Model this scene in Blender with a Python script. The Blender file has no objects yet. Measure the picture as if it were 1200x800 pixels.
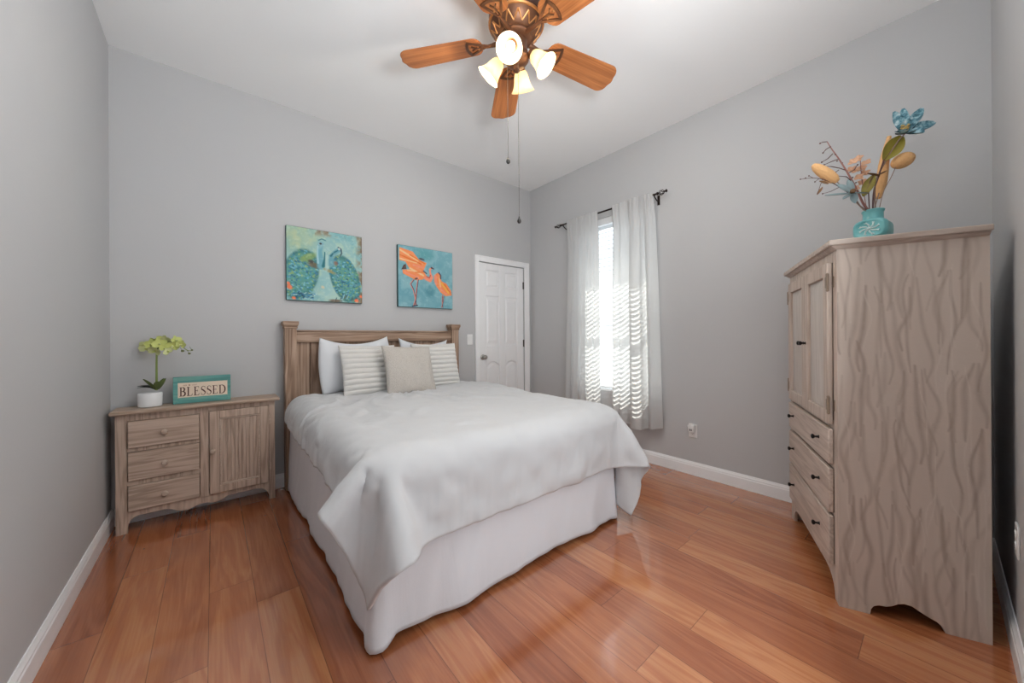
import bpy, bmesh, math, random
import numpy as np
from mathutils import Vector, Matrix, noise

SC = bpy.context.scene
COL = SC.collection
R = math.radians
PI = math.pi

# ------------------------------------------------------------------ camera
F_PX, YAW, ROLL, Y0, CAM_H = 419.87, 0.695543, -0.00725, 395.43, 1.1774
cam_data = bpy.data.cameras.new('camera')
cam = bpy.data.objects.new('camera', cam_data)
COL.objects.link(cam)
cam_data.sensor_width = 36.0
cam_data.lens = F_PX / 1200 * 36.0
cam_data.shift_y = (Y0 - 400) / 1200
cam_data.clip_start = 0.01
_F = Vector((math.sin(YAW), math.cos(YAW), 0))
_R = Vector((math.cos(YAW), -math.sin(YAW), 0))
_U = Vector((0, 0, 1))
_R2 = _R * math.cos(ROLL) + _U * math.sin(ROLL)
_U2 = _U * math.cos(ROLL) - _R * math.sin(ROLL)
m3 = Matrix((_R2, _U2, -_F)).transposed()
cam.matrix_world = Matrix.Translation((0, 0, CAM_H)) @ m3.to_4x4()
SC.camera = cam

# ------------------------------------------------------------------ light and exposure
SC.view_settings.view_transform = 'Standard'
SC.view_settings.look = 'None'
SC.view_settings.gamma = 1.0
SC.view_settings.use_curve_mapping = False
SC.view_settings.exposure = 0.23

world = bpy.data.worlds.new('sky')
SC.world = world
world.use_nodes = True
wb = world.node_tree.nodes['Background']
wb.inputs['Color'].default_value = (0.86, 0.93, 1.0, 1)
wb.inputs['Strength'].default_value = 2.2

def add_light(name, kind, energy, color, loc, direction=None, **kw):
    d = bpy.data.lights.new(name, kind)
    d.energy = energy
    d.color = color
    for k, v in kw.items():
        setattr(d, k, v)
    o = bpy.data.objects.new(name, d)
    COL.objects.link(o)
    o.location = loc
    if direction is not None:
        o.rotation_euler = Vector(direction).to_track_quat('-Z', 'Y').to_euler()
    return o

SUN_EL, SUN_AZ = R(48), R(12)           # sun travels towards -X, downwards
add_light('sun', 'SUN', 13.0, (1.0, 0.965, 0.90), (6, 2, 6),
          (-math.cos(SUN_EL) * math.cos(SUN_AZ), -math.cos(SUN_EL) * math.sin(SUN_AZ), -math.sin(SUN_EL)), angle=R(0.5))
# daylight that enters through the window
add_light('window_daylight', 'AREA', 3.0, (0.93, 0.97, 1.0), (3.62, 2.13, 1.5), (-1, 0, -0.05),
          shape='RECTANGLE', size=1.5, size_y=2.0)
# added soft fill lamp behind the camera; the wall there is closed
add_light('rear_fill', 'AREA', 22.0, (0.92, 0.97, 1.0), (1.15, -0.12, 1.35), (-0.35, 1, 0.10),
          shape='RECTANGLE', size=1.5, size_y=2.2)
# unseen upward lamp, added to brighten the ceiling and even out the room
add_light('ceiling_fill', 'AREA', 30.0, (0.92, 0.97, 1.0), (0.65, 0.10, 1.80), (0.0, 0.40, 1.0),
          shape='DISK', size=0.4)

# ------------------------------------------------------------------ colour + material helpers
def lin(c):
    c = c / 255.0
    return c / 12.92 if c <= 0.04045 else ((c + 0.055) / 1.055) ** 2.4

def C3(r, g, b):
    return (lin(r), lin(g), lin(b), 1.0)

def new_mat(name):
    m = bpy.data.materials.new(name)
    m.use_nodes = True
    nt = m.node_tree
    return m, nt, nt.nodes['Principled BSDF']

def nd(nt, t, **kw):
    n = nt.nodes.new(t)
    for k, v in kw.items():
        setattr(n, k, v)
    return n

def mth(nt, op, a, b=None, c=None):
    n = nt.nodes.new('ShaderNodeMath')
    n.operation = op
    for i, v in enumerate((a, b, c)):
        if v is None:
            continue
        if isinstance(v, (int, float)):
            n.inputs[i].default_value = v
        else:
            nt.links.new(v, n.inputs[i])
    return n.outputs[0]

def ramp(nt, fac, stops):
    n = nt.nodes.new('ShaderNodeValToRGB')
    e = n.color_ramp.elements
    while len(e) < len(stops):
        e.new(0.5)
    for i, (p, c) in enumerate(stops):
        e[i].position = p
        e[i].color = c
    nt.links.new(fac, n.inputs[0])
    return n.outputs[0]

def add_bump(nt, bsdf, height, strength=0.2, dist=0.01):
    b = nt.nodes.new('ShaderNodeBump')
    b.inputs['Strength'].default_value = strength
    b.inputs['Distance'].default_value = dist
    nt.links.new(height, b.inputs['Height'])
    nt.links.new(b.outputs[0], bsdf.inputs['Normal'])

def tex_noise(nt, vec, scale, detail=3.0, rough=0.55, dist=0.0):
    n = nt.nodes.new('ShaderNodeTexNoise')
    n.inputs['Scale'].default_value = scale
    n.inputs['Detail'].default_value = detail
    n.inputs['Roughness'].default_value = rough
    n.inputs['Distortion'].default_value = dist
    if vec is not None:
        nt.links.new(vec, n.inputs['Vector'])
    return n.outputs['Fac']

def obj_coord(nt, scale=(1, 1, 1), loc=(0, 0, 0)):
    t = nt.nodes.new('ShaderNodeTexCoord')
    m = nt.nodes.new('ShaderNodeMapping')
    m.inputs['Scale'].default_value = scale
    m.inputs['Location'].default_value = loc
    nt.links.new(t.outputs['Object'], m.inputs['Vector'])
    return m.outputs[0]

def plain(name, col, rough=0.5, metal=0.0, bump=None, var=0.06, spec=0.5, sheen=0.0, coat=0.0):
    """colour with a slight procedural variation, optional noise bump (scale, strength, distance)"""
    m, nt, b = new_mat(name)
    v = obj_coord(nt)
    f = tex_noise(nt, v, 9.0, 4.0)
    lo = tuple(max(0, x * (1 - var)) for x in col[:3]) + (1,)
    hi = tuple(min(1, x * (1 + var)) for x in col[:3]) + (1,)
    nt.links.new(ramp(nt, f, [(0.3, lo), (0.7, hi)]), b.inputs['Base Color'])
    b.inputs['Roughness'].default_value = rough
    b.inputs['Metallic'].default_value = metal
    b.inputs['Specular IOR Level'].default_value = spec
    b.inputs['Sheen Weight'].default_value = sheen
    b.inputs['Coat Weight'].default_value = coat
    if bump:
        add_bump(nt, b, tex_noise(nt, v, bump[0], 3.0), bump[1], bump[2])
    return m

def wood(name, dark, mid, light, axis='z', scale=1.0, rough=0.5, contrast=1.0, seed=0.0):
    m, nt, b = new_mat(name)
    s = [11.0 * scale] * 3
    s['xyz'.index(axis)] = 0.75 * scale
    v = obj_coord(nt, tuple(s), (seed, seed * 1.7, seed * 0.6))
    n1 = tex_noise(nt, v, 1.0, 3.0, 0.5, 0.9)
    rings = mth(nt, 'SINE', mth(nt, 'MULTIPLY', n1, 34.0))
    rings = mth(nt, 'MULTIPLY_ADD', rings, 0.5, 0.5)
    s2 = [70.0 * scale] * 3
    s2['xyz'.index(axis)] = 2.5 * scale
    n2 = tex_noise(nt, obj_coord(nt, tuple(s2), (seed, 3, 1)), 1.0, 4.0, 0.6)
    n3 = tex_noise(nt, obj_coord(nt, (3, 3, 3), (seed, 1, 2)), 1.0, 2.0)
    f = mth(nt, 'ADD', mth(nt, 'MULTIPLY', rings, 0.34 * contrast), mth(nt, 'MULTIPLY', n2, 0.5))
    f = mth(nt, 'ADD', f, mth(nt, 'MULTIPLY', n3, 0.3))
    nt.links.new(ramp(nt, f, [(0.25, dark), (0.55, mid), (0.85, light)]), b.inputs['Base Color'])
    b.inputs['Roughness'].default_value = rough
    b.inputs['Specular IOR Level'].default_value = 0.35
    add_bump(nt, b, n2, 0.12, 0.002)
    return m

def vcol_mat(name, rough=0.6, bump=None, coat=0.0):
    m, nt, b = new_mat(name)
    a = nt.nodes.new('ShaderNodeAttribute')
    a.attribute_name = 'paint'
    nt.links.new(a.outputs['Color'], b.inputs['Base Color'])
    b.inputs['Roughness'].default_value = rough
    b.inputs['Specular IOR Level'].default_value = 0.3
    if bump:
        add_bump(nt, b, tex_noise(nt, obj_coord(nt), bump[0], 3.0), bump[1], bump[2])
    return m

# ------------------------------------------------------------------ mesh helpers
class MB:
    """collects shapes; build() links them as ONE mesh object"""
    def __init__(self):
        self.v, self.f = [], []
    def add(self, vs, fs, M=None):
        o = len(self.v)
        for p in vs:
            p = Vector(p)
            self.v.append(M @ p if M is not None else p)
        self.f += [tuple(i + o for i in f) for f in fs]
        return self
    def box(self, x0, x1, y0, y1, z0, z1, M=None):
        vs = [(x, y, z) for z in (z0, z1) for y in (y0, y1) for x in (x0, x1)]
        fs = [(0, 2, 3, 1), (4, 5, 7, 6), (0, 1, 5, 4), (2, 6, 7, 3), (0, 4, 6, 2), (1, 3, 7, 5)]
        return self.add(vs, fs, M)
    def frustum(self, lo, hi, M=None):
        """lo / hi = (x0, x1, y0, y1, z)"""
        vs = [(x, y, q[4]) for q in (lo, hi) for y in q[2:4] for x in q[0:2]]
        fs = [(0, 2, 3, 1), (4, 5, 7, 6), (0, 1, 5, 4), (2, 6, 7, 3), (0, 4, 6, 2), (1, 3, 7, 5)]
        return self.add(vs, fs, M)
    def prism(self, poly, a, b, axis='y', M=None):
        """poly = 2D outline; extruded from a to b along axis (the two other axes in order)"""
        n = len(poly)
        def P(p, t):
            if axis == 'y': return (p[0], t, p[1])
            if axis == 'x': return (t, p[0], p[1])
            return (p[0], p[1], t)
        vs = [P(p, a) for p in poly] + [P(p, b) for p in poly]
        fs = [tuple(range(n))[::-1], tuple(range(n, 2 * n))]
        fs += [(i, (i + 1) % n, n + (i + 1) % n, n + i) for i in range(n)]
        return self.add(vs, fs, M)
    def lathe(self, prof, seg=32, M=None, cap=True):
        """prof = [(r, z), ...] around z"""
        vs, fs = [], []
        for r, z in prof:
            for k in range(seg):
                t = 2 * PI * k / seg
                vs.append((r * math.cos(t), r * math.sin(t), z))
        for i in range(len(prof) - 1):
            for k in range(seg):
                a, b2 = i * seg + k, i * seg + (k + 1) % seg
                fs.append((a, b2, b2 + seg, a + seg))
        if cap:
            if prof[0][0] > 1e-5: fs.append(tuple(range(seg))[::-1])
            if prof[-1][0] > 1e-5: fs.append(tuple(range((len(prof) - 1) * seg, len(prof) * seg)))
        return self.add(vs, fs, M)
    def tube(self, pts, r, seg=8, M=None):
        pts = [Vector(p) for p in pts]
        rs = r if isinstance(r, (list, tuple)) else [r] * len(pts)
        vs, fs = [], []
        up = Vector((0.13, 0.21, 1)).normalized()
        for i, p in enumerate(pts):
            d = (pts[min(i + 1, len(pts) - 1)] - pts[max(i - 1, 0)])
            d = d.normalized() if d.length > 1e-9 else Vector((0, 0, 1))
            a = up - d * up.dot(d)
            if a.length < 0.1:
                a = Vector((1, 0, 0)) - d * d.x
            a.normalize(); b = d.cross(a)
            up = a
            for k in range(seg):
                t = 2 * PI * k / seg
                vs.append(p + (a * math.cos(t) + b * math.sin(t)) * rs[i])
        for i in range(len(pts) - 1):
            for k in range(seg):
                a0, b0 = i * seg + k, i * seg + (k + 1) % seg
                fs.append((a0, b0, b0 + seg, a0 + seg))
        fs += [tuple(range(seg))[::-1], tuple(range((len(pts) - 1) * seg, len(pts) * seg))]
        return self.add(vs, fs, M)
    def ball(self, c, r, M=None, seg=16, rings=10):
        if isinstance(r, (int, float)): r = (r, r, r)
        prof = [(math.sin(PI * i / rings), -math.cos(PI * i / rings)) for i in range(rings + 1)]
        T = Matrix.Translation(c) @ Matrix.Diagonal((r[0], r[1], r[2], 1))
        if M is not None: T = M @ T
        return self.lathe([(max(a, 1e-6), b) for a, b in prof], seg, T, cap=False)
    def grid(self, fn, nu, nv, M=None, wrap_u=False):
        vs = [fn(i / nu if wrap_u else i / (nu - 1), j / (nv - 1)) for j in range(nv) for i in range(nu)]
        fs = []
        for j in range(nv - 1):
            for i in range(nu if wrap_u else nu - 1):
                a = j * nu + i; b = j * nu + (i + 1) % nu
                fs.append((a, b, b + nu, a + nu))
        return self.add(vs, fs, M)
    def build(self, name, mat, parent=None, smooth=False, bevel=0.0, seg=2, subsurf=0, angle=40, solid=0.0, weld=False):
        me = bpy.data.meshes.new(name)
        me.from_pydata([tuple(p) for p in self.v], [], self.f)
        bm = bmesh.new(); bm.from_mesh(me)
        if weld: bmesh.ops.remove_doubles(bm, verts=bm.verts, dist=1e-5)
        bmesh.ops.recalc_face_normals(bm, faces=bm.faces)
        bm.to_mesh(me); bm.free()
        me.materials.append(mat)
        o = bpy.data.objects.new(name, me)
        COL.objects.link(o)
        if parent is not None: o.parent = parent
        if solid:
            s = o.modifiers.new('thickness', 'SOLIDIFY'); s.thickness = solid; s.offset = 0
        if bevel:
            b = o.modifiers.new('edge', 'BEVEL'); b.width = bevel; b.segments = seg
            b.limit_method = 'ANGLE'; b.angle_limit = R(30)
        if subsurf:
            s = o.modifiers.new('smooth', 'SUBSURF'); s.levels = subsurf; s.render_levels = subsurf
        if smooth or bevel:
            for p in me.polygons: p.use_smooth = True
            if not subsurf:
                me.set_sharp_from_angle(angle=R(angle))
        return o

def tag(o, label, cat, group=None, kind=None):
    o['label'] = label
    o['category'] = cat
    if group: o['group'] = group
    if kind: o['kind'] = kind
    return o

def thing(name, label, cat, loc, rz=0.0, group=None):
    o = bpy.data.objects.new(name, None)
    o.empty_display_size = 0.1
    COL.objects.link(o)
    o.location = loc
    o.rotation_euler = (0, 0, rz)
    return tag(o, label, cat, group)

def struct(o, label, cat):
    return tag(o, label, cat, None, 'structure')

def copy_tree(o, parent=None):
    c = o.copy(); COL.objects.link(c)
    if parent is not None: c.parent = parent
    for ch in list(o.children): copy_tree(ch, c)
    return c

def frame_M(origin, zdir, xhint=(1, 0, 0)):
    z = Vector(zdir).normalized()
    x = Vector(xhint); x = x - z * x.dot(z)
    if x.length < 1e-3: x = Vector((0, 1, 0)) - z * z.y
    x.normalize(); y = z.cross(x)
    return Matrix.Translation(origin) @ Matrix((x, y, z)).transposed().to_4x4()

def at(u, v, d):
    """point of the room seen at photo pixel (u, v), d metres ahead of the camera"""
    return Vector((0, 0, CAM_H)) + (_F + _R2 * ((u - 600) / F_PX) - _U2 * ((v - Y0) / F_PX)) * d

def curve_pts(ctrl, n):
    """Catmull-Rom through control points"""
    P = [Vector(c) for c in ctrl]
    P = [P[0] * 2 - P[1]] + P + [P[-1] * 2 - P[-2]]
    out = []
    m = len(P) - 3
    for k in range(n):
        t = k / (n - 1) * m
        i = min(int(t), m - 1); t -= i
        a, b, c, d = P[i:i + 4]
        out.append(0.5 * ((2 * b) + (c - a) * t + (2 * a - 5 * b + 4 * c - d) * t * t + (3 * b - a - 3 * c + d) * t ** 3))
    return out

# ------------------------------------------------------------------ painting helpers (colour grids stored on mesh points)
def vnoise(h, w, cells, seed, octaves=4):
    rng = np.random.default_rng(seed)
    out = np.zeros((h, w)); amp = 1.0; tot = 0
    for o in range(octaves):
        c = max(2, int(cells * 2 ** o)); g = rng.random((c + 2, c + 2))
        y = np.linspace(0, c, h)[:, None]; x = np.linspace(0, c, w)[None, :]
        yi = y.astype(int); xi = x.astype(int); fy = y - yi; fx = x - xi
        fy = fy * fy * (3 - 2 * fy); fx = fx * fx * (3 - 2 * fx)
        out += amp * (g[yi, xi] * (1 - fx) * (1 - fy) + g[yi, xi + 1] * fx * (1 - fy) + g[yi + 1, xi] * (1 - fx) * fy + g[yi + 1, xi + 1] * fx * fy)
        tot += amp; amp *= 0.55
    return out / tot

class Canvas:
    """row 0 is the top; coordinates u (across) and v (down) in 0..1"""
    def __init__(self, w, h, base):
        self.w, self.h = w, h
        self.a = np.zeros((h, w, 3)); self.a[:] = base
        self.V, self.U = np.mgrid[0:h, 0:w]
        self.U = self.U / (w - 1); self.V = self.V / (h - 1)
    def blend(self, mask, col):
        m = np.clip(mask, 0, 1)[..., None]
        self.a = self.a * (1 - m) + np.array(col, float) * m
    def ellipse(self, cu, cv, ru, rv, col, ang=0, soft=0.15, op=1.0):
        c, s = math.cos(ang), math.sin(ang)
        du, dv = self.U - cu, self.V - cv
        x = (du * c + dv * s) / ru; y = (-du * s + dv * c) / rv
        d = np.sqrt(x * x + y * y)
        self.blend(np.clip((1 - d) / soft, 0, 1) * op, col)
    def stroke(self, pts, w, col, soft=0.4, op=1.0):
        if not isinstance(w, (list, tuple)): w = [w] * len(pts)
        m = np.zeros((self.h, self.w))
        for (a, b, wa, wb) in zip(pts[:-1], pts[1:], w[:-1], w[1:]):
            ax, ay = a[0], a[1]; bx, by = b[0], b[1]
            L = (bx - ax) ** 2 + (by - ay) ** 2 + 1e-12
            t = np.clip(((self.U - ax) * (bx - ax) + (self.V - ay) * (by - ay)) / L, 0, 1)
            d = np.hypot(self.U - (ax + t * (bx - ax)), self.V - (ay + t * (by - ay)))
            ww = wa + t * (wb - wa)
            m = np.maximum(m, np.clip((ww - d) / (ww * soft + 1e-9), 0, 1))
        self.blend(m * op, col)
    def poly(self, pts, col, op=1.0):
        inside = np.zeros((self.h, self.w), bool)
        n = len(pts); j = n - 1
        for i in range(n):
            xi, yi = pts[i]; xj, yj = pts[j]
            if yi != yj:
                c = ((yi > self.V) != (yj > self.V)) & (self.U < (xj - xi) * (self.V - yi) / (yj - yi) + xi)
                inside ^= c
            j = i
        self.blend(inside * op, col)
    def linear(self):
        c = np.clip(self.a, 0, 255) / 255.0
        return np.where(c <= 0.04045, c / 12.92, ((c + 0.055) / 1.055) ** 2.4)

def apply_paint(o, cols):
    """cols: (n_verts, 3) linear"""
    at_ = o.data.color_attributes.new('paint', 'FLOAT_COLOR', 'POINT')
    buf = np.ones((len(o.data.vertices), 4), np.float32)
    buf[:, :3] = cols
    at_.data.foreach_set('color', buf.ravel())

# ------------------------------------------------------------------ room
XL, XR, YB, YF, HC = -0.50, 3.135, 3.372, -0.175, 3.05
DX0, DX1, DZ = 2.325, 3.02, 2.052            # door opening
WY0, WY1, WZ0, WZ1 = 1.69, 2.55, 0.62, 2.42  # window opening

def wall_mat(name, col, bump=0.07):
    m, nt, b = new_mat(name)
    v = obj_coord(nt)
    f = tex_noise(nt, v, 1.6, 3.0)
    nt.links.new(ramp(nt, f, [(0.3, tuple(c * 0.985 for c in col[:3]) + (1,)), (0.7, col)]), b.inputs['Base Color'])
    b.inputs['Roughness'].default_value = 0.62
    b.inputs['Specular IOR Level'].default_value = 0.3
    add_bump(nt, b, tex_noise(nt, v, 85.0, 3.0), bump, 0.004)
    return m

M_wall = wall_mat('grey_wall_paint', C3(195, 195, 196))
M_ceil = wall_mat('white_ceiling_paint', C3(250, 250, 250), 0.05)
M_trim = plain('white_trim_paint', C3(246, 246, 247), 0.35, var=0.01)
M_door = plain('white_door_paint', C3(243, 243, 244), 0.38, var=0.01)

def floor_mat():
    m, nt, b = new_mat('glossy_reddish_hardwood')
    g = nt.nodes.new('ShaderNodeNewGeometry')
    sp = nt.nodes.new('ShaderNodeSeparateXYZ'); nt.links.new(g.outputs['Position'], sp.inputs[0])
    X, Y = sp.outputs[0], sp.outputs[1]
    xr = mth(nt, 'DIVIDE', mth(nt, 'ADD', X, 0.02 + 1.65), 0.165)
    row = mth(nt, 'FLOOR', xr); fx = mth(nt, 'FRACT', xr)
    w1 = nt.nodes.new('ShaderNodeTexWhiteNoise'); w1.noise_dimensions = '1D'; nt.links.new(row, w1.inputs['W'])
    yy = mth(nt, 'ADD', mth(nt, 'DIVIDE', Y, 1.22), mth(nt, 'MULTIPLY', w1.outputs['Value'], 9.0))
    idx = mth(nt, 'FLOOR', yy); fy = mth(nt, 'FRACT', yy)
    cb = nt.nodes.new('ShaderNodeCombineXYZ'); nt.links.new(row, cb.inputs[0]); nt.links.new(idx, cb.inputs[1])
    w2 = nt.nodes.new('ShaderNodeTexWhiteNoise'); w2.noise_dimensions = '2D'; nt.links.new(cb.outputs[0], w2.inputs['Vector'])
    rnd = w2.outputs['Value']
    # grain follows each board
    gx = mth(nt, 'ADD', mth(nt, 'MULTIPLY', X, 9.0), mth(nt, 'MULTIPLY', rnd, 37.0))
    gy = mth(nt, 'ADD', mth(nt, 'MULTIPLY', Y, 0.9), mth(nt, 'MULTIPLY', rnd, 91.0))
    cg = nt.nodes.new('ShaderNodeCombineXYZ'); nt.links.new(gx, cg.inputs[0]); nt.links.new(gy, cg.inputs[1]); nt.links.new(rnd, cg.inputs[2])
    n1 = tex_noise(nt, cg.outputs[0], 1.0, 3.0, 0.5, 1.2)
    rings = mth(nt, 'MULTIPLY_ADD', mth(nt, 'SINE', mth(nt, 'MULTIPLY', n1, 30.0)), 0.5, 0.5)
    cf = nt.nodes.new('ShaderNodeCombineXYZ')
    nt.links.new(mth(nt, 'MULTIPLY', gx, 14.0), cf.inputs[0]); nt.links.new(mth(nt, 'MULTIPLY', gy, 3.0), cf.inputs[1])
    fib = tex_noise(nt, cf.outputs[0], 1.0, 4.0, 0.65)
    big = tex_noise(nt, cg.outputs[0], 0.55, 2.0)
    fac = mth(nt, 'ADD', mth(nt, 'MULTIPLY', rnd, 0.25), mth(nt, 'MULTIPLY', rings, 0.13))
    fac = mth(nt, 'ADD', fac, mth(nt, 'MULTIPLY', fib, 0.28))
    fac = mth(nt, 'ADD', fac, mth(nt, 'MULTIPLY', big, 0.30))
    fac = mth(nt, 'ADD', fac, 0.065)
    col = ramp(nt, fac, [(0.16, C3(106, 51, 30)), (0.40, C3(154, 87, 54)), (0.60, C3(180, 111, 71)), (0.86, C3(206, 143, 97))])
    # dark knots
    vo = nt.nodes.new('ShaderNodeTexVoronoi'); vo.inputs['Scale'].default_value = 3.2
    cv = nt.nodes.new('ShaderNodeCombineXYZ'); nt.links.new(mth(nt, 'MULTIPLY', X, 1.6), cv.inputs[0]); nt.links.new(Y, cv.inputs[1])
    nt.links.new(cv.outputs[0], vo.inputs['Vector'])
    knot = mth(nt, 'LESS_THAN', mth(nt, 'ADD', vo.outputs['Distance'], mth(nt, 'MULTIPLY', fib, 0.02)), 0.034)
    # seams between boards
    ex = mth(nt, 'MINIMUM', fx, mth(nt, 'SUBTRACT', 1.0, fx))
    ey = mth(nt, 'MULTIPLY', mth(nt, 'MINIMUM', fy, mth(nt, 'SUBTRACT', 1.0, fy)), 1.22 / 0.165)
    seam = mth(nt, 'LESS_THAN', mth(nt, 'MINIMUM', ex, ey), 0.0085)
    dark = mth(nt, 'MAXIMUM', mth(nt, 'MULTIPLY', seam, 0.55), mth(nt, 'MULTIPLY', knot, 0.5))
    mx = nt.nodes.new('ShaderNodeMix'); mx.data_type = 'RGBA'
    nt.links.new(dark, mx.inputs[0]); nt.links.new(col, mx.inputs[6]); mx.inputs[7].default_value = C3(58, 26, 18)
    nt.links.new(mx.outputs[2], b.inputs['Base Color'])
    nt.links.new(mth(nt, 'MULTIPLY_ADD', fib, 0.08, 0.12), b.inputs['Roughness'])
    b.inputs['Specular IOR Level'].default_value = 0.95
    b.inputs['Coat Weight'].default_value = 0.7
    b.inputs['Coat Roughness'].default_value = 0.07
    b.inputs['Coat IOR'].default_value = 1.6
    h = mth(nt, 'SUBTRACT', mth(nt, 'MULTIPLY', big, 0.6), mth(nt, 'MULTIPLY', seam, 0.7))
    add_bump(nt, b, h, 0.10, 0.002)
    return m

o = MB().box(XL - 0.15, XR + 0.25, YF - 0.15, YB + 0.25, -0.12, 0).build('floor', floor_mat())
struct(o, 'glossy reddish brown hardwood floor of wide boards', 'floor')
o = MB().box(XL - 0.15, XR + 0.25, YF - 0.15, YB + 0.15, HC, HC + 0.12).build('ceiling', M_ceil)
struct(o, 'flat white ceiling above the bed', 'ceiling')
o = MB().box(XL - 0.15, XL, YF - 0.15, YB + 0.15, 0, HC).build('wall_left', M_wall)
struct(o, 'plain grey wall beside the dresser', 'wall')
mb = MB().box(XL, DX0, YB, YB + 0.12, 0, HC).box(DX1, XR + 0.2, YB, YB + 0.12, 0, HC).box(DX0, DX1, YB, YB + 0.12, DZ, HC)
o = mb.build('wall_back', M_wall)
struct(o, 'grey wall behind the headboard with two paintings', 'wall')
WT = 0.2
mb = MB().box(XR, XR + WT, YF - 0.15, WY0, 0, HC).box(XR, XR + WT, WY1, YB, 0, HC)
mb.box(XR, XR + WT, WY0, WY1, 0, WZ0).box(XR, XR + WT, WY0, WY1, WZ1, HC)
o = mb.build('wall_right', M_wall)
struct(o, 'grey wall with the curtained window', 'wall')
o = MB().box(XL, XR, YF - 0.15, YF, 0, HC).build('wall_front', M_wall)
struct(o, 'grey wall behind the back of the armoire', 'wall')

# eave of the house outside, above the window
mb = MB().box(XR + WT, 3.93, -0.3, 3.9, 2.74, 2.80).box(3.90, 3.93, -0.3, 3.9, 2.70, 2.90)
o = mb.build('roof_eave', M_trim)
struct(o, 'white roof eave outside above the window', 'eave')

def baseboard(name, p0, p1, nrm, label):
    """profile 11 cm high, 15 mm thick with a stepped cap, run from p0 to p1 along the wall"""
    prof = [(0, 0), (0.015, 0), (0.015, 0.078), (0.012, 0.084), (0.012, 0.092), (0.007, 0.102), (0.004, 0.110), (0, 0.110)]
    p0, p1, n = Vector((*p0, 0)), Vector((*p1, 0)), Vector((*nrm, 0))
    k = len(prof)
    vs = [p + n * a + Vector((0, 0, z)) for p in (p0, p1) for a, z in prof]
    fs = [tuple(range(k))[::-1], tuple(range(k, 2 * k))] + [(i, (i + 1) % k, k + (i + 1) % k, k + i) for i in range(k)]
    o = MB().add(vs, fs).build(name, M_trim)
    return struct(o, label, 'baseboard')
baseboard('baseboard_left', (XL, YF), (XL, YB), (1, 0), 'white baseboard along the plain wall beside the dresser')
baseboard('baseboard_back', (XL + 0.015, YB), (2.268, YB), (0, -1), 'white baseboard behind the dresser and headboard')
baseboard('baseboard_right', (XR, YF), (XR, YB - 0.02), (-1, 0), 'white baseboard below the window and outlet')
baseboard('baseboard_front', (XL + 0.015, YF), (XR - 0.015, YF), (0, 1), 'white baseboard behind the armoire')

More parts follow.
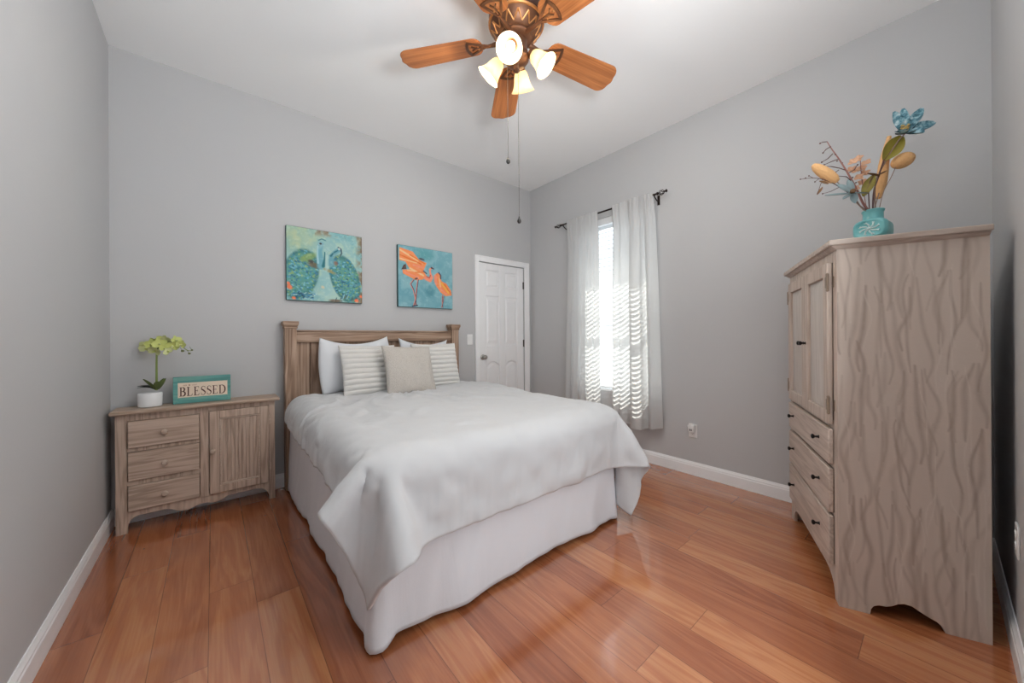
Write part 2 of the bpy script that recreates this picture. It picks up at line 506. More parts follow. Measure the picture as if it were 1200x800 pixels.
# ------------------------------------------------------------------ door
M_nickel = plain('brushed_nickel', C3(168, 164, 158), 0.28, 1.0, var=0.02)
def make_door():
    x0, x1, yf = DX0 + 0.004, DX1 - 0.004, YB + 0.012
    w = x1 - x0
    mb = MB().box(x0, x1, yf + 0.012, yf + 0.04, 0.008, DZ - 0.004)
    door = mb.build('door_1', M_door)
    struct(door, 'white panelled door with nickel knob beside the headboard', 'door')
    st, md = 0.105, 0.085
    cw = (w - 2 * st - md) / 2
    fr = MB()
    for a, b in ((x0, x0 + st), (x0 + st + cw, x0 + st + cw + md), (x1 - st, x1)):
        fr.box(a, b, yf, yf + 0.013, 0.008, DZ - 0.004)
    for (ca) in (x0 + st, x0 + st + cw + md):
        cb = ca + cw
        for za, zb in ((0.008, 0.22), (1.665, 1.765), (1.965, DZ - 0.004)):
            fr.box(ca, cb, yf, yf + 0.013, za, zb)
        # lock rail: its lower edge is a shallow arch
        arch = [(ca + cw * i / 12, 0.845 + 0.05 * math.sin(PI * i / 12)) for i in range(13)]
        fr.prism(arch + [(cb, 1.085), (ca, 1.085)], yf, yf + 0.013, 'y')
    fr.build('stile_and_rail_frame', M_door, door, bevel=0.005)
    for ca in (x0 + st, x0 + st + cw + md):
        for za, zb, k in ((0.24, 0.83, 1), (1.105, 1.645, 0), (1.785, 1.945, 0)):
            pm = MB()
            a, b = ca + 0.018, ca + cw - 0.018
            top = [(b - (b - a) * i / 10, zb + (0.045 * math.sin(PI * i / 10) if k else 0)) for i in range(11)]
            outer = [(a, za), (b, za)] + top
            cx, cz = (a + b) / 2, (za + zb) / 2
            inner = [(cx + (x - cx) * 0.78, cz + (z - cz) * (0.93 if k else 0.85)) for x, z in outer]
            n = len(outer)
            vs = [(x, yf + 0.0125, z) for x, z in outer] + [(x, yf + 0.003, z) for x, z in inner]
            pm.add(vs, [tuple(range(n, 2 * n))] + [(i, (i + 1) % n, n + (i + 1) % n, n + i) for i in range(n)])
            pm.build('raised_panel', M_door, door)
    kb = MB()
    T = frame_M((x0 + 0.055, yf, 0.955), (0, -1, 0))
    kb.lathe([(0.031, 0), (0.031, 0.004), (0.026, 0.009), (0.012, 0.012), (0.011, 0.03), (0.022, 0.038), (0.027, 0.05), (0.024, 0.062), (0.012, 0.068), (1e-5, 0.069)], 24, T)
    kb.build('knob', M_nickel, door, smooth=True)['label'] = 'round nickel door knob'
    M_hinge = plain('dark_hinge_metal', C3(92, 88, 84), 0.4, 0.8)
    for z in (1.83, 1.105, 0.22):
        hm = MB().tube([(x1 + 0.002, yf - 0.004, z - 0.045), (x1 + 0.002, yf - 0.004, z + 0.045)], 0.007, 10)
        hm.box(x1 - 0.012, x1 + 0.004, yf - 0.003, yf + 0.002, z - 0.043, z + 0.043)
        hm.build('hinge', M_hinge, door)['label'] = 'grey metal hinge'
    # casing round the opening
    cs = MB()
    y0, y1 = YB - 0.016, YB
    cs.box(DX0 - 0.055, DX0, y0, y1, 0, DZ + 0.065).box(DX1, DX1 + 0.07, y0, y1, 0, DZ + 0.065).box(DX0, DX1, y0, y1, DZ, DZ + 0.065)
    cs.box(DX0 - 0.055, DX0 - 0.038, y0 - 0.006, y0, 0, DZ + 0.065).box(DX1 + 0.053, DX1 + 0.07, y0 - 0.006, y0, 0, DZ + 0.065)
    cs.box(DX0 - 0.038, DX1 + 0.053, y0 - 0.006, y0, DZ + 0.048, DZ + 0.065)
    c = cs.build('trim_1', M_trim, bevel=0.003)
    struct(c, 'white casing around the panelled door', 'door casing')
make_door()

# ------------------------------------------------------------------ window, blind, curtains
def glass_mat():
    m = bpy.data.materials.new('window_glass'); m.use_nodes = True
    nt = m.node_tree; nt.nodes.clear()
    out = nt.nodes.new('ShaderNodeOutputMaterial')
    tr = nt.nodes.new('ShaderNodeBsdfTransparent'); gl = nt.nodes.new('ShaderNodeBsdfGlossy')
    gl.inputs['Roughness'].default_value = 0.02
    tr.inputs['Color'].default_value = (0.96, 0.98, 0.98, 1)
    mx = nt.nodes.new('ShaderNodeMixShader'); mx.inputs[0].default_value = 0.05
    nt.links.new(tr.outputs[0], mx.inputs[1]); nt.links.new(gl.outputs[0], mx.inputs[2]); nt.links.new(mx.outputs[0], out.inputs[0])
    return m

M_vinyl = plain('white_vinyl', C3(238, 239, 240), 0.4, var=0.01)
def make_window():
    x0, x1 = XR + 0.10, XR + 0.16
    ZM = 1.40
    fr = MB()
    t = 0.04
    fr.box(x0, x1, WY0, WY0 + t, WZ0, WZ1).box(x0, x1, WY1 - t, WY1, WZ0, WZ1)
    fr.box(x0, x1, WY0 + t, WY1 - t, WZ0, WZ0 + t).box(x0, x1, WY0 + t, WY1 - t, WZ1 - t, WZ1)
    w = fr.build('window_1', M_vinyl, bevel=0.003)
    struct(w, 'white framed sash window behind the blind and curtains', 'window')
    for za, zb, xo in ((WZ0 + t, ZM, x0 + 0.004), (ZM - 0.035, WZ1 - t, x0 + 0.034)):
        s = MB(); a, b = WY0 + t, WY1 - t; q = 0.035
        s.box(xo, xo + 0.025, a, a + q, za, zb).box(xo, xo + 0.025, b - q, b, za, zb)
        s.box(xo, xo + 0.025, a + q, b - q, za, za + q).box(xo, xo + 0.025, a + q, b - q, zb - q, zb)
        so = s.build('sash', M_vinyl, w, bevel=0.003)
        MB().box(xo + 0.010, xo + 0.014, a + q - 0.004, b - q + 0.004, za + q - 0.004, zb - q + 0.004).build('pane', M_glass, so)
    sill = MB().box(XR + 0.001, x0, WY0, WY1, WZ0 - 0.001, WZ0 + 0.012)
    sill.build('sill', M_trim, w, bevel=0.003)
M_glass = glass_mat()
make_window()

def slat_mat():
    m, nt, b = new_mat('white_blind_slat')
    nt.links.new(ramp(nt, tex_noise(nt, obj_coord(nt), 20, 2), [(0.3, C3(240, 241, 243)), (0.7, C3(244, 245, 246))]), b.inputs['Base Color'])
    b.inputs['Roughness'].default_value = 0.45
    return m
M_slat = slat_mat()
def make_blind():
    xc = XR + 0.045
    ya, yb = WY0 + 0.012, WY1 - 0.012
    t = thing('venetian_blind', 'white slatted blind hanging in the window between the curtains', 'window blind', (xc, (ya + yb) / 2, WZ1))
    L = (yb - ya) / 2
    MB().box(-0.028, 0.028, -L, L, -0.055, -0.002).box(-0.036, -0.028, -L, L, -0.07, 0).build('headrail', M_vinyl, t, bevel=0.003)
    sl = MB()
    tilt = R(28.5); pitch = 0.0445; n = 0
    z = -0.10
    zbot = WZ0 - WZ1 + 0.055
    while z > zbot:
        pts = []
        for k in range(5):
            s = (k / 4 - 0.5)
            a = s * 0.05
            crown = 0.0022 * (1 - 4 * s * s)
            pts.append((a * math.cos(tilt) - crown * math.sin(tilt), z + a * math.sin(tilt) + crown * math.cos(tilt)))
        lo = [(x, zz - 0.0022) for x, zz in pts]
        poly = pts + lo[::-1]
        nn = len(poly)
        vs = [(x, -L + 0.004, zz) for x, zz in poly] + [(x, L - 0.004, zz) for x, zz in poly]
        fs = [tuple(range(nn)), tuple(range(nn, 2 * nn))[::-1]] + [(i, (i + 1) % nn, nn + (i + 1) % nn, nn + i) for i in range(nn)]
        sl.add(vs, fs)
        z -= pitch; n += 1
    sl.build('slats', M_slat, t)
    MB().box(-0.024, 0.024, -L, L, zbot - 0.028, zbot - 0.010).build('bottom_rail', M_vinyl, t, bevel=0.003)
    cd = MB()
    for y in (-L * 0.7, 0.09, L * 0.7):
        for x in (-0.026, 0.026):
            cd.tube([(x, y, -0.05), (x, y, zbot - 0.012)], 0.0012, 6)
    cd.build('ladder_cord', M_vinyl, t)
make_blind()

def curtain_mat():
    m = bpy.data.materials.new('thin_white_curtain_cloth'); m.use_nodes = True
    nt = m.node_tree; nt.nodes.clear()
    out = nt.nodes.new('ShaderNodeOutputMaterial')
    d = nt.nodes.new('ShaderNodeBsdfDiffuse'); t = nt.nodes.new('ShaderNodeBsdfTranslucent')
    v = obj_coord(nt, (1, 1, 1))
    f = tex_noise(nt, v, 260.0, 2.0)
    nt.links.new(ramp(nt, f, [(0.3, C3(212, 212, 213)), (0.7, C3(218, 218, 218))]), d.inputs['Color'])
    t.inputs['Color'].default_value = C3(228, 227, 223)
    mx = nt.nodes.new('ShaderNodeMixShader'); mx.inputs[0].default_value = 0.36
    nt.links.new(d.outputs[0], mx.inputs[1]); nt.links.new(t.outputs[0], mx.inputs[2]); nt.links.new(mx.outputs[0], out.inputs[0])
    return m
M_curtain = curtain_mat()
ROD_X, ROD_Z = 3.052, 2.452
def make_curtain(plan, ytop, ybot, zbot, label, seed):
    """plan: (y, x) outline seen from above; squeezed to ytop at the rod and ybot at the hem"""
    P = curve_pts([(a, b, 0) for a, b in plan], 150)
    ys = [p.x for p in P]; y0, y1 = ys[0], ys[-1]
    nt_, nb = 150, 60
    def fn(u, v):
        p = P[round(u * 149)]
        k = (p.x - y0) / (y1 - y0)
        s = v ** 0.85
        yt = ytop[0] + (ytop[1] - ytop[0]) * k
        yb_ = ybot[0] + (ybot[1] - ybot[0]) * k
        y = yt + (yb_ - yt) * s
        amp = 0.30 + 0.70 * min(1, v / 0.45) ** 0.8 + 0.15 * v
        x = ROD_X + (p.y - ROD_X) * amp
        # fine gathers at the rod pocket fade out down the cloth
        g = 0.006 * math.sin(u * 95 + seed) * max(0, 1 - v / 0.22)
        x += g - 0.021 * max(0, 1 - v / 0.10) ** 0.6
        wob = 0.008 * noise.noise((u * 5, v * 3, seed)) * v
        z = ROD_Z + 0.018 - v * (ROD_Z + 0.018 - zbot - 0.012 * math.sin(u * 6 + seed))
        return (min(x + wob, XR - 0.016), y, z)
    c = thing('curtain', label, 'curtain', (0, 0, 0), 0, 'white curtains at the window')
    c.location = (ROD_X, (ytop[0] + ytop[1]) / 2, ROD_Z)
    T = Matrix.Translation(-Vector(c.location))
    MB().grid(fn, nt_, nb, T).build('cloth', M_curtain, c, smooth=True, angle=180)
    hem = MB().grid(lambda u, v: Vector(fn(u, 0.955 + 0.045 * v)) + Vector((-0.002, 0, 0.0)), nt_, 5, T)
    hem.build('hem', M_curtain, c, smooth=True, angle=180)
make_curtain([(2.08, 3.045), (2.045, 3.02), (2.0, 3.04), (1.96, 3.005), (1.90, 3.05), (1.855, 3.085), (1.84, 3.06), (1.862, 3.02), (1.845, 2.985),
              (1.795, 2.968), (1.745, 2.985), (1.735, 3.03), (1.715, 3.06), (1.69, 3.03), (1.66, 3.015), (1.63, 3.05), (1.60, 3.085)],
             (2.078, 1.655), (2.096, 1.598), 0.345, 'white curtain panel hanging nearer the armoire, its near edge turned towards the outlet', 1.3)
make_curtain([(2.70, 3.065), (2.66, 3.03), (2.615, 3.055), (2.565, 3.02), (2.515, 3.05), (2.46, 3.015), (2.415, 3.045), (2.37, 3.01), (2.325, 3.04),
              (2.285, 3.012), (2.245, 3.05)],
             (2.665, 2.247), (2.745, 2.243), 0.36, 'white curtain panel hanging beside the room corner, its hem behind the bed', 4.1)

M_bronze = plain('dark_bronze_metal', C3(48, 38, 34), 0.38, 0.7, var=0.15)
def make_rod():
    ya, yb = 1.615, 2.775
    t = thing('curtain_rod', 'dark bronze curtain rod with twisted cage finials above the window', 'curtain rod', (ROD_X, (ya + yb) / 2, ROD_Z))
    h = (yb - ya) / 2
    MB().tube([(0, -h, 0), (0, h, 0)], 0.0085, 12).build('rod', M_bronze, t, smooth=True)
    for s in (-1, 1):
        f = MB()
        T = frame_M((0, s * h, 0), (0, s, 0))
        f.lathe([(0.0085, -0.01), (0.014, -0.006), (0.014, 0.002), (0.008, 0.006), (0.007, 0.012)], 14, T)
        for k in range(5):
            pts = []
            for i in range(13):
                q = i / 12
                a = 2 * PI * k / 5 + q * 2.6
                r = 0.003 + 0.019 * math.sin(PI * q) ** 0.9
                pts.append((r * math.cos(a), r * math.sin(a), 0.008 + 0.056 * q))
            f.tube(pts, 0.0028, 6, T)
        f.lathe([(0.004, 0.060), (0.008, 0.066), (0.006, 0.070), (0.013, 0.077), (0.014, 0.083), (0.008, 0.088), (1e-5, 0.089)], 14, T)
        f.build('finial', M_bronze, t, smooth=True)
    for y in (1.648 - (ya + yb) / 2, 2.74 - (ya + yb) / 2):
        b = MB()
        wx = XR - ROD_X
        b.box(wx - 0.006, wx, y - 0.011, y + 0.011, -0.075, 0.012)
        b.tube([(wx - 0.004, y, -0.045), (wx * 0.55, y, -0.04), (0.012, y, -0.022), (0.0, y, -0.0105)], 0.0055, 8)
        b.tube([(-0.012, y, 0.004), (-0.009, y, -0.009), (0, y, -0.0125), (0.009, y, -0.009), (0.012, y, 0.004)], 0.0045, 8)
        b.build('bracket', M_bronze, t, smooth=True)
make_rod()

# ------------------------------------------------------------------ wall plates
M_plate = plain('white_plastic_plate', C3(235, 235, 234), 0.35, var=0.01)
M_slot = plain('dark_slot', C3(60, 58, 56), 0.6)
def make_plate(name, label, cat, loc, nrm, kind):
    t = thing(name, label, cat, loc)
    T = frame_M((0, 0, 0), nrm, (nrm[1], -nrm[0], 0))     # local z leaves the wall, local y is up or down
    if (T.to_3x3() @ Vector((0, 1, 0))).z < 0:
        T = frame_M((0, 0, 0), nrm, (-nrm[1], nrm[0], 0))
    MB().box(-0.036, 0.036, -0.058, 0.058, 0, 0.006, T).build('cover_plate', M_plate, t, bevel=0.003)
    if kind == 'switch':
        MB().box(-0.017, 0.017, -0.033, 0.033, 0.006, 0.0085, T).add(
            [(-0.015, -0.03, 0.0085), (0.015, -0.03, 0.0085), (0.015, 0.03, 0.0085), (-0.015, 0.03, 0.0085), (-0.015, 0.03, 0.0125), (0.015, 0.03, 0.0125)],
            [(0, 1, 5, 4), (2, 3, 4, 5), (0, 4, 3), (1, 2, 5)], T).build('rocker', M_plate, t)
    else:
        for y in (-0.02, 0.02):
            s = MB().lathe([(0.016, 0.006), (0.016, 0.0085), (0.0145, 0.009)], 20, T @ Matrix.Translation((0, y, 0)))
            so = s.build('socket', M_plate, t)
            MB().box(-0.008, -0.006, y - 0.001, y + 0.007, 0.009, 0.0095, T).box(0.006, 0.008, y - 0.001, y + 0.006, 0.009, 0.0095, T).box(-0.002, 0.002, y - 0.010, y - 0.006, 0.009, 0.0095, T).build('slot', M_slot, so)
    return t, T
make_plate('light_switch', 'small white light switch on the wall beside the panelled door', 'light switch', (2.20, YB, 1.16), (0, -1, 0), 'switch')
t_out, T_out = make_plate('wall_outlet', 'white wall outlet below the curtain with a plug-in device on it', 'outlet', (XR, 1.358, 0.375), (-1, 0, 0), 'outlet')
make_plate('wall_outlet', 'white wall outlet just above the baseboard behind the armoire', 'outlet', (2.215, YF, 0.435), (0, 1, 0), 'outlet')
def make_freshener():
    t = thing('plug_in_air_freshener', 'small white plug-in device on the outlet below the curtain', 'air freshener', (XR - 0.0098, 1.358, 0.392))
    T = Matrix.Translation((0, 0, 0))
    b = MB()
    b.frustum((-0.034, 0.0, -0.020, 0.020, -0.028), (-0.040, 0.0, -0.030, 0.030, 0.036))
    b.build('body', M_plate, t, bevel=0.008, seg=3)
    c = MB().lathe([(0.017, 0.034), (0.019, 0.040), (0.016, 0.046), (0.006, 0.047)], 18, Matrix.Translation((-0.02, 0, 0)))
    c.build('cap', M_plate, t, smooth=True)
    MB().box(-0.0405, -0.036, -0.009, -0.003, -0.012, 0.004).box(-0.0405, -0.036, 0.003, 0.009, -0.012, 0.004).build('vent', M_slot, t)
make_freshener()

# ------------------------------------------------------------------ bed
W_D, W_M, W_L = C3(118, 93, 76), C3(158, 130, 109), C3(188, 162, 142)
M_headV = wood('headboard_wood_upright', W_D, W_M, W_L, 'z', 1.0, 0.55, 1.0, 3.1)
M_headH = wood('headboard_wood_level', W_D, W_M, W_L, 'x', 1.0, 0.55, 1.0, 7.7)

def cloth_mat(name, col, weave=420.0, strength=0.12, rough=0.9, fold=None):
    m, nt, b = new_mat(name)
    v = obj_coord(nt)
    f = tex_noise(nt, v, 3.0, 3.0)
    nt.links.new(ramp(nt, f, [(0.3, tuple(c * 0.985 for c in col[:3]) + (1,)), (0.7, col)]), b.inputs['Base Color'])
    b.inputs['Roughness'].default_value = rough
    b.inputs['Specular IOR Level'].default_value = 0.15
    b.inputs['Sheen Weight'].default_value = 0.15
    h = tex_noise(nt, v, weave, 2.0)
    if fold:
        h = mth(nt, 'ADD', mth(nt, 'MULTIPLY', h, 0.12), tex_noise(nt, obj_coord(nt, fold), 1.0, 3.0, 0.5, 0.6))
    add_bump(nt, b, h, strength, 0.012 if fold else 0.002)
    return m
M_sheet = cloth_mat('white_sheet_cotton', C3(238, 239, 242), 500, 0.1)
M_duvet = cloth_mat('white_comforter_cotton', C3(202, 203, 205), 500, 0.30, fold=(5, 5, 5))
M_skirt = cloth_mat('white_bed_skirt_cotton', C3(226, 228, 233), 400, 0.30, fold=(9, 9, 2.2))

def make_bed():
    bed = thing('bed', 'bed with a weathered wooden panel headboard and white skirt', 'bed', (1.21, 2.35, 0))
    T = Matrix.Translation((-1.21, -2.35, 0))
    px = ((0.428, 0.508), (1.908, 1.988))
    ya, yb = 3.255, 3.345
    hb = MB()
    n = 14
    a, b = 0.508, 1.908
    for i in range(n):
        x0 = a + (b - a) * i / n; x1 = a + (b - a) * (i + 1) / n
        hb.box(x0 + 0.0012, x1 - 0.0012, 3.300, 3.322, 0.28, 1.160, T)
    hb.box(a, b, 3.318, 3.328, 0.28, 1.16, T)
    h = hb.build('headboard_panel', M_headV, bed, bevel=0.003)
    for x0, x1 in px:
        p = MB().box(x0, x1, ya, yb, 0, 1.275, T).build('headboard_post', M_headV, bed, bevel=0.004)
        c = MB().box(x0 - 0.006, x1 + 0.006, ya - 0.006, yb + 0.006, 1.262, 1.275, T)
        c.frustum((x0 - 0.004, x1 + 0.004, ya - 0.004, yb + 0.004, 1.275), (x0 - 0.013, x1 + 0.013, ya - 0.013, yb + 0.013, 1.292), T)
        c.box(x0 - 0.014, x1 + 0.014, ya - 0.014, yb + 0.014, 1.292, 1.318, T)
        c.build('post_cap', M_headH, p, bevel=0.003)
    r = MB().box(a, b, 3.272, 3.330, 1.150, 1.236, T).box(a, b, 3.264, 3.336, 1.236, 1.25, T)
    r.build('top_rail', M_headH, bed, bevel=0.004)
    MB().box(a, b, 3.28, 3.325, 0.22, 0.30, T).build('bottom_rail', M_headH, bed, bevel=0.004)
    MB().box(0.49, 1.98, 1.40, 3.25, 0.09, 0.33, T).build('box_spring', M_sheet, bed, bevel=0.03, seg=3)
    MB().box(0.475, 1.995, 1.385, 3.252, 0.335, 0.685, T).build('mattress', M_sheet, bed, bevel=0.07, seg=5)
    for x in (0.56, 1.9):
        for y in (1.5, 3.15):
            MB().box(x - 0.03, x + 0.03, y - 0.03, y + 0.03, 0, 0.09, T).build('bed_leg', M_bronze, bed)
    # skirt: one cloth band round the three open sides, corners softly folded
    base = [(0.462, 3.235), (0.462, 1.40), (0.468, 1.374), (0.492, 1.362), (1.978, 1.362), (2.002, 1.374), (2.008, 1.40), (2.008, 3.235)]
    seg = [math.hypot(q[0] - p[0], q[1] - p[1]) for p, q in zip(base[:-1], base[1:])]
    total_len = 0.0
    for piece in seg: total_len += piece
    cor = ((0.455, 1.36, 1.0), (2.015, 1.36, 0.5))
    def at_len(l):
        for (p, q), L in zip(zip(base[:-1], base[1:]), seg):
            if l <= L: return Vector((p[0] + (q[0] - p[0]) * l / L, p[1] + (q[1] - p[1]) * l / L, 0))
            l -= L
        return Vector((*base[-1], 0))
    def fn(u, v):
        l = u * total_len
        p = at_len(l)
        tg = (at_len(min(total_len, l + 0.03)) - at_len(max(0, l - 0.03))).normalized()
        nv = Vector((tg.y, -tg.x, 0))
        if nv.dot(p - Vector((1.235, 2.4, 0))) < 0: nv = -nv
        d = (0.007 * math.sin(l * 8.5) + 0.016 * noise.noise((l * 4.0, v * 1.1, 0.6)) + 0.010 * noise.noise((l * 12 + v * 1.5, v * 1.6, 3.6))) * (0.15 + v) + 0.016 * v
        tail = 0.0
        for x, y, k in cor: tail += k * max(0, 1 - math.hypot(p.x - x, p.y - y) / 0.085)
        d += tail * 0.032 * v * v
        ztop = 0.60 if p.x < 0.47 else 0.50
        zb = 0.026 + 0.006 * math.sin(l * 7.0 + 1) - 0.020 * min(1, tail * 1.6)
        q = p + nv * d
        return (q.x, q.y, ztop + (zb - ztop) * v)
    MB().grid(fn, 420, 26, T).build('bed_skirt', M_skirt, bed, smooth=True, angle=180, solid=0.003)
make_bed()

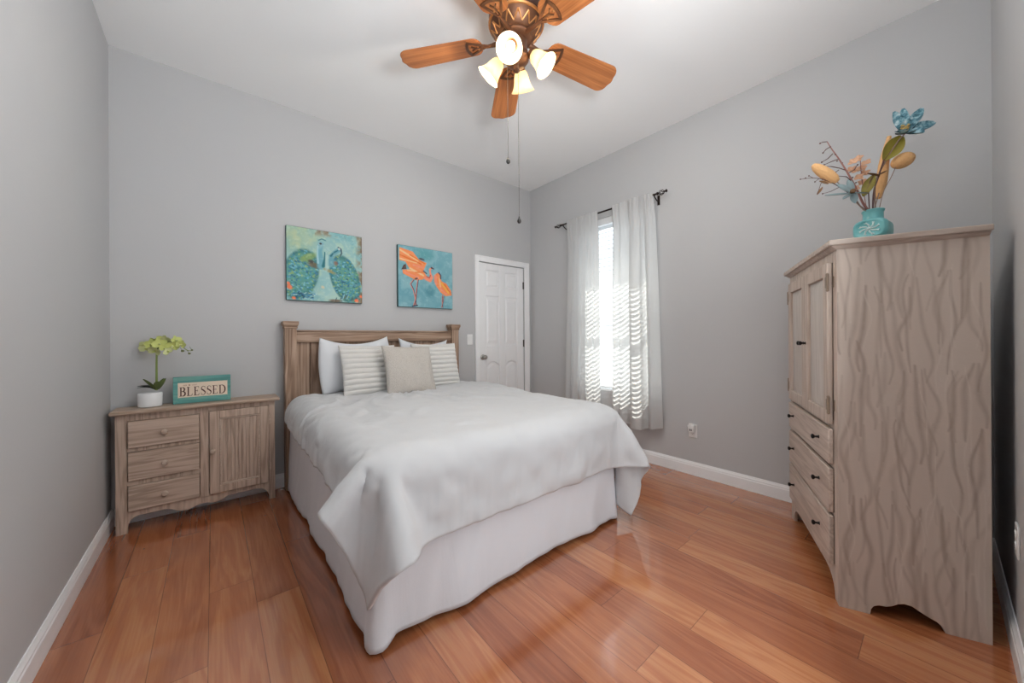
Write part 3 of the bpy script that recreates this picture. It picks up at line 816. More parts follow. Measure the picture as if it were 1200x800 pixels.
# draped cloth, 68 rows from foot to head, 76 points per row: first point then steps, in millimetres
CLOTH = [
433,1327,201,7,-23,30,4,-22,29,-1,-22,29,4,-22,28,11,-22,25,14,-22,23,22,-15,20,33,1,10,25,21,-2,17,28,-5,19,27,-5,23,21,-4,29,16,-2,30,9,-1,32,4,0,32,1,0,32,-2,0,31,0,0,31,2,0,32,2,0,31,0,-1,31,-1,-1,32,1,-1,31,4,0,31,3,-1,31,2,-1,31,-1,0,31,-4,1,31,-4,0,31,-4,0,30,-2,1,31,2,0,31,5,0,31,9,-1,30,4,0,31,-1,0,30,-6,0,30,-3,1,31,3,0,30,2,0,31,-2,-1,30,-3,0,31,2,0,30,4,-1,30,1,0,30,-1,-1,30,-2,0,30,0,-1,30,-1,0,30,1,0,30,3,-1,30,3,0,30,-3,-1,28,-10,-1,28,-11,-1,26,-15,0,24,-19,1,19,-23,1,13,-26,3,15,-27,4,21,-21,1,28,-9,-3,27,5,-12,19,14,-19,8,17,-23,-2,14,-25,-12,6,-27,-15,1,-25,-16,1,-26,-14,2,-25,-15,3,-26,-13,5,-26,-12,6,-27,-9,8,-26,-7,10,-27,
430,1347,233,10,-21,29,7,-22,28,3,-23,28,4,-22,27,7,-23,25,10,-22,23,20,-17,21,32,-2,11,27,19,-1,18,26,-5,19,26,-6,24,22,-4,29,13,-1,31,8,-1,32,2,1,32,0,0,31,0,0,32,0,0,31,-1,0,32,-1,-1,31,0,-1,31,-1,0,31,2,-1,31,4,-1,31,2,0,31,1,-1,31,-1,0,31,-4,0,31,-3,0,31,-2,1,31,-1,0,30,3,0,31,3,0,31,3,0,31,1,0,30,-2,0,30,-2,0,31,-1,0,30,0,0,31,-3,-1,31,-4,0,30,-3,-1,30,3,0,30,7,0,30,7,0,31,1,0,30,0,-1,30,0,0,30,0,-1,30,2,0,30,2,0,30,0,-1,29,-6,-1,29,-7,-1,29,-8,-1,26,-14,0,25,-18,0,19,-23,2,11,-27,4,17,-26,3,25,-16,0,28,-2,-8,23,11,-16,11,17,-22,0,15,-26,-9,10,-26,-14,3,-26,-16,-1,-26,-16,1,-25,-14,3,-25,-13,5,-27,-10,8,-26,-9,9,-27,-7,10,-27,-4,11,-27,
421,1364,265,16,-18,27,11,-21,28,6,-23,26,3,-23,26,5,-23,26,8,-22,23,18,-19,21,31,-5,12,28,17,1,20,25,-5,19,26,-6,25,20,-4,29,12,-1,32,4,0,32,-2,0,32,0,1,31,3,0,32,2,0,31,-2,0,32,-3,-1,31,0,-1,31,0,-1,31,1,0,31,3,-1,31,2,-1,31,1,-1,31,-1,0,31,-2,0,31,-2,1,30,-1,0,31,0,0,31,2,0,31,1,0,30,-1,0,31,-2,0,30,-1,0,31,1,0,30,0,1,30,-1,-1,31,-4,0,31,-5,-1,31,-3,0,30,-1,-1,30,5,0,30,8,0,30,5,0,30,0,0,30,-1,-1,30,1,0,30,4,-1,30,2,0,30,-1,-1,29,-8,0,30,-5,-1,29,-4,-2,28,-13,0,23,-18,1,17,-25,2,13,-27,4,20,-22,2,28,-9,-3,27,6,-13,14,16,-21,2,15,-25,-7,12,-27,-11,7,-26,-15,2,-26,-16,-1,-25,-15,1,-25,-14,5,-26,-10,7,-27,-8,10,-27,-6,11,-27,-4,11,-26,-2,13,-27,
410,1378,297,20,-15,26,14,-19,26,10,-22,26,6,-23,25,3,-23,25,7,-23,24,16,-20,21,29,-8,14,29,15,1,20,25,-5,20,24,-6,26,18,-3,31,8,-1,31,-5,1,32,-3,0,32,3,1,32,5,0,32,5,0,31,2,0,31,-2,-1,31,-1,-1,31,-3,-1,31,0,-1,31,0,0,31,1,-1,31,1,-1,31,1,0,31,-1,0,31,-1,0,31,0,0,31,0,0,30,1,0,31,0,0,30,-2,1,31,-1,0,30,0,0,31,2,0,30,2,0,31,0,0,30,-5,-1,31,-4,0,31,-4,-1,30,-5,-1,30,1,0,30,7,0,30,6,0,30,1,0,30,-3,-1,30,-1,0,30,6,0,30,3,-1,30,-1,0,30,-6,-1,30,-4,-1,29,-2,-1,28,-11,-1,22,-20,2,16,-26,3,16,-26,4,25,-16,0,28,-1,-9,20,13,-19,5,17,-24,-6,12,-27,-11,8,-26,-12,5,-26,-16,1,-26,-15,1,-25,-14,3,-26,-11,8,-27,-7,10,-27,-4,11,-27,-2,12,-26,0,13,-27,2,12,-27,
396,1389,329,22,-12,25,20,-16,25,14,-19,24,10,-22,25,5,-23,24,4,-24,24,12,-22,22,28,-11,15,30,13,2,20,24,-6,21,24,-5,29,14,-2,32,2,0,31,-6,1,31,-2,0,32,3,0,32,5,1,31,5,0,31,1,-1,32,0,0,31,-2,-1,31,-3,-1,31,-1,-1,31,0,-1,31,0,-1,30,0,-1,31,0,0,31,1,0,31,0,0,31,-1,0,31,0,1,30,-1,0,31,0,0,31,0,0,30,1,0,31,3,0,30,1,0,31,1,0,30,0,0,31,-4,0,30,-3,-1,31,-4,-1,30,-4,0,30,0,0,31,4,0,30,5,0,30,0,-1,30,-2,0,30,-1,-1,30,4,0,30,3,0,30,0,-1,30,-3,-1,30,-3,-1,30,-3,-1,28,-10,0,21,-21,2,16,-25,3,19,-24,3,28,-9,-3,25,8,-15,11,17,-24,-6,14,-27,-13,6,-26,-13,3,-26,-14,3,-26,-15,2,-26,-13,5,-26,-8,10,-26,-5,11,-27,-1,12,-27,1,13,-27,4,11,-27,6,11,-26,7,10,-27,
381,1396,360,24,-8,25,22,-12,24,19,-17,23,14,-20,24,9,-22,23,4,-24,23,9,-23,23,25,-15,17,30,10,3,20,25,-6,25,22,-4,31,8,0,32,0,0,31,-4,0,31,-4,1,32,3,0,31,5,-1,31,2,0,31,-1,0,31,-1,-1,32,-1,-1,31,-1,-1,31,0,-1,30,1,-1,31,0,-1,31,0,-1,31,0,0,31,0,0,31,0,1,30,-1,0,31,-3,0,30,-2,0,31,0,0,31,3,0,31,3,1,31,4,0,30,0,0,30,-1,-1,31,-2,0,31,-1,0,30,-2,-1,30,-1,0,31,-2,-1,30,-1,0,30,1,0,30,2,0,30,1,0,30,1,-1,30,0,0,30,1,0,30,1,-1,30,1,-1,31,-2,-1,30,-1,-1,30,-2,-1,29,-10,0,20,-22,2,17,-25,4,24,-19,0,28,0,-8,17,16,-21,-2,15,-27,-15,6,-27,-16,1,-26,-15,2,-26,-12,5,-26,-10,9,-26,-5,12,-27,-1,12,-27,2,12,-27,5,11,-27,6,11,-26,8,9,-27,9,9,-27,9,7,-27,
364,1398,392,26,-3,24,25,-7,23,21,-14,22,18,-18,23,13,-21,23,7,-23,23,7,-24,22,21,-16,18,32,7,4,20,25,-6,28,17,-2,32,2,1,32,-1,0,32,-2,1,31,-6,0,31,5,0,31,4,-1,31,-1,0,31,-3,-1,31,-2,-1,31,0,0,31,1,-1,31,2,-1,31,1,-1,31,0,-1,31,1,-1,30,-1,-1,31,0,1,31,-1,0,31,-1,0,30,-3,0,31,-1,0,30,-1,0,32,2,1,31,3,0,30,2,0,30,-2,0,31,-1,0,31,-1,0,30,0,-1,31,1,0,30,1,-1,30,0,0,30,-1,0,30,-1,0,30,1,-1,31,1,0,30,3,0,30,1,0,30,-2,0,30,0,-1,30,1,-1,30,0,-1,31,-1,-2,30,-1,-1,29,-8,0,20,-23,2,20,-22,3,27,-12,-3,24,10,-16,4,17,-25,-15,5,-28,-18,1,-26,-16,2,-26,-11,8,-26,-5,11,-27,-2,13,-27,4,12,-27,5,11,-27,7,10,-26,9,10,-27,9,8,-27,10,7,-26,11,5,-28,11,4,-27,
348,1395,423,26,4,23,26,-2,22,25,-9,22,20,-16,23,16,-19,22,11,-22,21,7,-23,22,19,-18,19,32,3,6,22,24,-5,32,6,0,31,0,1,32,-2,0,32,1,0,31,-5,1,30,6,-1,32,0,0,30,-3,-1,31,-2,-1,32,0,0,31,0,-1,31,2,-1,31,2,-1,31,0,0,31,0,-1,30,0,-2,31,0,0,31,0,0,30,0,0,31,-2,0,31,-1,0,31,-1,1,31,0,0,31,0,1,30,1,-1,31,-1,0,30,-1,0,31,0,0,31,-1,0,30,2,-1,30,1,0,31,1,0,30,3,1,30,0,-1,30,-2,0,30,-1,-1,30,1,0,31,2,0,29,0,0,30,-2,-1,30,1,-1,30,1,0,30,0,-2,32,-1,-1,30,1,-2,29,-5,0,19,-22,3,25,-19,1,28,0,-10,13,15,-22,-14,6,-28,-17,1,-26,-16,4,-27,-9,10,-27,-2,12,-27,4,13,-27,6,11,-27,9,9,-26,9,8,-27,10,8,-27,10,7,-27,10,6,-27,12,4,-26,12,1,-27,12,2,-28,
333,1389,454,25,6,23,26,3,21,27,0,21,23,-11,22,15,-20,21,18,-18,21,10,-22,22,19,-17,19,31,-2,9,25,17,-4,32,-3,1,32,1,1,31,2,0,31,-1,0,32,-2,1,31,1,-1,31,-1,0,31,1,-1,31,0,-1,31,-2,-1,31,3,-1,31,0,0,32,0,-1,31,-1,0,31,-1,0,30,0,-2,31,1,-1,30,0,0,31,0,0,30,0,0,31,0,0,32,-1,0,31,-1,1,30,0,0,31,1,0,31,0,0,31,-1,0,30,0,0,30,1,-1,31,0,0,30,1,0,31,1,0,30,-2,0,30,1,0,30,1,-1,30,0,0,30,-1,-1,30,0,0,30,-1,0,30,0,-1,30,1,0,30,0,-1,30,0,-1,31,0,-2,30,1,-1,30,-1,-1,21,-20,3,29,-10,-3,21,11,-19,-6,9,-27,-18,-2,-25,-13,8,-27,-5,11,-28,2,12,-28,7,10,-26,10,9,-27,10,7,-27,11,5,-27,11,5,-27,11,5,-27,11,5,-27,11,3,-27,12,3,-27,12,1,-27,12,2,-27,
318,1381,484,26,5,22,25,6,22,26,5,21,27,2,20,16,-19,21,15,-20,21,22,-13,19,18,-17,19,30,-6,11,31,5,1,31,5,-1,31,-2,2,32,2,-1,31,0,0,31,0,1,31,-2,0,31,0,-1,31,1,-2,31,-1,-1,31,-1,0,31,1,0,32,0,-1,31,-1,0,31,-3,1,31,-1,-1,31,-1,-1,30,2,-1,31,1,-1,30,1,-1,31,0,0,31,0,1,32,0,0,30,-1,0,31,0,0,30,1,0,31,-1,0,31,-2,1,30,1,-1,31,2,-1,31,-1,1,30,0,0,30,1,0,30,0,0,30,0,0,30,0,-1,30,0,0,30,0,-1,30,-1,0,30,0,-1,30,0,0,30,0,0,30,0,0,30,-1,-2,31,0,-1,31,-1,-2,30,1,-1,25,-15,2,28,4,-12,4,13,-27,-17,-4,-24,-8,10,-27,3,11,-28,7,9,-28,9,7,-27,11,5,-27,11,5,-27,13,1,-27,11,3,-27,11,5,-27,10,6,-27,12,3,-27,11,3,-27,11,3,-27,12,2,-27,12,3,-27,
303,1374,514,26,4,22,26,4,21,26,6,20,26,6,21,26,3,19,12,-21,21,21,-15,20,25,-11,17,31,-3,8,31,0,5,32,2,0,32,1,0,32,0,1,31,0,0,31,0,0,31,-1,-1,31,0,0,31,0,-2,31,0,0,32,-2,0,31,-1,1,31,0,-1,31,-2,0,31,-2,-1,31,-1,0,30,-2,0,31,0,-1,31,3,-1,31,2,-2,30,0,0,31,0,0,30,0,1,32,0,0,30,0,0,30,0,0,32,-1,0,30,0,0,30,1,-1,31,0,0,30,0,1,30,-1,0,31,1,0,30,0,1,30,0,-1,31,1,-1,30,-1,0,30,0,0,30,-1,-1,30,0,0,30,-1,0,30,1,0,30,0,-1,30,-1,-1,32,-1,-1,31,0,-2,29,-6,1,30,-1,-7,18,10,-19,-15,1,-26,5,8,-28,8,8,-27,7,9,-28,11,4,-27,11,3,-27,12,3,-27,12,1,-27,12,3,-27,12,3,-27,11,5,-27,11,4,-27,11,3,-27,11,3,-27,12,4,-27,11,3,-27,11,4,-27,
287,1387,542,27,0,22,25,0,21,26,0,21,26,2,20,28,1,19,26,7,17,16,-17,21,28,-6,15,31,-3,8,32,1,2,32,0,2,33,1,0,32,0,1,32,0,0,31,0,0,31,-1,-1,31,0,-1,31,0,-1,31,-2,1,32,-1,2,32,-2,0,31,0,-1,30,-1,-2,31,0,-2,30,-3,2,31,-3,0,30,1,-1,32,4,-3,31,0,2,30,0,-1,30,0,0,31,0,0,31,0,0,30,0,0,31,-1,1,30,1,-1,31,0,0,30,1,-1,31,-1,0,30,0,1,30,0,0,31,0,0,30,0,1,30,0,-1,32,1,0,30,0,-1,30,-1,0,30,0,0,30,-1,-1,30,-1,1,30,-1,1,30,0,-1,31,0,-2,32,-1,-1,32,-1,-2,30,0,-5,29,-1,-5,3,6,-26,14,3,-27,8,8,-27,7,7,-28,12,2,-27,11,3,-27,12,4,-27,12,3,-28,12,3,-26,11,4,-28,10,4,-27,12,3,-27,11,4,-27,11,3,-27,11,4,-27,11,3,-27,11,5,-27,11,4,-27,
288,1420,551,23,-2,25,22,-2,24,24,-2,24,24,-3,24,24,-2,21,25,-4,21,29,-3,16,30,-1,9,31,-1,7,32,0,2,33,1,0,33,0,1,32,0,0,31,0,0,31,0,0,31,0,-1,31,-1,0,31,-1,0,32,-1,0,33,-2,3,31,-2,1,31,-1,-1,30,0,-3,31,-1,-1,30,-1,0,31,-2,0,30,1,-2,32,1,2,31,1,-1,30,0,0,30,0,-1,31,0,0,30,0,0,31,-1,0,30,0,1,30,1,-1,31,0,0,30,0,0,31,0,0,30,0,0,30,0,0,30,0,0,31,0,0,31,0,1,32,-1,1,31,0,0,30,0,-1,30,0,-1,29,-1,-1,30,0,0,30,-2,1,30,0,0,31,1,-2,32,-2,0,33,-1,-2,30,1,-6,27,2,-12,18,2,-24,15,1,-27,11,5,-27,11,3,-28,10,5,-27,11,4,-28,11,4,-27,11,4,-27,12,4,-27,10,4,-28,10,5,-27,10,4,-28,10,4,-27,10,5,-27,11,4,-27,10,4,-27,10,5,-28,10,5,-27,
309,1443,540,23,-2,23,18,3,29,21,-1,28,21,-1,25,21,-2,25,21,-3,24,26,-3,19,30,-2,10,31,-1,6,33,1,2,33,0,0,33,0,0,31,0,1,31,0,0,31,0,-1,31,-1,0,31,0,0,31,-1,0,32,-2,1,33,-2,3,31,-2,0,30,0,-1,31,-1,-2,31,0,0,30,-1,-1,31,-1,-1,30,0,0,31,1,0,31,0,0,30,0,0,31,0,0,30,0,0,30,0,0,31,0,0,30,0,0,31,0,0,30,0,0,30,0,0,31,0,0,30,0,1,30,0,0,30,0,0,31,0,0,31,0,0,32,-1,1,31,0,0,30,0,0,30,-1,0,30,0,-1,30,-1,-1,31,0,0,30,-1,-1,30,0,0,30,0,0,33,-1,-2,31,1,-8,27,2,-16,21,2,-21,14,2,-27,11,3,-29,15,3,-26,13,4,-26,11,4,-27,11,4,-28,10,4,-27,9,5,-28,9,5,-28,9,4,-28,9,5,-28,9,5,-28,8,4,-28,8,4,-28,8,4,-28,7,4,-28,9,4,-28,
331,1466,529,21,0,25,18,2,29,20,0,27,22,-3,24,21,-2,24,16,1,28,14,2,28,30,-1,10,31,-1,5,32,0,3,32,0,0,32,0,0,32,-1,0,31,0,1,31,0,0,31,0,-1,31,-1,0,31,-1,0,32,-1,1,32,-3,0,31,-1,-1,31,-1,0,30,0,0,31,-1,0,31,-1,0,30,-1,0,31,0,0,30,1,0,31,0,0,31,1,0,30,0,0,30,0,0,31,-1,0,30,0,1,31,1,1,31,0,0,30,0,-1,30,0,-1,30,0,0,30,0,2,30,0,1,30,-1,-3,31,0,1,31,0,-1,31,-1,1,32,0,-1,31,0,0,30,-1,0,30,0,1,30,0,0,31,0,0,30,0,0,30,-1,-1,30,0,0,31,0,-3,31,0,-8,27,2,-15,22,1,-22,17,2,-24,16,2,-25,10,4,-28,8,4,-29,8,4,-28,7,3,-29,7,4,-28,7,3,-29,7,4,-28,8,3,-29,8,5,-28,8,5,-28,8,3,-28,7,3,-29,6,3,-28,6,2,-29,7,2,-28,
349,1493,522,19,1,27,19,1,27,20,0,26,17,-1,26,9,2,31,10,0,30,26,1,18,27,0,17,31,0,5,31,-1,3,32,0,0,31,0,0,31,-1,0,31,0,0,31,0,0,32,-1,0,31,-1,0,31,0,0,31,-2,0,32,-2,0,31,-1,0,31,-1,0,30,-1,0,31,-1,0,31,-1,0,31,0,1,30,0,0,31,0,-1,30,1,0,31,0,0,30,0,0,31,0,0,30,0,0,31,0,3,31,1,5,31,0,0,29,0,-4,31,-1,-4,30,0,0,30,0,0,30,0,1,30,0,-1,30,-1,0,31,0,0,31,0,0,32,-1,0,31,0,0,30,0,0,30,-1,0,32,0,1,31,1,5,30,0,-1,29,-1,-4,30,-1,-1,30,1,-3,30,0,-7,27,1,-15,23,1,-20,19,2,-23,2,0,-29,3,0,-30,5,1,-30,6,1,-29,6,3,-28,7,3,-29,7,4,-29,7,2,-28,6,3,-29,8,3,-28,8,5,-29,7,3,-28,7,3,-29,6,1,-28,6,1,-29,6,1,-29,
363,1523,518,18,1,27,19,1,27,16,0,27,8,1,31,5,1,31,17,1,27,24,1,21,28,0,14,31,-1,7,31,0,2,31,-1,0,31,0,0,31,0,0,31,-1,0,32,0,0,31,0,0,31,-1,0,31,-1,0,31,-1,0,31,-2,0,31,-1,0,31,-2,0,31,-1,0,30,-1,2,31,-1,4,31,0,-1,31,1,-2,30,0,-3,31,1,0,30,-1,0,31,0,0,30,0,0,30,0,0,32,0,1,31,1,5,30,0,3,30,0,-3,30,0,-6,30,-1,0,30,0,0,31,0,0,30,0,0,30,0,0,31,-1,0,30,0,2,32,-1,4,31,-1,2,30,0,-1,30,0,-2,32,1,-3,31,0,4,30,0,-1,30,0,-5,29,-1,0,30,0,-3,30,1,-7,27,0,-14,22,1,-20,14,1,-27,13,0,-26,0,1,-30,-4,0,-30,0,0,-30,2,0,-29,3,0,-30,4,1,-29,5,1,-29,6,1,-29,6,2,-29,8,3,-29,6,2,-28,7,3,-29,7,2,-28,6,1,-29,6,1,-29,
375,1554,515,16,1,27,16,1,28,11,1,30,6,2,32,5,1,32,20,1,24,21,0,24,29,-1,12,31,0,7,31,-1,1,31,0,0,32,0,0,31,-1,0,31,0,0,31,0,0,31,-1,0,31,-1,0,31,-1,0,31,-1,0,30,-1,0,31,-1,0,31,-3,5,31,-2,4,30,-1,3,31,0,-2,32,1,-4,30,1,-5,31,0,-1,30,0,0,31,0,0,30,-1,0,31,0,0,30,0,0,31,1,0,31,0,0,31,0,2,29,0,4,30,0,-6,30,0,0,31,0,0,30,0,0,30,-1,0,30,0,0,30,0,2,31,-1,3,32,-1,2,31,-2,-7,29,0,0,31,1,0,31,1,0,32,0,2,30,0,-2,30,0,0,29,0,0,30,0,-3,29,0,-7,27,1,-14,22,0,-20,17,1,-25,10,1,-28,0,0,-30,0,0,-29,-1,0,-30,-1,0,-30,0,1,-30,-1,0,-30,4,0,-29,3,0,-30,3,0,-29,4,0,-29,4,1,-29,6,2,-29,6,1,-29,7,1,-29,6,1,-28,
384,1585,513,15,2,28,13,1,29,7,1,32,5,2,32,7,1,32,15,0,28,25,0,19,29,0,11,31,-1,7,32,0,1,31,-1,0,31,0,0,32,0,0,31,0,0,31,-1,0,31,-1,0,30,-1,0,31,-1,0,30,-1,0,31,-1,0,30,-1,0,32,-2,2,30,-2,4,30,-1,3,32,1,-3,31,0,-6,30,1,0,31,-1,0,31,0,2,31,0,-2,30,0,0,30,0,0,31,0,0,31,0,0,31,0,0,30,0,0,30,0,4,29,0,-4,30,0,0,30,0,2,31,0,-2,30,0,0,30,-1,0,30,0,4,31,-1,3,32,-2,-7,31,-1,0,30,0,0,30,1,0,31,1,0,31,0,0,30,1,0,30,-1,0,30,0,0,29,1,-2,29,0,-8,27,0,-14,23,1,-19,15,0,-26,8,1,-29,8,0,-29,1,0,-30,-1,0,-29,-2,1,-30,-4,0,-30,0,0,-29,5,0,-30,6,0,-29,0,0,-30,-4,0,-29,-1,0,-30,2,0,-29,5,0,-29,6,1,-30,6,1,-28,
390,1617,512,13,2,30,11,1,29,7,1,32,3,1,32,7,1,32,17,1,27,25,0,18,29,-1,13,31,0,6,31,-1,1,31,0,0,31,0,0,32,-1,0,31,0,0,31,-1,0,31,-1,0,30,0,0,31,-1,0,30,-1,0,31,-1,0,31,-1,0,30,-2,0,31,-2,3,30,0,2,31,0,-5,31,0,0,30,0,0,32,0,0,31,-1,4,30,0,-4,30,0,0,31,0,0,30,0,0,31,0,0,31,0,0,30,0,0,30,0,0,30,0,3,29,0,-3,31,0,3,30,0,-3,30,0,0,30,0,0,30,-1,5,31,-1,0,32,-2,-5,31,-1,0,30,1,0,30,0,1,31,1,-1,30,1,0,30,0,0,30,0,0,30,0,0,30,0,-1,29,1,-8,26,0,-15,23,0,-19,16,0,-25,9,1,-29,1,0,-30,4,0,-30,2,1,-29,-3,0,-30,-3,0,-30,0,0,-29,8,0,-30,8,1,-29,0,0,-29,-7,-1,-30,-5,0,-30,-3,0,-29,2,0,-30,7,0,-29,5,1,-29,
395,1649,512,12,2,30,10,1,30,6,1,31,1,1,32,9,1,31,18,0,27,24,0,19,28,0,14,31,-1,6,31,0,2,30,0,1,31,-1,-3,32,0,0,32,-1,0,31,0,0,30,-1,0,31,-1,0,31,-1,0,30,-1,0,31,-1,0,31,-1,0,30,-1,0,31,-2,0,30,0,3,31,0,-3,30,-1,0,30,0,0,32,0,0,31,0,4,31,0,-4,30,-1,0,30,0,0,31,0,0,30,0,0,31,0,0,30,0,0,30,0,0,30,1,0,30,0,0,30,0,2,31,0,-2,30,0,0,30,-1,0,30,-1,2,31,-1,-2,32,-2,0,30,-1,0,30,1,0,30,1,1,31,1,-1,30,0,0,30,1,0,30,0,0,30,0,2,30,0,-3,29,0,-8,26,0,-14,23,0,-20,16,1,-25,9,0,-29,1,0,-30,2,1,-30,3,0,-29,-3,0,-30,-2,0,-29,2,1,-30,8,0,-29,6,0,-30,-2,0,-29,-6,0,-30,-4,-1,-29,-4,0,-30,1,0,-29,6,0,-30,4,1,-29,
400,1681,513,10,2,30,9,1,30,4,1,31,1,1,32,10,1,31,19,0,26,23,0,20,28,-1,13,31,0,6,30,0,4,31,-1,1,31,0,-5,32,-1,0,32,-1,0,30,0,0,31,-1,0,31,-1,0,30,-1,0,31,-1,0,31,0,0,31,-1,0,30,-1,0,30,-2,0,31,0,1,30,-1,-1,30,-1,0,31,0,0,31,0,1,31,0,0,31,0,-1,31,0,0,30,-1,0,30,0,0,30,0,0,31,1,0,30,0,0,30,0,0,30,0,0,31,0,0,30,0,0,30,0,0,30,0,0,31,-1,0,30,0,0,31,-2,0,31,-1,0,30,-1,0,30,1,0,30,0,0,30,1,0,31,1,0,30,0,0,31,0,0,29,0,5,29,0,-6,29,1,-8,26,0,-13,22,0,-21,16,0,-25,10,0,-29,3,0,-29,3,1,-30,2,0,-30,1,0,-29,0,1,-30,2,0,-29,3,0,-30,1,0,-29,-2,0,-30,-3,0,-29,-1,0,-30,-1,0,-29,0,0,-30,4,0,-29,3,0,-29,
403,1713,513,9,2,31,6,1,31,3,1,32,4,1,31,11,0,30,18,0,26,23,0,20,28,0,13,31,-1,6,30,0,3,31,-1,-1,32,0,-3,31,-1,0,32,0,0,30,-1,0,31,-1,0,30,0,0,31,-1,0,31,-1,0,31,-1,0,31,-1,0,30,-1,0,30,-1,0,31,-1,0,30,-1,0,30,0,0,30,-1,0,31,0,0,31,0,0,31,0,0,31,0,0,30,0,0,30,0,0,30,0,0,30,1,0,31,-1,0,31,0,0,30,0,0,30,0,0,31,1,0,30,0,0,30,-1,0,30,0,0,30,-1,0,32,-1,0,30,-1,0,30,0,0,30,0,0,30,1,0,30,-1,0,30,1,0,30,1,0,30,-1,4,30,0,-1,30,1,-4,29,0,-7,26,0,-14,22,0,-21,16,0,-25,10,1,-28,3,0,-30,2,0,-30,2,0,-29,2,1,-30,0,0,-29,2,0,-30,0,0,-29,-1,0,-30,-1,0,-29,1,0,-30,3,1,-29,1,-1,-29,0,0,-30,1,0,-29,2,1,-30,
406,1745,515,7,2,31,5,1,31,3,1,32,4,0,31,11,1,29,18,0,26,24,0,19,29,-1,13,30,0,5,31,-1,1,31,0,0,31,-1,-1,32,0,0,30,-1,0,31,-1,0,30,0,0,31,-1,0,30,0,0,31,-1,0,31,-1,0,31,-2,0,30,-1,0,31,-1,0,30,-1,0,30,0,0,31,-1,0,30,0,0,30,-1,0,31,1,0,31,0,0,30,-1,0,31,0,0,30,0,0,30,1,0,30,0,0,31,0,0,31,-1,0,30,0,0,30,1,0,30,0,0,30,0,0,31,0,0,30,0,0,30,-1,0,31,-1,0,31,0,0,30,0,0,30,1,0,30,-1,0,30,0,0,30,0,0,30,0,0,30,0,1,30,0,0,30,1,-2,29,0,-7,26,0,-14,22,-1,-21,16,0,-25,10,1,-28,3,0,-30,0,0,-29,1,1,-30,1,0,-30,1,0,-29,0,0,-30,0,0,-29,-2,1,-30,1,0,-29,4,0,-29,5,0,-30,3,0,-29,-2,0,-30,-1,0,-29,2,0,-29,
408,1777,516,3,2,32,5,1,32,4,0,31,6,1,31,11,0,29,18,0,25,24,0,19,29,0,13,30,-1,4,31,-1,0,31,0,0,31,-1,0,31,0,0,31,-1,0,30,0,0,31,0,0,30,-1,0,31,0,0,30,-1,0,31,-2,0,31,-1,0,31,-1,0,30,-1,0,31,-1,0,30,-1,0,30,-1,0,30,0,0,31,0,0,30,0,0,31,0,0,30,0,0,30,0,0,31,0,0,30,0,0,30,1,0,31,-1,0,31,0,0,30,0,0,30,0,0,30,0,0,30,0,0,31,0,0,31,0,0,30,0,0,30,-1,0,30,0,0,30,1,0,30,1,0,30,0,0,31,-1,1,30,-2,0,30,0,-1,30,1,0,30,0,0,29,0,-2,30,0,-6,27,0,-14,22,-1,-20,16,1,-25,9,0,-29,3,1,-30,-1,0,-29,0,0,-30,0,0,-29,0,0,-30,0,1,-29,1,0,-30,-1,0,-29,2,0,-30,5,0,-29,4,0,-30,0,0,-29,-2,0,-30,-3,0,-29,2,0,-29,
410,1809,518,0,2,32,3,0,32,6,1,30,7,0,31,12,0,29,18,0,25,24,0,19,29,0,12,31,0,4,31,-1,0,30,-1,0,31,-1,0,31,0,0,31,0,1,30,-1,2,31,0,0,30,0,-3,31,-1,0,30,-1,0,31,-1,0,31,-2,0,30,-1,0,31,-1,0,30,-1,0,30,-1,0,31,0,0,30,-1,0,31,0,0,30,0,0,30,0,0,30,0,0,31,0,0,30,1,0,30,0,0,30,0,0,31,0,0,31,-1,0,30,0,0,30,1,0,30,0,0,30,0,0,31,-1,3,31,0,2,30,0,-1,30,0,-3,30,0,0,30,0,4,30,0,5,30,0,3,30,0,-3,29,-1,-8,31,0,-2,31,0,0,30,1,0,30,0,-1,29,0,-7,27,-1,-14,23,0,-19,15,0,-26,9,0,-28,3,1,-30,0,0,-30,1,0,-29,-1,1,-30,-1,0,-30,0,0,-29,1,0,-29,2,0,-30,4,0,-29,4,0,-30,1,1,-29,-3,-1,-30,-5,0,-29,-3,0,-30,0,0,-30,
414,1841,518,-2,1,33,2,1,32,6,0,31,7,1,30,11,0,29,19,-1,25,24,0,19,29,0,11,31,0,4,31,-1,0,30,-1,0,31,0,0,31,-1,0,30,0,0,31,-1,0,30,0,0,31,0,0,31,-1,0,30,-1,0,31,-1,0,30,-1,0,31,-1,0,30,-1,0,30,-1,0,31,-1,0,30,-1,0,31,-1,0,30,0,0,31,0,0,30,1,0,30,0,0,30,0,0,30,0,0,30,0,0,30,0,0,31,0,0,31,0,0,30,0,0,30,0,0,30,0,0,30,0,0,31,-1,0,31,0,0,30,0,0,30,0,0,30,0,0,30,0,3,30,0,5,30,0,3,29,0,-4,30,0,-7,30,0,0,31,0,0,30,0,0,30,0,-2,30,0,-6,27,0,-13,22,-1,-21,16,0,-25,9,1,-28,3,0,-30,4,0,-29,2,0,-30,0,1,-30,-2,0,-29,-2,0,-30,1,0,-29,4,1,-30,4,0,-29,2,0,-30,-3,0,-29,-5,0,-29,-4,-1,-30,-2,0,-29,0,0,-30,
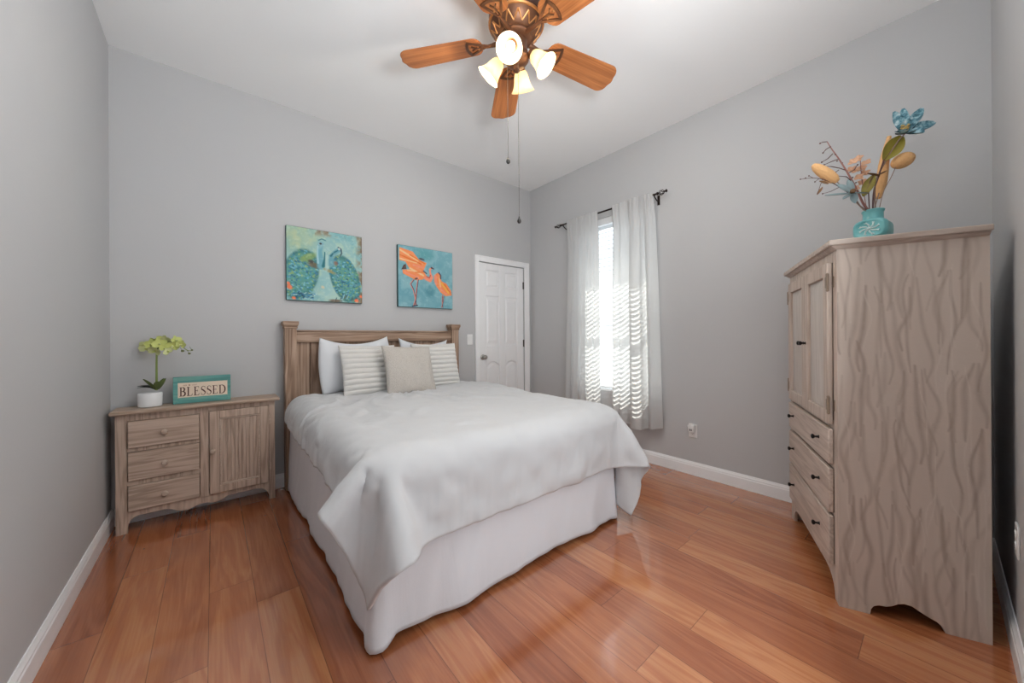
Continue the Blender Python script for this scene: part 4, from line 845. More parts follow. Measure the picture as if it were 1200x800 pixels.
418,1872,518,-4,2,34,2,0,32,5,1,31,6,0,30,12,0,29,19,0,24,24,0,19,29,0,12,31,-1,4,31,0,2,30,-1,0,31,0,-2,30,-1,-1,31,0,0,31,-1,0,30,-1,0,31,0,0,30,-1,0,31,0,0,30,-1,0,30,-1,0,31,-1,0,30,-1,0,31,-2,0,30,-1,0,31,-1,0,30,-1,0,30,0,0,31,1,0,30,0,0,30,0,0,30,0,0,31,1,0,30,-1,0,30,0,0,30,0,0,31,0,0,30,0,0,30,0,0,30,1,0,30,-1,0,31,0,0,31,-1,0,30,0,0,30,1,0,30,0,0,30,0,0,30,0,0,29,-1,1,30,0,-1,30,0,0,30,0,0,30,0,0,31,1,0,30,0,-1,29,0,-7,28,-1,-13,21,0,-20,16,0,-26,10,0,-28,3,0,-30,4,1,-29,4,0,-30,1,0,-29,-2,0,-30,-2,1,-29,0,0,-30,3,0,-29,2,0,-30,0,0,-29,-5,0,-29,-3,0,-30,2,0,-29,2,-1,-29,-2,1,-30,
418,1904,521,-5,1,33,1,1,32,6,0,30,7,0,30,12,0,29,19,0,24,26,0,19,29,0,12,31,0,6,30,0,-4,30,0,0,31,-1,0,30,0,0,30,-1,0,31,-1,0,31,-1,0,30,0,0,31,-1,0,31,-1,2,30,0,4,30,0,-5,30,-2,-1,31,-2,0,30,-1,0,31,-2,0,30,-1,0,30,0,0,30,0,0,31,0,0,30,0,0,31,1,0,30,1,1,30,0,-1,30,0,0,30,-1,0,31,0,0,30,0,0,30,0,0,30,0,0,31,0,0,30,0,0,31,-1,0,30,-1,0,30,1,0,30,0,0,30,0,0,29,1,0,30,-1,0,30,0,0,30,0,0,30,0,0,30,0,0,30,0,0,31,0,0,30,0,-1,30,0,-6,26,0,-14,22,0,-20,16,0,-25,10,0,-28,3,1,-30,-1,0,-30,2,-1,-29,2,0,-30,1,1,-29,0,0,-30,0,0,-29,1,0,-30,0,1,-30,-2,0,-29,-1,0,-29,2,-1,-30,4,0,-29,3,-1,-29,-1,1,-30,
416,1936,524,-4,1,32,0,0,32,6,0,30,9,0,30,12,0,28,20,0,24,26,1,18,29,0,12,31,0,7,30,0,-5,30,-1,0,30,-1,3,30,0,-3,31,-1,0,31,-1,0,30,-1,0,30,0,0,31,-1,0,32,-1,1,30,0,7,30,-1,1,29,0,-8,31,-2,-1,31,-2,0,31,-1,0,30,-2,0,30,0,0,30,0,0,30,0,0,32,1,0,30,1,0,30,0,6,30,0,1,30,0,-3,30,0,-3,30,-1,-1,30,0,2,30,0,0,30,0,-2,31,0,0,30,0,0,30,0,0,31,-1,0,30,0,0,30,1,0,30,0,0,29,0,0,30,0,0,30,-1,0,30,0,0,30,0,0,30,0,0,30,0,0,31,0,0,31,0,0,29,1,-6,26,0,-14,22,0,-21,16,0,-25,10,0,-28,3,0,-29,-1,0,-30,0,0,-30,1,0,-29,1,1,-30,1,0,-29,2,0,-30,0,0,-30,1,0,-29,-1,0,-30,0,0,-29,3,0,-30,5,-1,-29,3,-1,-29,0,0,-29,
415,1968,527,-4,0,31,1,0,31,7,0,30,8,0,30,13,0,28,20,1,24,26,0,18,29,0,11,30,0,6,31,0,-4,30,-1,0,30,0,0,31,-1,0,30,-1,0,31,-1,0,30,0,0,30,-1,0,30,-1,0,31,0,0,32,-1,3,30,-1,6,30,0,-2,30,-1,-7,31,-2,0,31,-2,0,30,-1,0,30,0,0,30,0,0,31,1,0,30,0,0,30,1,1,30,0,3,30,-1,1,30,0,-4,30,0,-1,30,-1,0,30,0,0,30,0,0,30,0,0,31,0,0,30,0,0,30,0,0,31,0,0,30,0,0,30,0,0,29,0,0,30,0,0,30,0,0,31,0,0,29,0,0,30,-1,0,30,0,0,30,1,0,31,0,1,31,0,-1,29,0,-6,26,0,-14,22,0,-21,16,0,-25,10,1,-28,3,0,-29,0,0,-30,0,0,-29,-1,0,-30,1,0,-29,2,0,-30,3,0,-30,1,0,-30,0,0,-29,-1,0,-30,1,0,-29,2,0,-30,3,0,-29,2,-1,-29,2,0,-30,
414,1999,528,-2,1,31,2,0,31,5,0,31,10,0,29,12,0,28,20,0,23,25,0,18,29,0,10,31,0,4,30,0,0,31,0,-1,30,-1,0,31,0,0,30,-1,0,31,-1,0,30,-1,3,30,-1,-1,30,0,-2,30,-1,0,32,-1,0,31,-1,5,30,0,4,30,-1,-4,30,-1,-5,31,-2,0,30,-1,0,31,0,0,30,0,0,30,1,0,30,0,0,30,0,0,30,0,0,30,0,0,31,0,0,30,0,0,30,-1,0,30,0,0,30,-1,0,30,0,0,30,0,0,30,1,0,30,0,0,31,-1,0,30,0,0,30,0,0,29,0,0,30,0,0,31,0,0,30,0,2,29,0,-1,30,0,-1,30,0,0,30,0,0,31,0,0,30,0,0,29,0,-7,26,1,-14,22,0,-20,17,0,-25,10,0,-28,3,0,-29,3,0,-30,-1,0,-29,0,0,-30,0,0,-29,3,0,-30,3,0,-30,1,1,-30,-2,0,-29,-3,0,-30,0,0,-30,0,-1,-29,2,0,-30,2,0,-29,3,0,-29,
413,2031,530,0,0,31,4,1,30,7,0,31,1,0,31,16,-1,26,20,0,24,25,0,17,30,0,9,30,0,4,31,0,-1,30,0,0,31,-1,0,31,0,0,30,-1,0,31,0,1,29,-2,7,30,-1,-6,31,0,-2,30,-1,0,30,0,0,32,-2,0,31,0,6,30,-1,2,30,-1,-4,30,-1,-4,31,-1,0,30,-1,0,30,1,0,30,0,0,30,0,0,31,0,0,30,0,0,30,0,0,30,0,0,30,0,0,30,0,0,30,0,0,30,-1,0,30,0,0,30,0,0,30,0,0,30,0,0,31,0,0,30,0,0,30,0,0,30,-1,0,29,0,0,30,0,0,31,0,0,29,0,0,30,0,0,30,0,0,30,0,0,30,1,0,31,0,-1,29,0,-6,26,0,-14,22,0,-20,17,0,-24,10,1,-28,3,-1,-30,2,1,-30,1,0,-29,0,-1,-30,2,0,-29,3,1,-30,3,0,-30,0,0,-30,-3,0,-30,-5,0,-30,-2,0,-29,-1,0,-30,1,0,-29,3,-1,-30,4,0,-29,
413,2062,531,-1,0,31,4,1,31,8,1,31,1,-1,30,16,-1,27,21,0,23,25,0,17,29,0,9,31,0,2,31,0,0,30,0,0,30,-1,0,31,0,0,31,0,0,30,-2,8,30,-1,2,29,-1,-9,31,0,-1,30,0,0,30,-1,0,32,-1,0,32,-2,0,30,0,6,30,-1,0,30,-1,-4,30,-1,-2,30,0,0,30,0,0,30,0,0,30,0,0,30,0,0,31,0,0,30,0,0,31,1,0,30,0,0,30,0,0,30,-1,0,30,0,0,30,-1,0,30,0,0,29,0,0,31,0,0,30,0,0,30,0,0,30,0,0,30,0,0,30,0,0,30,0,0,29,0,0,30,0,0,30,0,0,30,0,0,30,0,0,30,0,0,30,0,-1,30,0,-7,27,1,-13,22,0,-19,16,0,-25,10,0,-28,3,0,-30,-1,0,-30,1,0,-29,2,0,-30,2,0,-29,4,0,-30,4,0,-30,2,0,-30,-3,0,-29,-6,0,-31,-3,0,-30,-3,0,-29,0,0,-30,1,0,-29,4,-1,-29,
412,2093,532,-1,1,31,2,0,31,5,0,31,12,0,28,12,0,28,21,-1,23,25,0,17,30,0,9,30,1,2,30,-1,0,31,0,1,30,-1,-1,31,0,0,31,-1,1,29,0,5,31,-1,1,29,-1,-7,31,-1,0,30,0,0,30,-1,0,32,-1,0,31,-1,0,30,-1,1,30,-1,0,30,-1,-1,30,0,0,31,-1,0,30,0,0,30,0,0,30,0,0,29,0,1,30,0,2,31,0,-1,31,1,-2,31,0,0,29,0,0,30,0,0,30,-1,0,30,0,0,30,-1,0,30,0,0,30,0,0,30,0,0,30,0,0,30,0,0,30,0,0,30,0,0,30,0,0,29,0,0,30,0,0,30,0,0,30,0,0,30,0,0,30,0,0,30,1,-1,30,0,-7,27,0,-13,22,0,-20,16,0,-24,10,0,-28,3,0,-30,-1,0,-30,0,0,-29,1,0,-30,3,0,-30,4,0,-29,6,0,-30,4,0,-30,-2,0,-29,-6,0,-30,-5,1,-31,-3,0,-30,-2,-1,-29,2,0,-29,4,0,-29,
412,2125,533,0,0,31,2,0,31,9,0,30,7,0,29,13,0,28,21,0,23,26,0,16,29,0,10,30,0,2,31,-1,-1,31,0,5,30,-1,0,30,0,-3,30,-1,-2,31,0,1,30,-1,-1,30,-1,0,30,0,0,30,-1,0,31,-1,0,31,-1,0,31,-1,0,30,-1,0,30,0,0,30,-1,0,30,-1,0,30,0,0,30,0,0,30,-1,0,30,0,0,30,0,0,30,0,0,31,1,0,30,0,0,31,0,0,29,0,0,30,0,0,30,-1,0,30,0,0,30,0,0,30,0,0,31,0,0,30,0,0,29,0,0,30,0,0,30,0,0,30,0,0,30,0,4,29,0,0,30,0,-4,30,-1,0,30,0,0,30,0,0,30,1,1,30,0,-2,30,1,-6,27,0,-14,22,0,-20,16,0,-25,10,0,-28,3,-1,-29,0,1,-30,0,-1,-30,0,0,-29,1,0,-30,4,0,-30,8,1,-29,6,0,-29,-2,0,-30,-7,0,-30,-4,0,-31,-2,0,-29,1,0,-30,3,0,-29,3,0,-29,
412,2156,534,0,0,31,3,0,31,6,0,30,8,0,29,14,-1,28,22,1,22,26,0,16,29,0,10,30,0,1,31,-1,0,31,0,6,31,-1,3,30,0,-2,29,-1,-7,31,0,0,30,-1,0,30,0,0,30,-1,0,30,-1,0,31,-1,0,31,-1,0,30,-1,0,30,-1,0,30,0,0,30,-1,0,30,-1,0,30,0,0,30,0,0,30,0,1,30,-1,-1,31,1,0,30,0,0,31,0,0,30,1,0,30,0,0,30,0,0,30,0,0,30,-1,0,29,0,0,30,-1,0,31,0,0,30,0,1,30,0,-1,30,0,0,29,0,0,30,0,0,30,1,0,29,0,6,30,0,0,29,0,-6,30,-1,0,31,0,0,29,0,1,30,0,1,31,0,-3,31,1,-6,27,0,-13,21,1,-20,16,-1,-26,10,0,-28,3,0,-30,3,0,-30,0,0,-29,-1,0,-30,0,0,-29,2,0,-30,7,0,-29,5,0,-29,-2,0,-30,-7,0,-31,-4,0,-30,1,0,-29,5,0,-30,7,0,-29,5,0,-29,
412,2187,536,1,0,31,2,0,30,6,0,31,8,-1,29,15,1,27,22,0,22,26,0,15,30,0,9,30,-1,2,31,0,0,30,0,1,31,-1,6,30,0,1,29,-1,-8,30,0,0,31,-1,0,30,-1,0,30,0,0,30,-1,0,30,-1,0,30,-1,0,31,-1,0,31,0,0,30,-1,0,30,-1,0,30,-1,0,29,0,5,30,-1,2,30,0,-1,31,1,-3,30,0,-3,30,0,0,31,1,0,30,0,0,30,0,1,30,0,2,30,-1,1,30,0,0,30,0,-1,30,0,-2,30,0,-1,30,-1,0,30,0,0,30,1,0,30,0,0,29,0,0,30,0,0,30,0,3,29,0,0,30,0,-3,29,-1,0,30,0,0,30,0,4,30,0,2,32,1,-6,30,0,-7,28,1,-12,19,0,-22,18,-1,-24,10,0,-29,2,0,-30,2,0,-30,2,0,-29,0,0,-30,-1,0,-30,0,0,-29,3,0,-30,4,0,-29,-2,0,-30,-5,0,-30,-4,0,-30,3,0,-29,7,1,-30,10,0,-29,7,0,-30,
413,2219,538,1,0,31,3,0,30,5,-1,31,8,0,29,15,0,27,22,0,22,27,0,14,29,0,9,30,-1,2,30,0,-1,31,0,0,30,-1,2,30,0,5,30,-1,-7,30,0,0,30,-1,0,31,0,0,29,-1,0,30,-1,0,30,-1,0,31,0,0,31,-1,0,30,-1,0,30,-1,0,30,-1,0,30,-1,1,30,0,4,29,-1,-4,31,0,-1,30,1,0,30,0,0,31,1,0,30,0,0,30,0,0,30,0,0,30,0,0,30,0,0,30,-1,0,30,0,0,30,0,0,30,0,0,30,0,0,30,0,0,30,0,0,30,0,0,29,0,0,30,0,0,30,0,0,29,0,0,30,0,0,29,0,0,30,0,0,30,-1,6,30,0,2,32,1,-7,30,1,-9,27,0,-13,22,0,-20,17,0,-24,9,0,-29,2,0,-29,0,0,-30,3,-1,-30,2,0,-30,-1,0,-30,0,1,-29,0,0,-30,1,0,-29,0,0,-30,-3,0,-30,-2,0,-30,1,0,-29,5,0,-30,9,0,-29,5,0,-30,
413,2250,540,2,0,31,4,0,30,3,0,31,8,0,29,15,-1,28,24,0,18,25,0,17,29,-1,8,31,0,1,30,0,-1,30,0,0,31,-1,0,30,0,4,30,-1,-4,30,0,0,30,-1,0,30,0,0,30,-1,0,30,-1,0,31,-1,0,30,0,0,30,-1,0,31,-1,0,29,0,0,30,-1,0,30,-1,0,30,-1,0,30,0,0,31,1,0,30,0,0,30,0,0,30,0,0,30,0,0,30,1,4,30,1,-4,30,0,0,30,-1,0,30,-1,0,30,0,0,30,0,0,29,0,0,30,0,0,30,0,0,31,-1,0,30,0,0,30,0,0,29,1,0,30,0,0,29,0,0,30,-1,0,29,0,0,31,0,0,30,0,4,31,0,3,32,1,-5,29,0,-10,26,0,-14,23,0,-19,15,0,-25,10,0,-28,1,0,-29,0,0,-30,5,0,-30,3,0,-30,-1,0,-30,-1,0,-29,-1,0,-30,1,0,-29,1,0,-29,-1,0,-30,-2,0,-30,-2,0,-30,1,0,-29,5,0,-30,6,0,-30,
413,2282,542,3,0,31,6,-1,30,3,0,30,5,0,30,16,-1,26,22,0,22,26,0,15,30,0,5,30,0,1,31,-1,0,30,0,0,30,0,0,31,-1,1,30,0,-1,30,-1,0,30,-1,0,30,0,0,30,-1,0,31,0,0,30,-1,0,30,-1,0,30,-1,0,30,0,0,30,-1,0,30,-1,0,30,0,0,30,-1,0,30,0,0,31,1,0,30,0,0,30,1,0,30,0,0,30,-1,6,29,1,-6,30,1,-1,30,0,1,30,-1,0,30,-1,1,30,0,0,30,0,-1,29,0,0,30,-1,0,30,0,0,30,0,0,30,0,0,30,0,0,30,0,0,30,0,0,30,0,2,29,0,-2,30,-1,0,31,1,0,31,0,0,31,0,4,31,0,-2,28,0,-10,26,0,-14,23,0,-19,15,0,-25,10,0,-28,4,0,-29,1,0,-30,3,0,-30,2,0,-30,-1,0,-30,-2,0,-29,1,0,-29,1,0,-30,0,1,-29,-1,0,-30,-2,-1,-30,-1,0,-30,0,0,-29,3,1,-30,4,0,-29,
413,2313,543,4,0,31,5,-1,30,1,0,31,8,0,29,18,-1,24,19,0,24,27,0,14,30,-1,5,30,0,1,30,0,0,30,0,0,31,0,0,30,-1,0,31,0,0,30,-1,0,30,-1,0,30,0,0,30,-1,1,31,0,2,30,-1,0,29,-1,-2,30,-1,-1,30,0,0,30,-1,0,30,-1,0,31,0,0,30,0,0,30,0,0,30,0,0,30,0,0,30,1,0,30,0,3,30,0,5,30,1,-9,29,1,5,30,0,-5,30,-1,1,30,-1,2,30,-1,-1,30,0,-1,29,0,0,30,0,0,30,0,0,30,-1,0,30,0,0,30,0,0,30,0,0,30,0,0,30,0,0,30,0,0,30,0,0,31,0,0,32,0,0,30,0,0,30,0,2,28,0,-10,26,0,-14,22,0,-20,17,0,-24,8,1,-29,4,0,-29,3,-1,-29,2,0,-30,-1,0,-30,-1,0,-29,0,1,-30,3,0,-29,2,0,-30,0,0,-29,-3,0,-30,-2,0,-30,0,0,-30,2,0,-29,3,0,-29,3,0,-30,
414,2345,544,2,0,30,5,-1,31,3,0,30,10,0,28,12,0,28,23,-1,21,28,-1,11,29,0,8,30,-1,1,30,0,0,30,0,0,31,0,0,30,-1,0,30,0,0,30,-1,0,31,0,0,30,-1,0,30,-1,0,30,0,0,30,-1,0,30,-1,0,30,0,0,30,-1,0,30,-1,2,30,0,2,30,-1,-2,30,0,-2,30,0,0,30,0,0,30,1,3,30,0,-3,30,0,1,31,0,5,32,0,2,28,1,-10,29,1,6,30,-1,-4,30,-1,5,30,0,-3,29,-1,-2,30,0,0,30,0,0,30,0,0,30,0,0,30,0,0,30,-1,0,30,0,0,30,0,0,29,0,0,30,0,0,31,0,0,30,1,0,31,0,0,31,0,0,30,0,0,28,0,-8,26,0,-14,22,0,-20,17,0,-24,9,0,-28,2,0,-30,3,0,-29,0,0,-30,-1,0,-29,-1,0,-30,2,0,-29,5,0,-30,4,0,-30,-2,0,-29,-5,0,-30,-3,0,-30,1,0,-30,3,0,-29,5,0,-29,2,0,-30,
414,2376,545,2,0,30,4,0,30,4,0,30,7,0,30,15,0,26,25,-1,18,27,-1,15,29,0,7,30,-1,1,30,-1,0,30,0,0,31,0,0,30,-1,0,30,0,0,30,-1,0,30,0,0,30,-1,0,30,-1,0,30,0,0,30,-1,0,30,-1,0,30,0,0,30,-1,0,31,0,5,29,-1,3,30,0,-1,29,0,-7,31,0,0,29,1,0,30,0,4,30,0,-4,31,-1,0,32,-1,0,31,0,-1,29,2,7,30,0,-8,29,0,9,30,0,1,30,-1,-4,29,0,-4,30,0,0,30,0,0,30,0,0,30,0,0,30,0,2,30,-1,-2,29,0,0,30,0,0,30,0,1,29,0,-1,30,0,0,30,0,0,31,0,0,30,0,0,31,0,-1,29,0,-7,27,0,-14,22,0,-19,16,0,-25,9,0,-28,2,1,-29,1,-1,-30,0,0,-29,-2,0,-30,1,0,-30,5,0,-29,7,0,-30,3,0,-30,-3,1,-29,-7,0,-30,-5,-1,-30,1,0,-30,4,1,-29,4,0,-29,1,0,-29,
416,2407,546,1,0,30,3,0,30,4,0,30,8,0,29,18,0,24,20,-1,23,28,0,12,30,-1,7,30,-1,1,30,0,0,30,-1,0,31,0,0,30,-1,0,30,0,0,30,-1,0,30,0,0,30,-1,0,30,-1,0,30,0,0,30,-1,0,30,0,0,30,-1,0,30,-1,0,30,-1,0,30,0,4,29,0,4,30,0,-1,29,1,-7,30,0,-1,30,0,4,31,0,-3,32,-1,0,31,-1,0,30,0,2,29,1,-6,31,2,4,29,-1,10,30,0,-6,29,0,-4,30,0,0,30,0,0,30,0,0,30,-1,0,30,0,3,30,0,1,29,0,-4,30,0,0,30,0,0,29,-1,6,28,1,-6,30,0,0,30,0,4,30,0,-3,31,0,-1,31,0,-1,31,-1,-7,27,0,-13,22,1,-19,16,0,-25,8,0,-29,2,0,-29,1,0,-30,-1,0,-29,0,0,-30,3,0,-30,7,0,-30,6,0,-29,3,0,-30,-4,0,-29,-9,0,-30,-6,0,-30,0,0,-30,4,0,-29,3,0,-29,1,0,-29,
418,2438,547,-1,0,30,3,0,30,4,0,30,11,0,28,14,-1,27,23,0,20,27,0,13,30,-1,6,30,-1,1,30,-1,0,30,0,0,30,0,0,31,-1,0,30,0,1,30,-1,-1,30,0,0,30,-1,0,30,-1,0,30,0,0,30,-1,0,30,0,0,29,-1,0,30,-1,0,30,0,0,30,-1,0,30,0,4,30,0,6,29,0,-2,29,2,-9,31,-1,1,31,0,0,32,-1,0,30,0,0,30,-1,0,30,1,0,29,1,8,30,0,-3,30,0,-5,29,0,0,30,0,0,30,0,0,30,0,0,30,0,0,30,0,3,30,-1,0,30,0,-3,29,0,0,30,0,0,29,0,7,28,0,-7,30,0,0,30,0,1,29,0,5,31,1,-1,31,-1,-5,31,0,-7,28,0,-13,22,0,-19,16,0,-26,7,0,-29,3,0,-29,0,0,-30,0,0,-30,2,0,-30,7,0,-30,7,0,-29,3,0,-30,1,0,-29,-4,0,-29,-8,0,-30,-7,0,-30,0,0,-29,3,0,-29,4,1,-30,1,0,-29,
418,2469,548,0,0,30,2,0,31,5,0,29,9,-1,29,16,0,25,23,0,20,27,-1,13,30,-1,7,30,0,3,30,-1,-3,30,0,0,30,0,0,30,0,2,30,-1,1,30,-1,-3,31,0,0,29,-1,0,31,-1,0,29,0,0,30,-1,0,30,0,0,30,-1,0,30,0,0,30,-1,0,29,0,0,31,-1,0,29,0,6,30,1,2,30,0,-3,30,1,-5,31,-1,0,30,0,0,30,0,0,31,-1,0,29,1,2,30,0,1,30,0,-2,30,0,-1,29,0,0,30,0,0,29,0,0,30,0,0,31,0,0,30,0,0,30,0,0,30,0,0,29,0,0,30,-1,0,29,0,7,29,0,-7,30,0,0,29,0,0,30,1,4,30,0,1,31,0,-5,30,-1,-8,28,0,-13,22,0,-20,16,0,-24,8,1,-29,3,0,-30,0,0,-29,0,0,-30,4,0,-30,8,0,-30,5,0,-29,0,0,-29,1,-1,-30,-3,0,-29,-6,1,-30,-6,0,-30,0,0,-29,3,0,-29,4,0,-29,0,0,-30,
418,2500,550,0,0,30,2,-1,30,5,0,29,9,0,29,18,0,25,23,0,19,27,-1,13,29,-1,8,30,0,3,30,-1,-4,30,0,0,30,0,0,30,0,5,30,-1,0,30,-1,-5,30,0,0,30,-1,0,30,-1,0,30,0,1,30,0,-1,30,-1,1,30,-1,1,30,0,-1,30,-1,-1,29,0,0,30,-1,0,30,0,-1,30,1,1,30,0,0,30,1,0,30,0,0,29,0,0,30,0,0,31,-1,0,30,0,0,30,0,0,29,1,0,31,-1,0,29,0,0,30,0,0,29,1,0,30,-1,0,31,0,0,30,0,0,30,0,0,30,0,0,29,0,0,30,0,0,29,0,5,30,0,-5,30,0,0,29,0,0,30,0,0,30,0,1,31,0,-2,29,0,-7,26,0,-13,22,0,-20,17,0,-25,9,0,-28,4,0,-30,0,0,-29,0,0,-30,4,0,-30,6,0,-29,3,0,-30,-1,0,-29,1,0,-30,1,0,-29,-4,0,-29,-6,0,-30,0,0,-30,3,0,-29,3,1,-29,0,0,-29,
417,2531,551,0,-1,30,3,0,30,5,0,30,10,0,28,18,0,24,23,-1,20,27,0,13,29,-1,6,30,0,1,30,0,-1,30,-1,0,30,0,0,30,0,4,29,-1,-4,31,0,0,31,-1,0,29,0,0,30,-1,0,30,-1,0,30,1,0,30,-1,0,30,-2,5,30,-1,3,29,0,-6,30,0,-2,30,0,0,29,0,0,30,0,0,30,1,0,30,0,3,29,0,3,30,0,4,30,0,-3,31,0,-6,30,0,-1,30,0,0,30,0,0,30,0,0,29,0,0,30,0,1,30,0,1,30,-1,2,30,0,2,31,0,-1,29,0,-5,30,0,0,30,0,0,29,0,0,30,0,4,29,0,-3,30,0,-1,30,0,0,30,1,0,30,-1,0,30,0,-1,29,0,-7,26,0,-13,22,0,-20,16,0,-25,10,0,-28,3,0,-30,0,0,-29,1,0,-30,3,0,-29,4,0,-30,2,0,-29,0,0,-30,3,0,-29,2,0,-30,-3,0,-29,-5,0,-30,-1,1,-29,2,0,-29,2,0,-30,-1,0,-29,
417,2562,552,-1,-1,30,4,0,30,5,0,30,11,0,28,17,-1,24,23,0,19,28,0,13,29,-1,6,30,0,0,30,0,0,30,-1,0,30,0,0,29,0,1,31,-1,-1,31,0,0,30,-1,0,29,0,0,30,-1,0,30,0,0,30,0,0,29,-1,0,31,-2,0,30,-1,9,30,-1,1,28,1,-9,30,0,-1,30,1,0,30,0,0,29,0,0,30,0,7,29,0,6,30,0,2,30,0,-4,30,0,-10,31,0,-1,30,0,0,30,0,0,30,0,0,29,0,0,30,0,1,30,0,1,29,0,3,31,-1,4,31,-1,2,31,0,-3,28,1,-8,30,0,0,29,0,0,30,0,0,30,1,0,29,0,0,30,0,0,30,0,0,30,0,0,29,0,-1,29,0,-7,27,0,-13,22,0,-20,16,0,-25,10,0,-28,3,0,-29,0,0,-30,1,0,-29,3,0,-30,2,0,-30,0,0,-29,0,0,-29,3,0,-30,2,0,-30,0,0,-29,-3,0,-29,0,0,-30,1,0,-29,0,0,-29,-1,0,-30,
418,2593,553,0,-1,30,3,0,30,5,0,30,11,0,27,17,-1,25,23,0,19,27,-1,13,30,0,5,30,0,0,30,0,0,30,-1,0,30,0,0,29,0,0,31,-1,0,30,0,0,30,-1,0,30,0,0,29,0,0,30,-1,0,31,0,0,29,0,0,30,-2,0,31,-2,0,29,0,9,30,0,-2,29,1,-7,29,0,0,30,0,0,30,0,0,29,0,10,30,0,2,29,0,-1,31,0,-4,30,0,-7,30,0,0,30,0,0,30,0,0,30,0,0,29,0,0,30,0,0,29,1,0,30,-1,0,30,-1,0,31,0,8,31,0,3,30,0,-4,29,1,-6,29,0,-1,30,0,0,29,0,0,30,0,0,29,0,0,30,0,0,30,0,0,30,0,-1,29,0,-6,26,0,-14,22,0,-20,17,0,-25,10,0,-28,3,0,-29,0,0,-30,2,0,-30,2,0,-29,2,0,-29,0,0,-30,0,0,-29,1,0,-30,2,0,-29,0,0,-30,-1,0,-29,2,0,-29,2,0,-30,0,0,-29,-2,1,-30,
419,2624,554,0,0,30,3,0,30,4,0,30,11,-1,28,18,0,24,23,-1,19,27,-1,12,30,0,5,30,0,0,30,0,0,29,-1,0,30,0,0,30,-1,0,30,0,0,30,0,0,30,-1,0,30,0,0,30,0,0,30,-1,0,30,0,0,30,0,0,29,-1,5,30,-2,-5,31,0,1,29,1,5,29,0,-3,30,0,-3,30,0,0,30,-1,0,29,0,9,29,0,-4,31,0,-3,30,1,-2,30,0,0,30,-1,0,29,0,0,30,0,0,30,0,0,29,0,0,30,1,0,29,0,0,30,0,0,29,0,0,31,-1,0,31,0,6,30,0,1,30,0,-4,29,0,-3,30,0,0,29,0,0,30,0,0,29,1,0,30,0,0,30,0,0,30,0,-1,29,0,-6,26,0,-14,23,-1,-20,16,0,-25,10,0,-28,3,1,-29,2,0,-30,2,0,-30,4,0,-29,2,0,-29,-1,0,-30,-1,0,-29,0,0,-30,1,0,-29,0,0,-30,0,0,-29,3,0,-29,2,-1,-30,1,1,-29,-3,0,-29,
419,2655,555,1,0,30,3,0,30,4,0,30,11,-1,28,18,0,24,23,-1,18,27,0,13,29,-1,4,30,0,0,30,0,0,30,-1,0,30,0,0,30,0,4,29,-1,-2,30,0,-2,31,0,0,29,-1,0,30,0,0,31,-1,0,30,0,5,30,-1,2,28,-1,-8,30,0,1,30,0,0,30,0,0,30,0,3,30,0,-3,30,0,0,30,-1,0,29,0,6,29,0,-4,31,1,-2,30,0,0,29,0,0,30,0,0,29,0,0,30,0,0,30,-1,0,29,1,0,30,0,0,29,0,0,30,0,0,29,0,0,30,0,0,31,-1,0,30,1,5,31,-1,-1,29,0,-4,30,1,0,29,0,2,30,0,-2,30,0,0,30,0,0,30,0,0,29,0,-1,29,0,-7,26,0,-13,23,0,-20,16,-1,-25,10,1,-28,3,0,-30,3,0,-29,3,0,-29,4,0,-30,2,0,-29,-1,0,-30,-2,0,-29,0,0,-30,0,0,-29,1,0,-29,0,0,-30,2,0,-29,2,0,-29,0,0,-30,-3,0,-29,
420,2686,557,0,0,30,3,0,29,4,-1,30,11,0,28,18,-1,23,23,0,20,27,0,11,30,-1,4,30,0,0,30,0,0,30,-1,0,31,0,-1,28,0,8,30,-1,-1,30,0,-6,30,0,0,30,-1,0,30,0,0,30,-1,0,30,0,6,30,-2,-7,29,0,1,30,0,0,29,0,0,30,0,0,30,0,0,30,0,1,30,0,-1,30,0,0,29,0,0,30,0,0,30,0,0,30,0,0,29,0,1,30,0,0,29,0,-1,30,0,1,30,0,2,30,0,-2,29,0,-1,30,0,0,29,0,0,30,0,0,29,0,0,30,0,0,30,0,0,31,0,2,31,0,-2,29,0,0,30,0,0,29,0,0,30,0,0,30,0,0,29,1,0,30,0,-1,29,0,-7,26,-1,-13,23,0,-20,16,0,-25,9,0,-28,4,1,-29,2,0,-30,3,0,-29,2,-1,-30,1,0,-29,0,0,-30,-1,0,-29,1,1,-30,1,-1,-29,2,0,-29,1,0,-30,2,0,-29,0,0,-29,-2,1,-30,-4,0,-29,
419,2717,558,1,0,30,3,0,30,3,0,30,11,0,28,19,-1,23,24,-1,17,28,0,12,29,-1,4,30,0,0,30,0,0,30,-1,0,30,0,-1,29,0,8,30,-1,0,30,0,-7,30,0,0,30,-1,0,30,0,0,30,-1,0,30,-1,-1,29,0,1,30,0,0,30,0,0,29,0,0,30,-1,0,29,0,0,31,0,0,29,0,0,30,1,0,30,-1,0,29,0,0,30,0,0,30,1,2,29,0,3,30,0,-1,30,-1,-4,30,0,0,30,-1,-2,29,1,7,30,0,-3,29,1,-2,30,0,0,30,0,0,29,0,0,30,-1,0,30,0,0,30,0,0,30,0,0,30,0,0,30,1,0,29,0,0,30,0,0,30,0,0,29,0,0,30,0,-1,29,0,-6,26,0,-14,23,0,-20,16,0,-25,9,0,-28,4,0,-29,1,0,-30,1,0,-29,1,0,-30,2,0,-29,0,0,-30,-1,0,-30,-1,0,-29,3,0,-29,3,0,-30,2,0,-29,4,0,-29,1,0,-29,-3,0,-30,-5,0,-29,
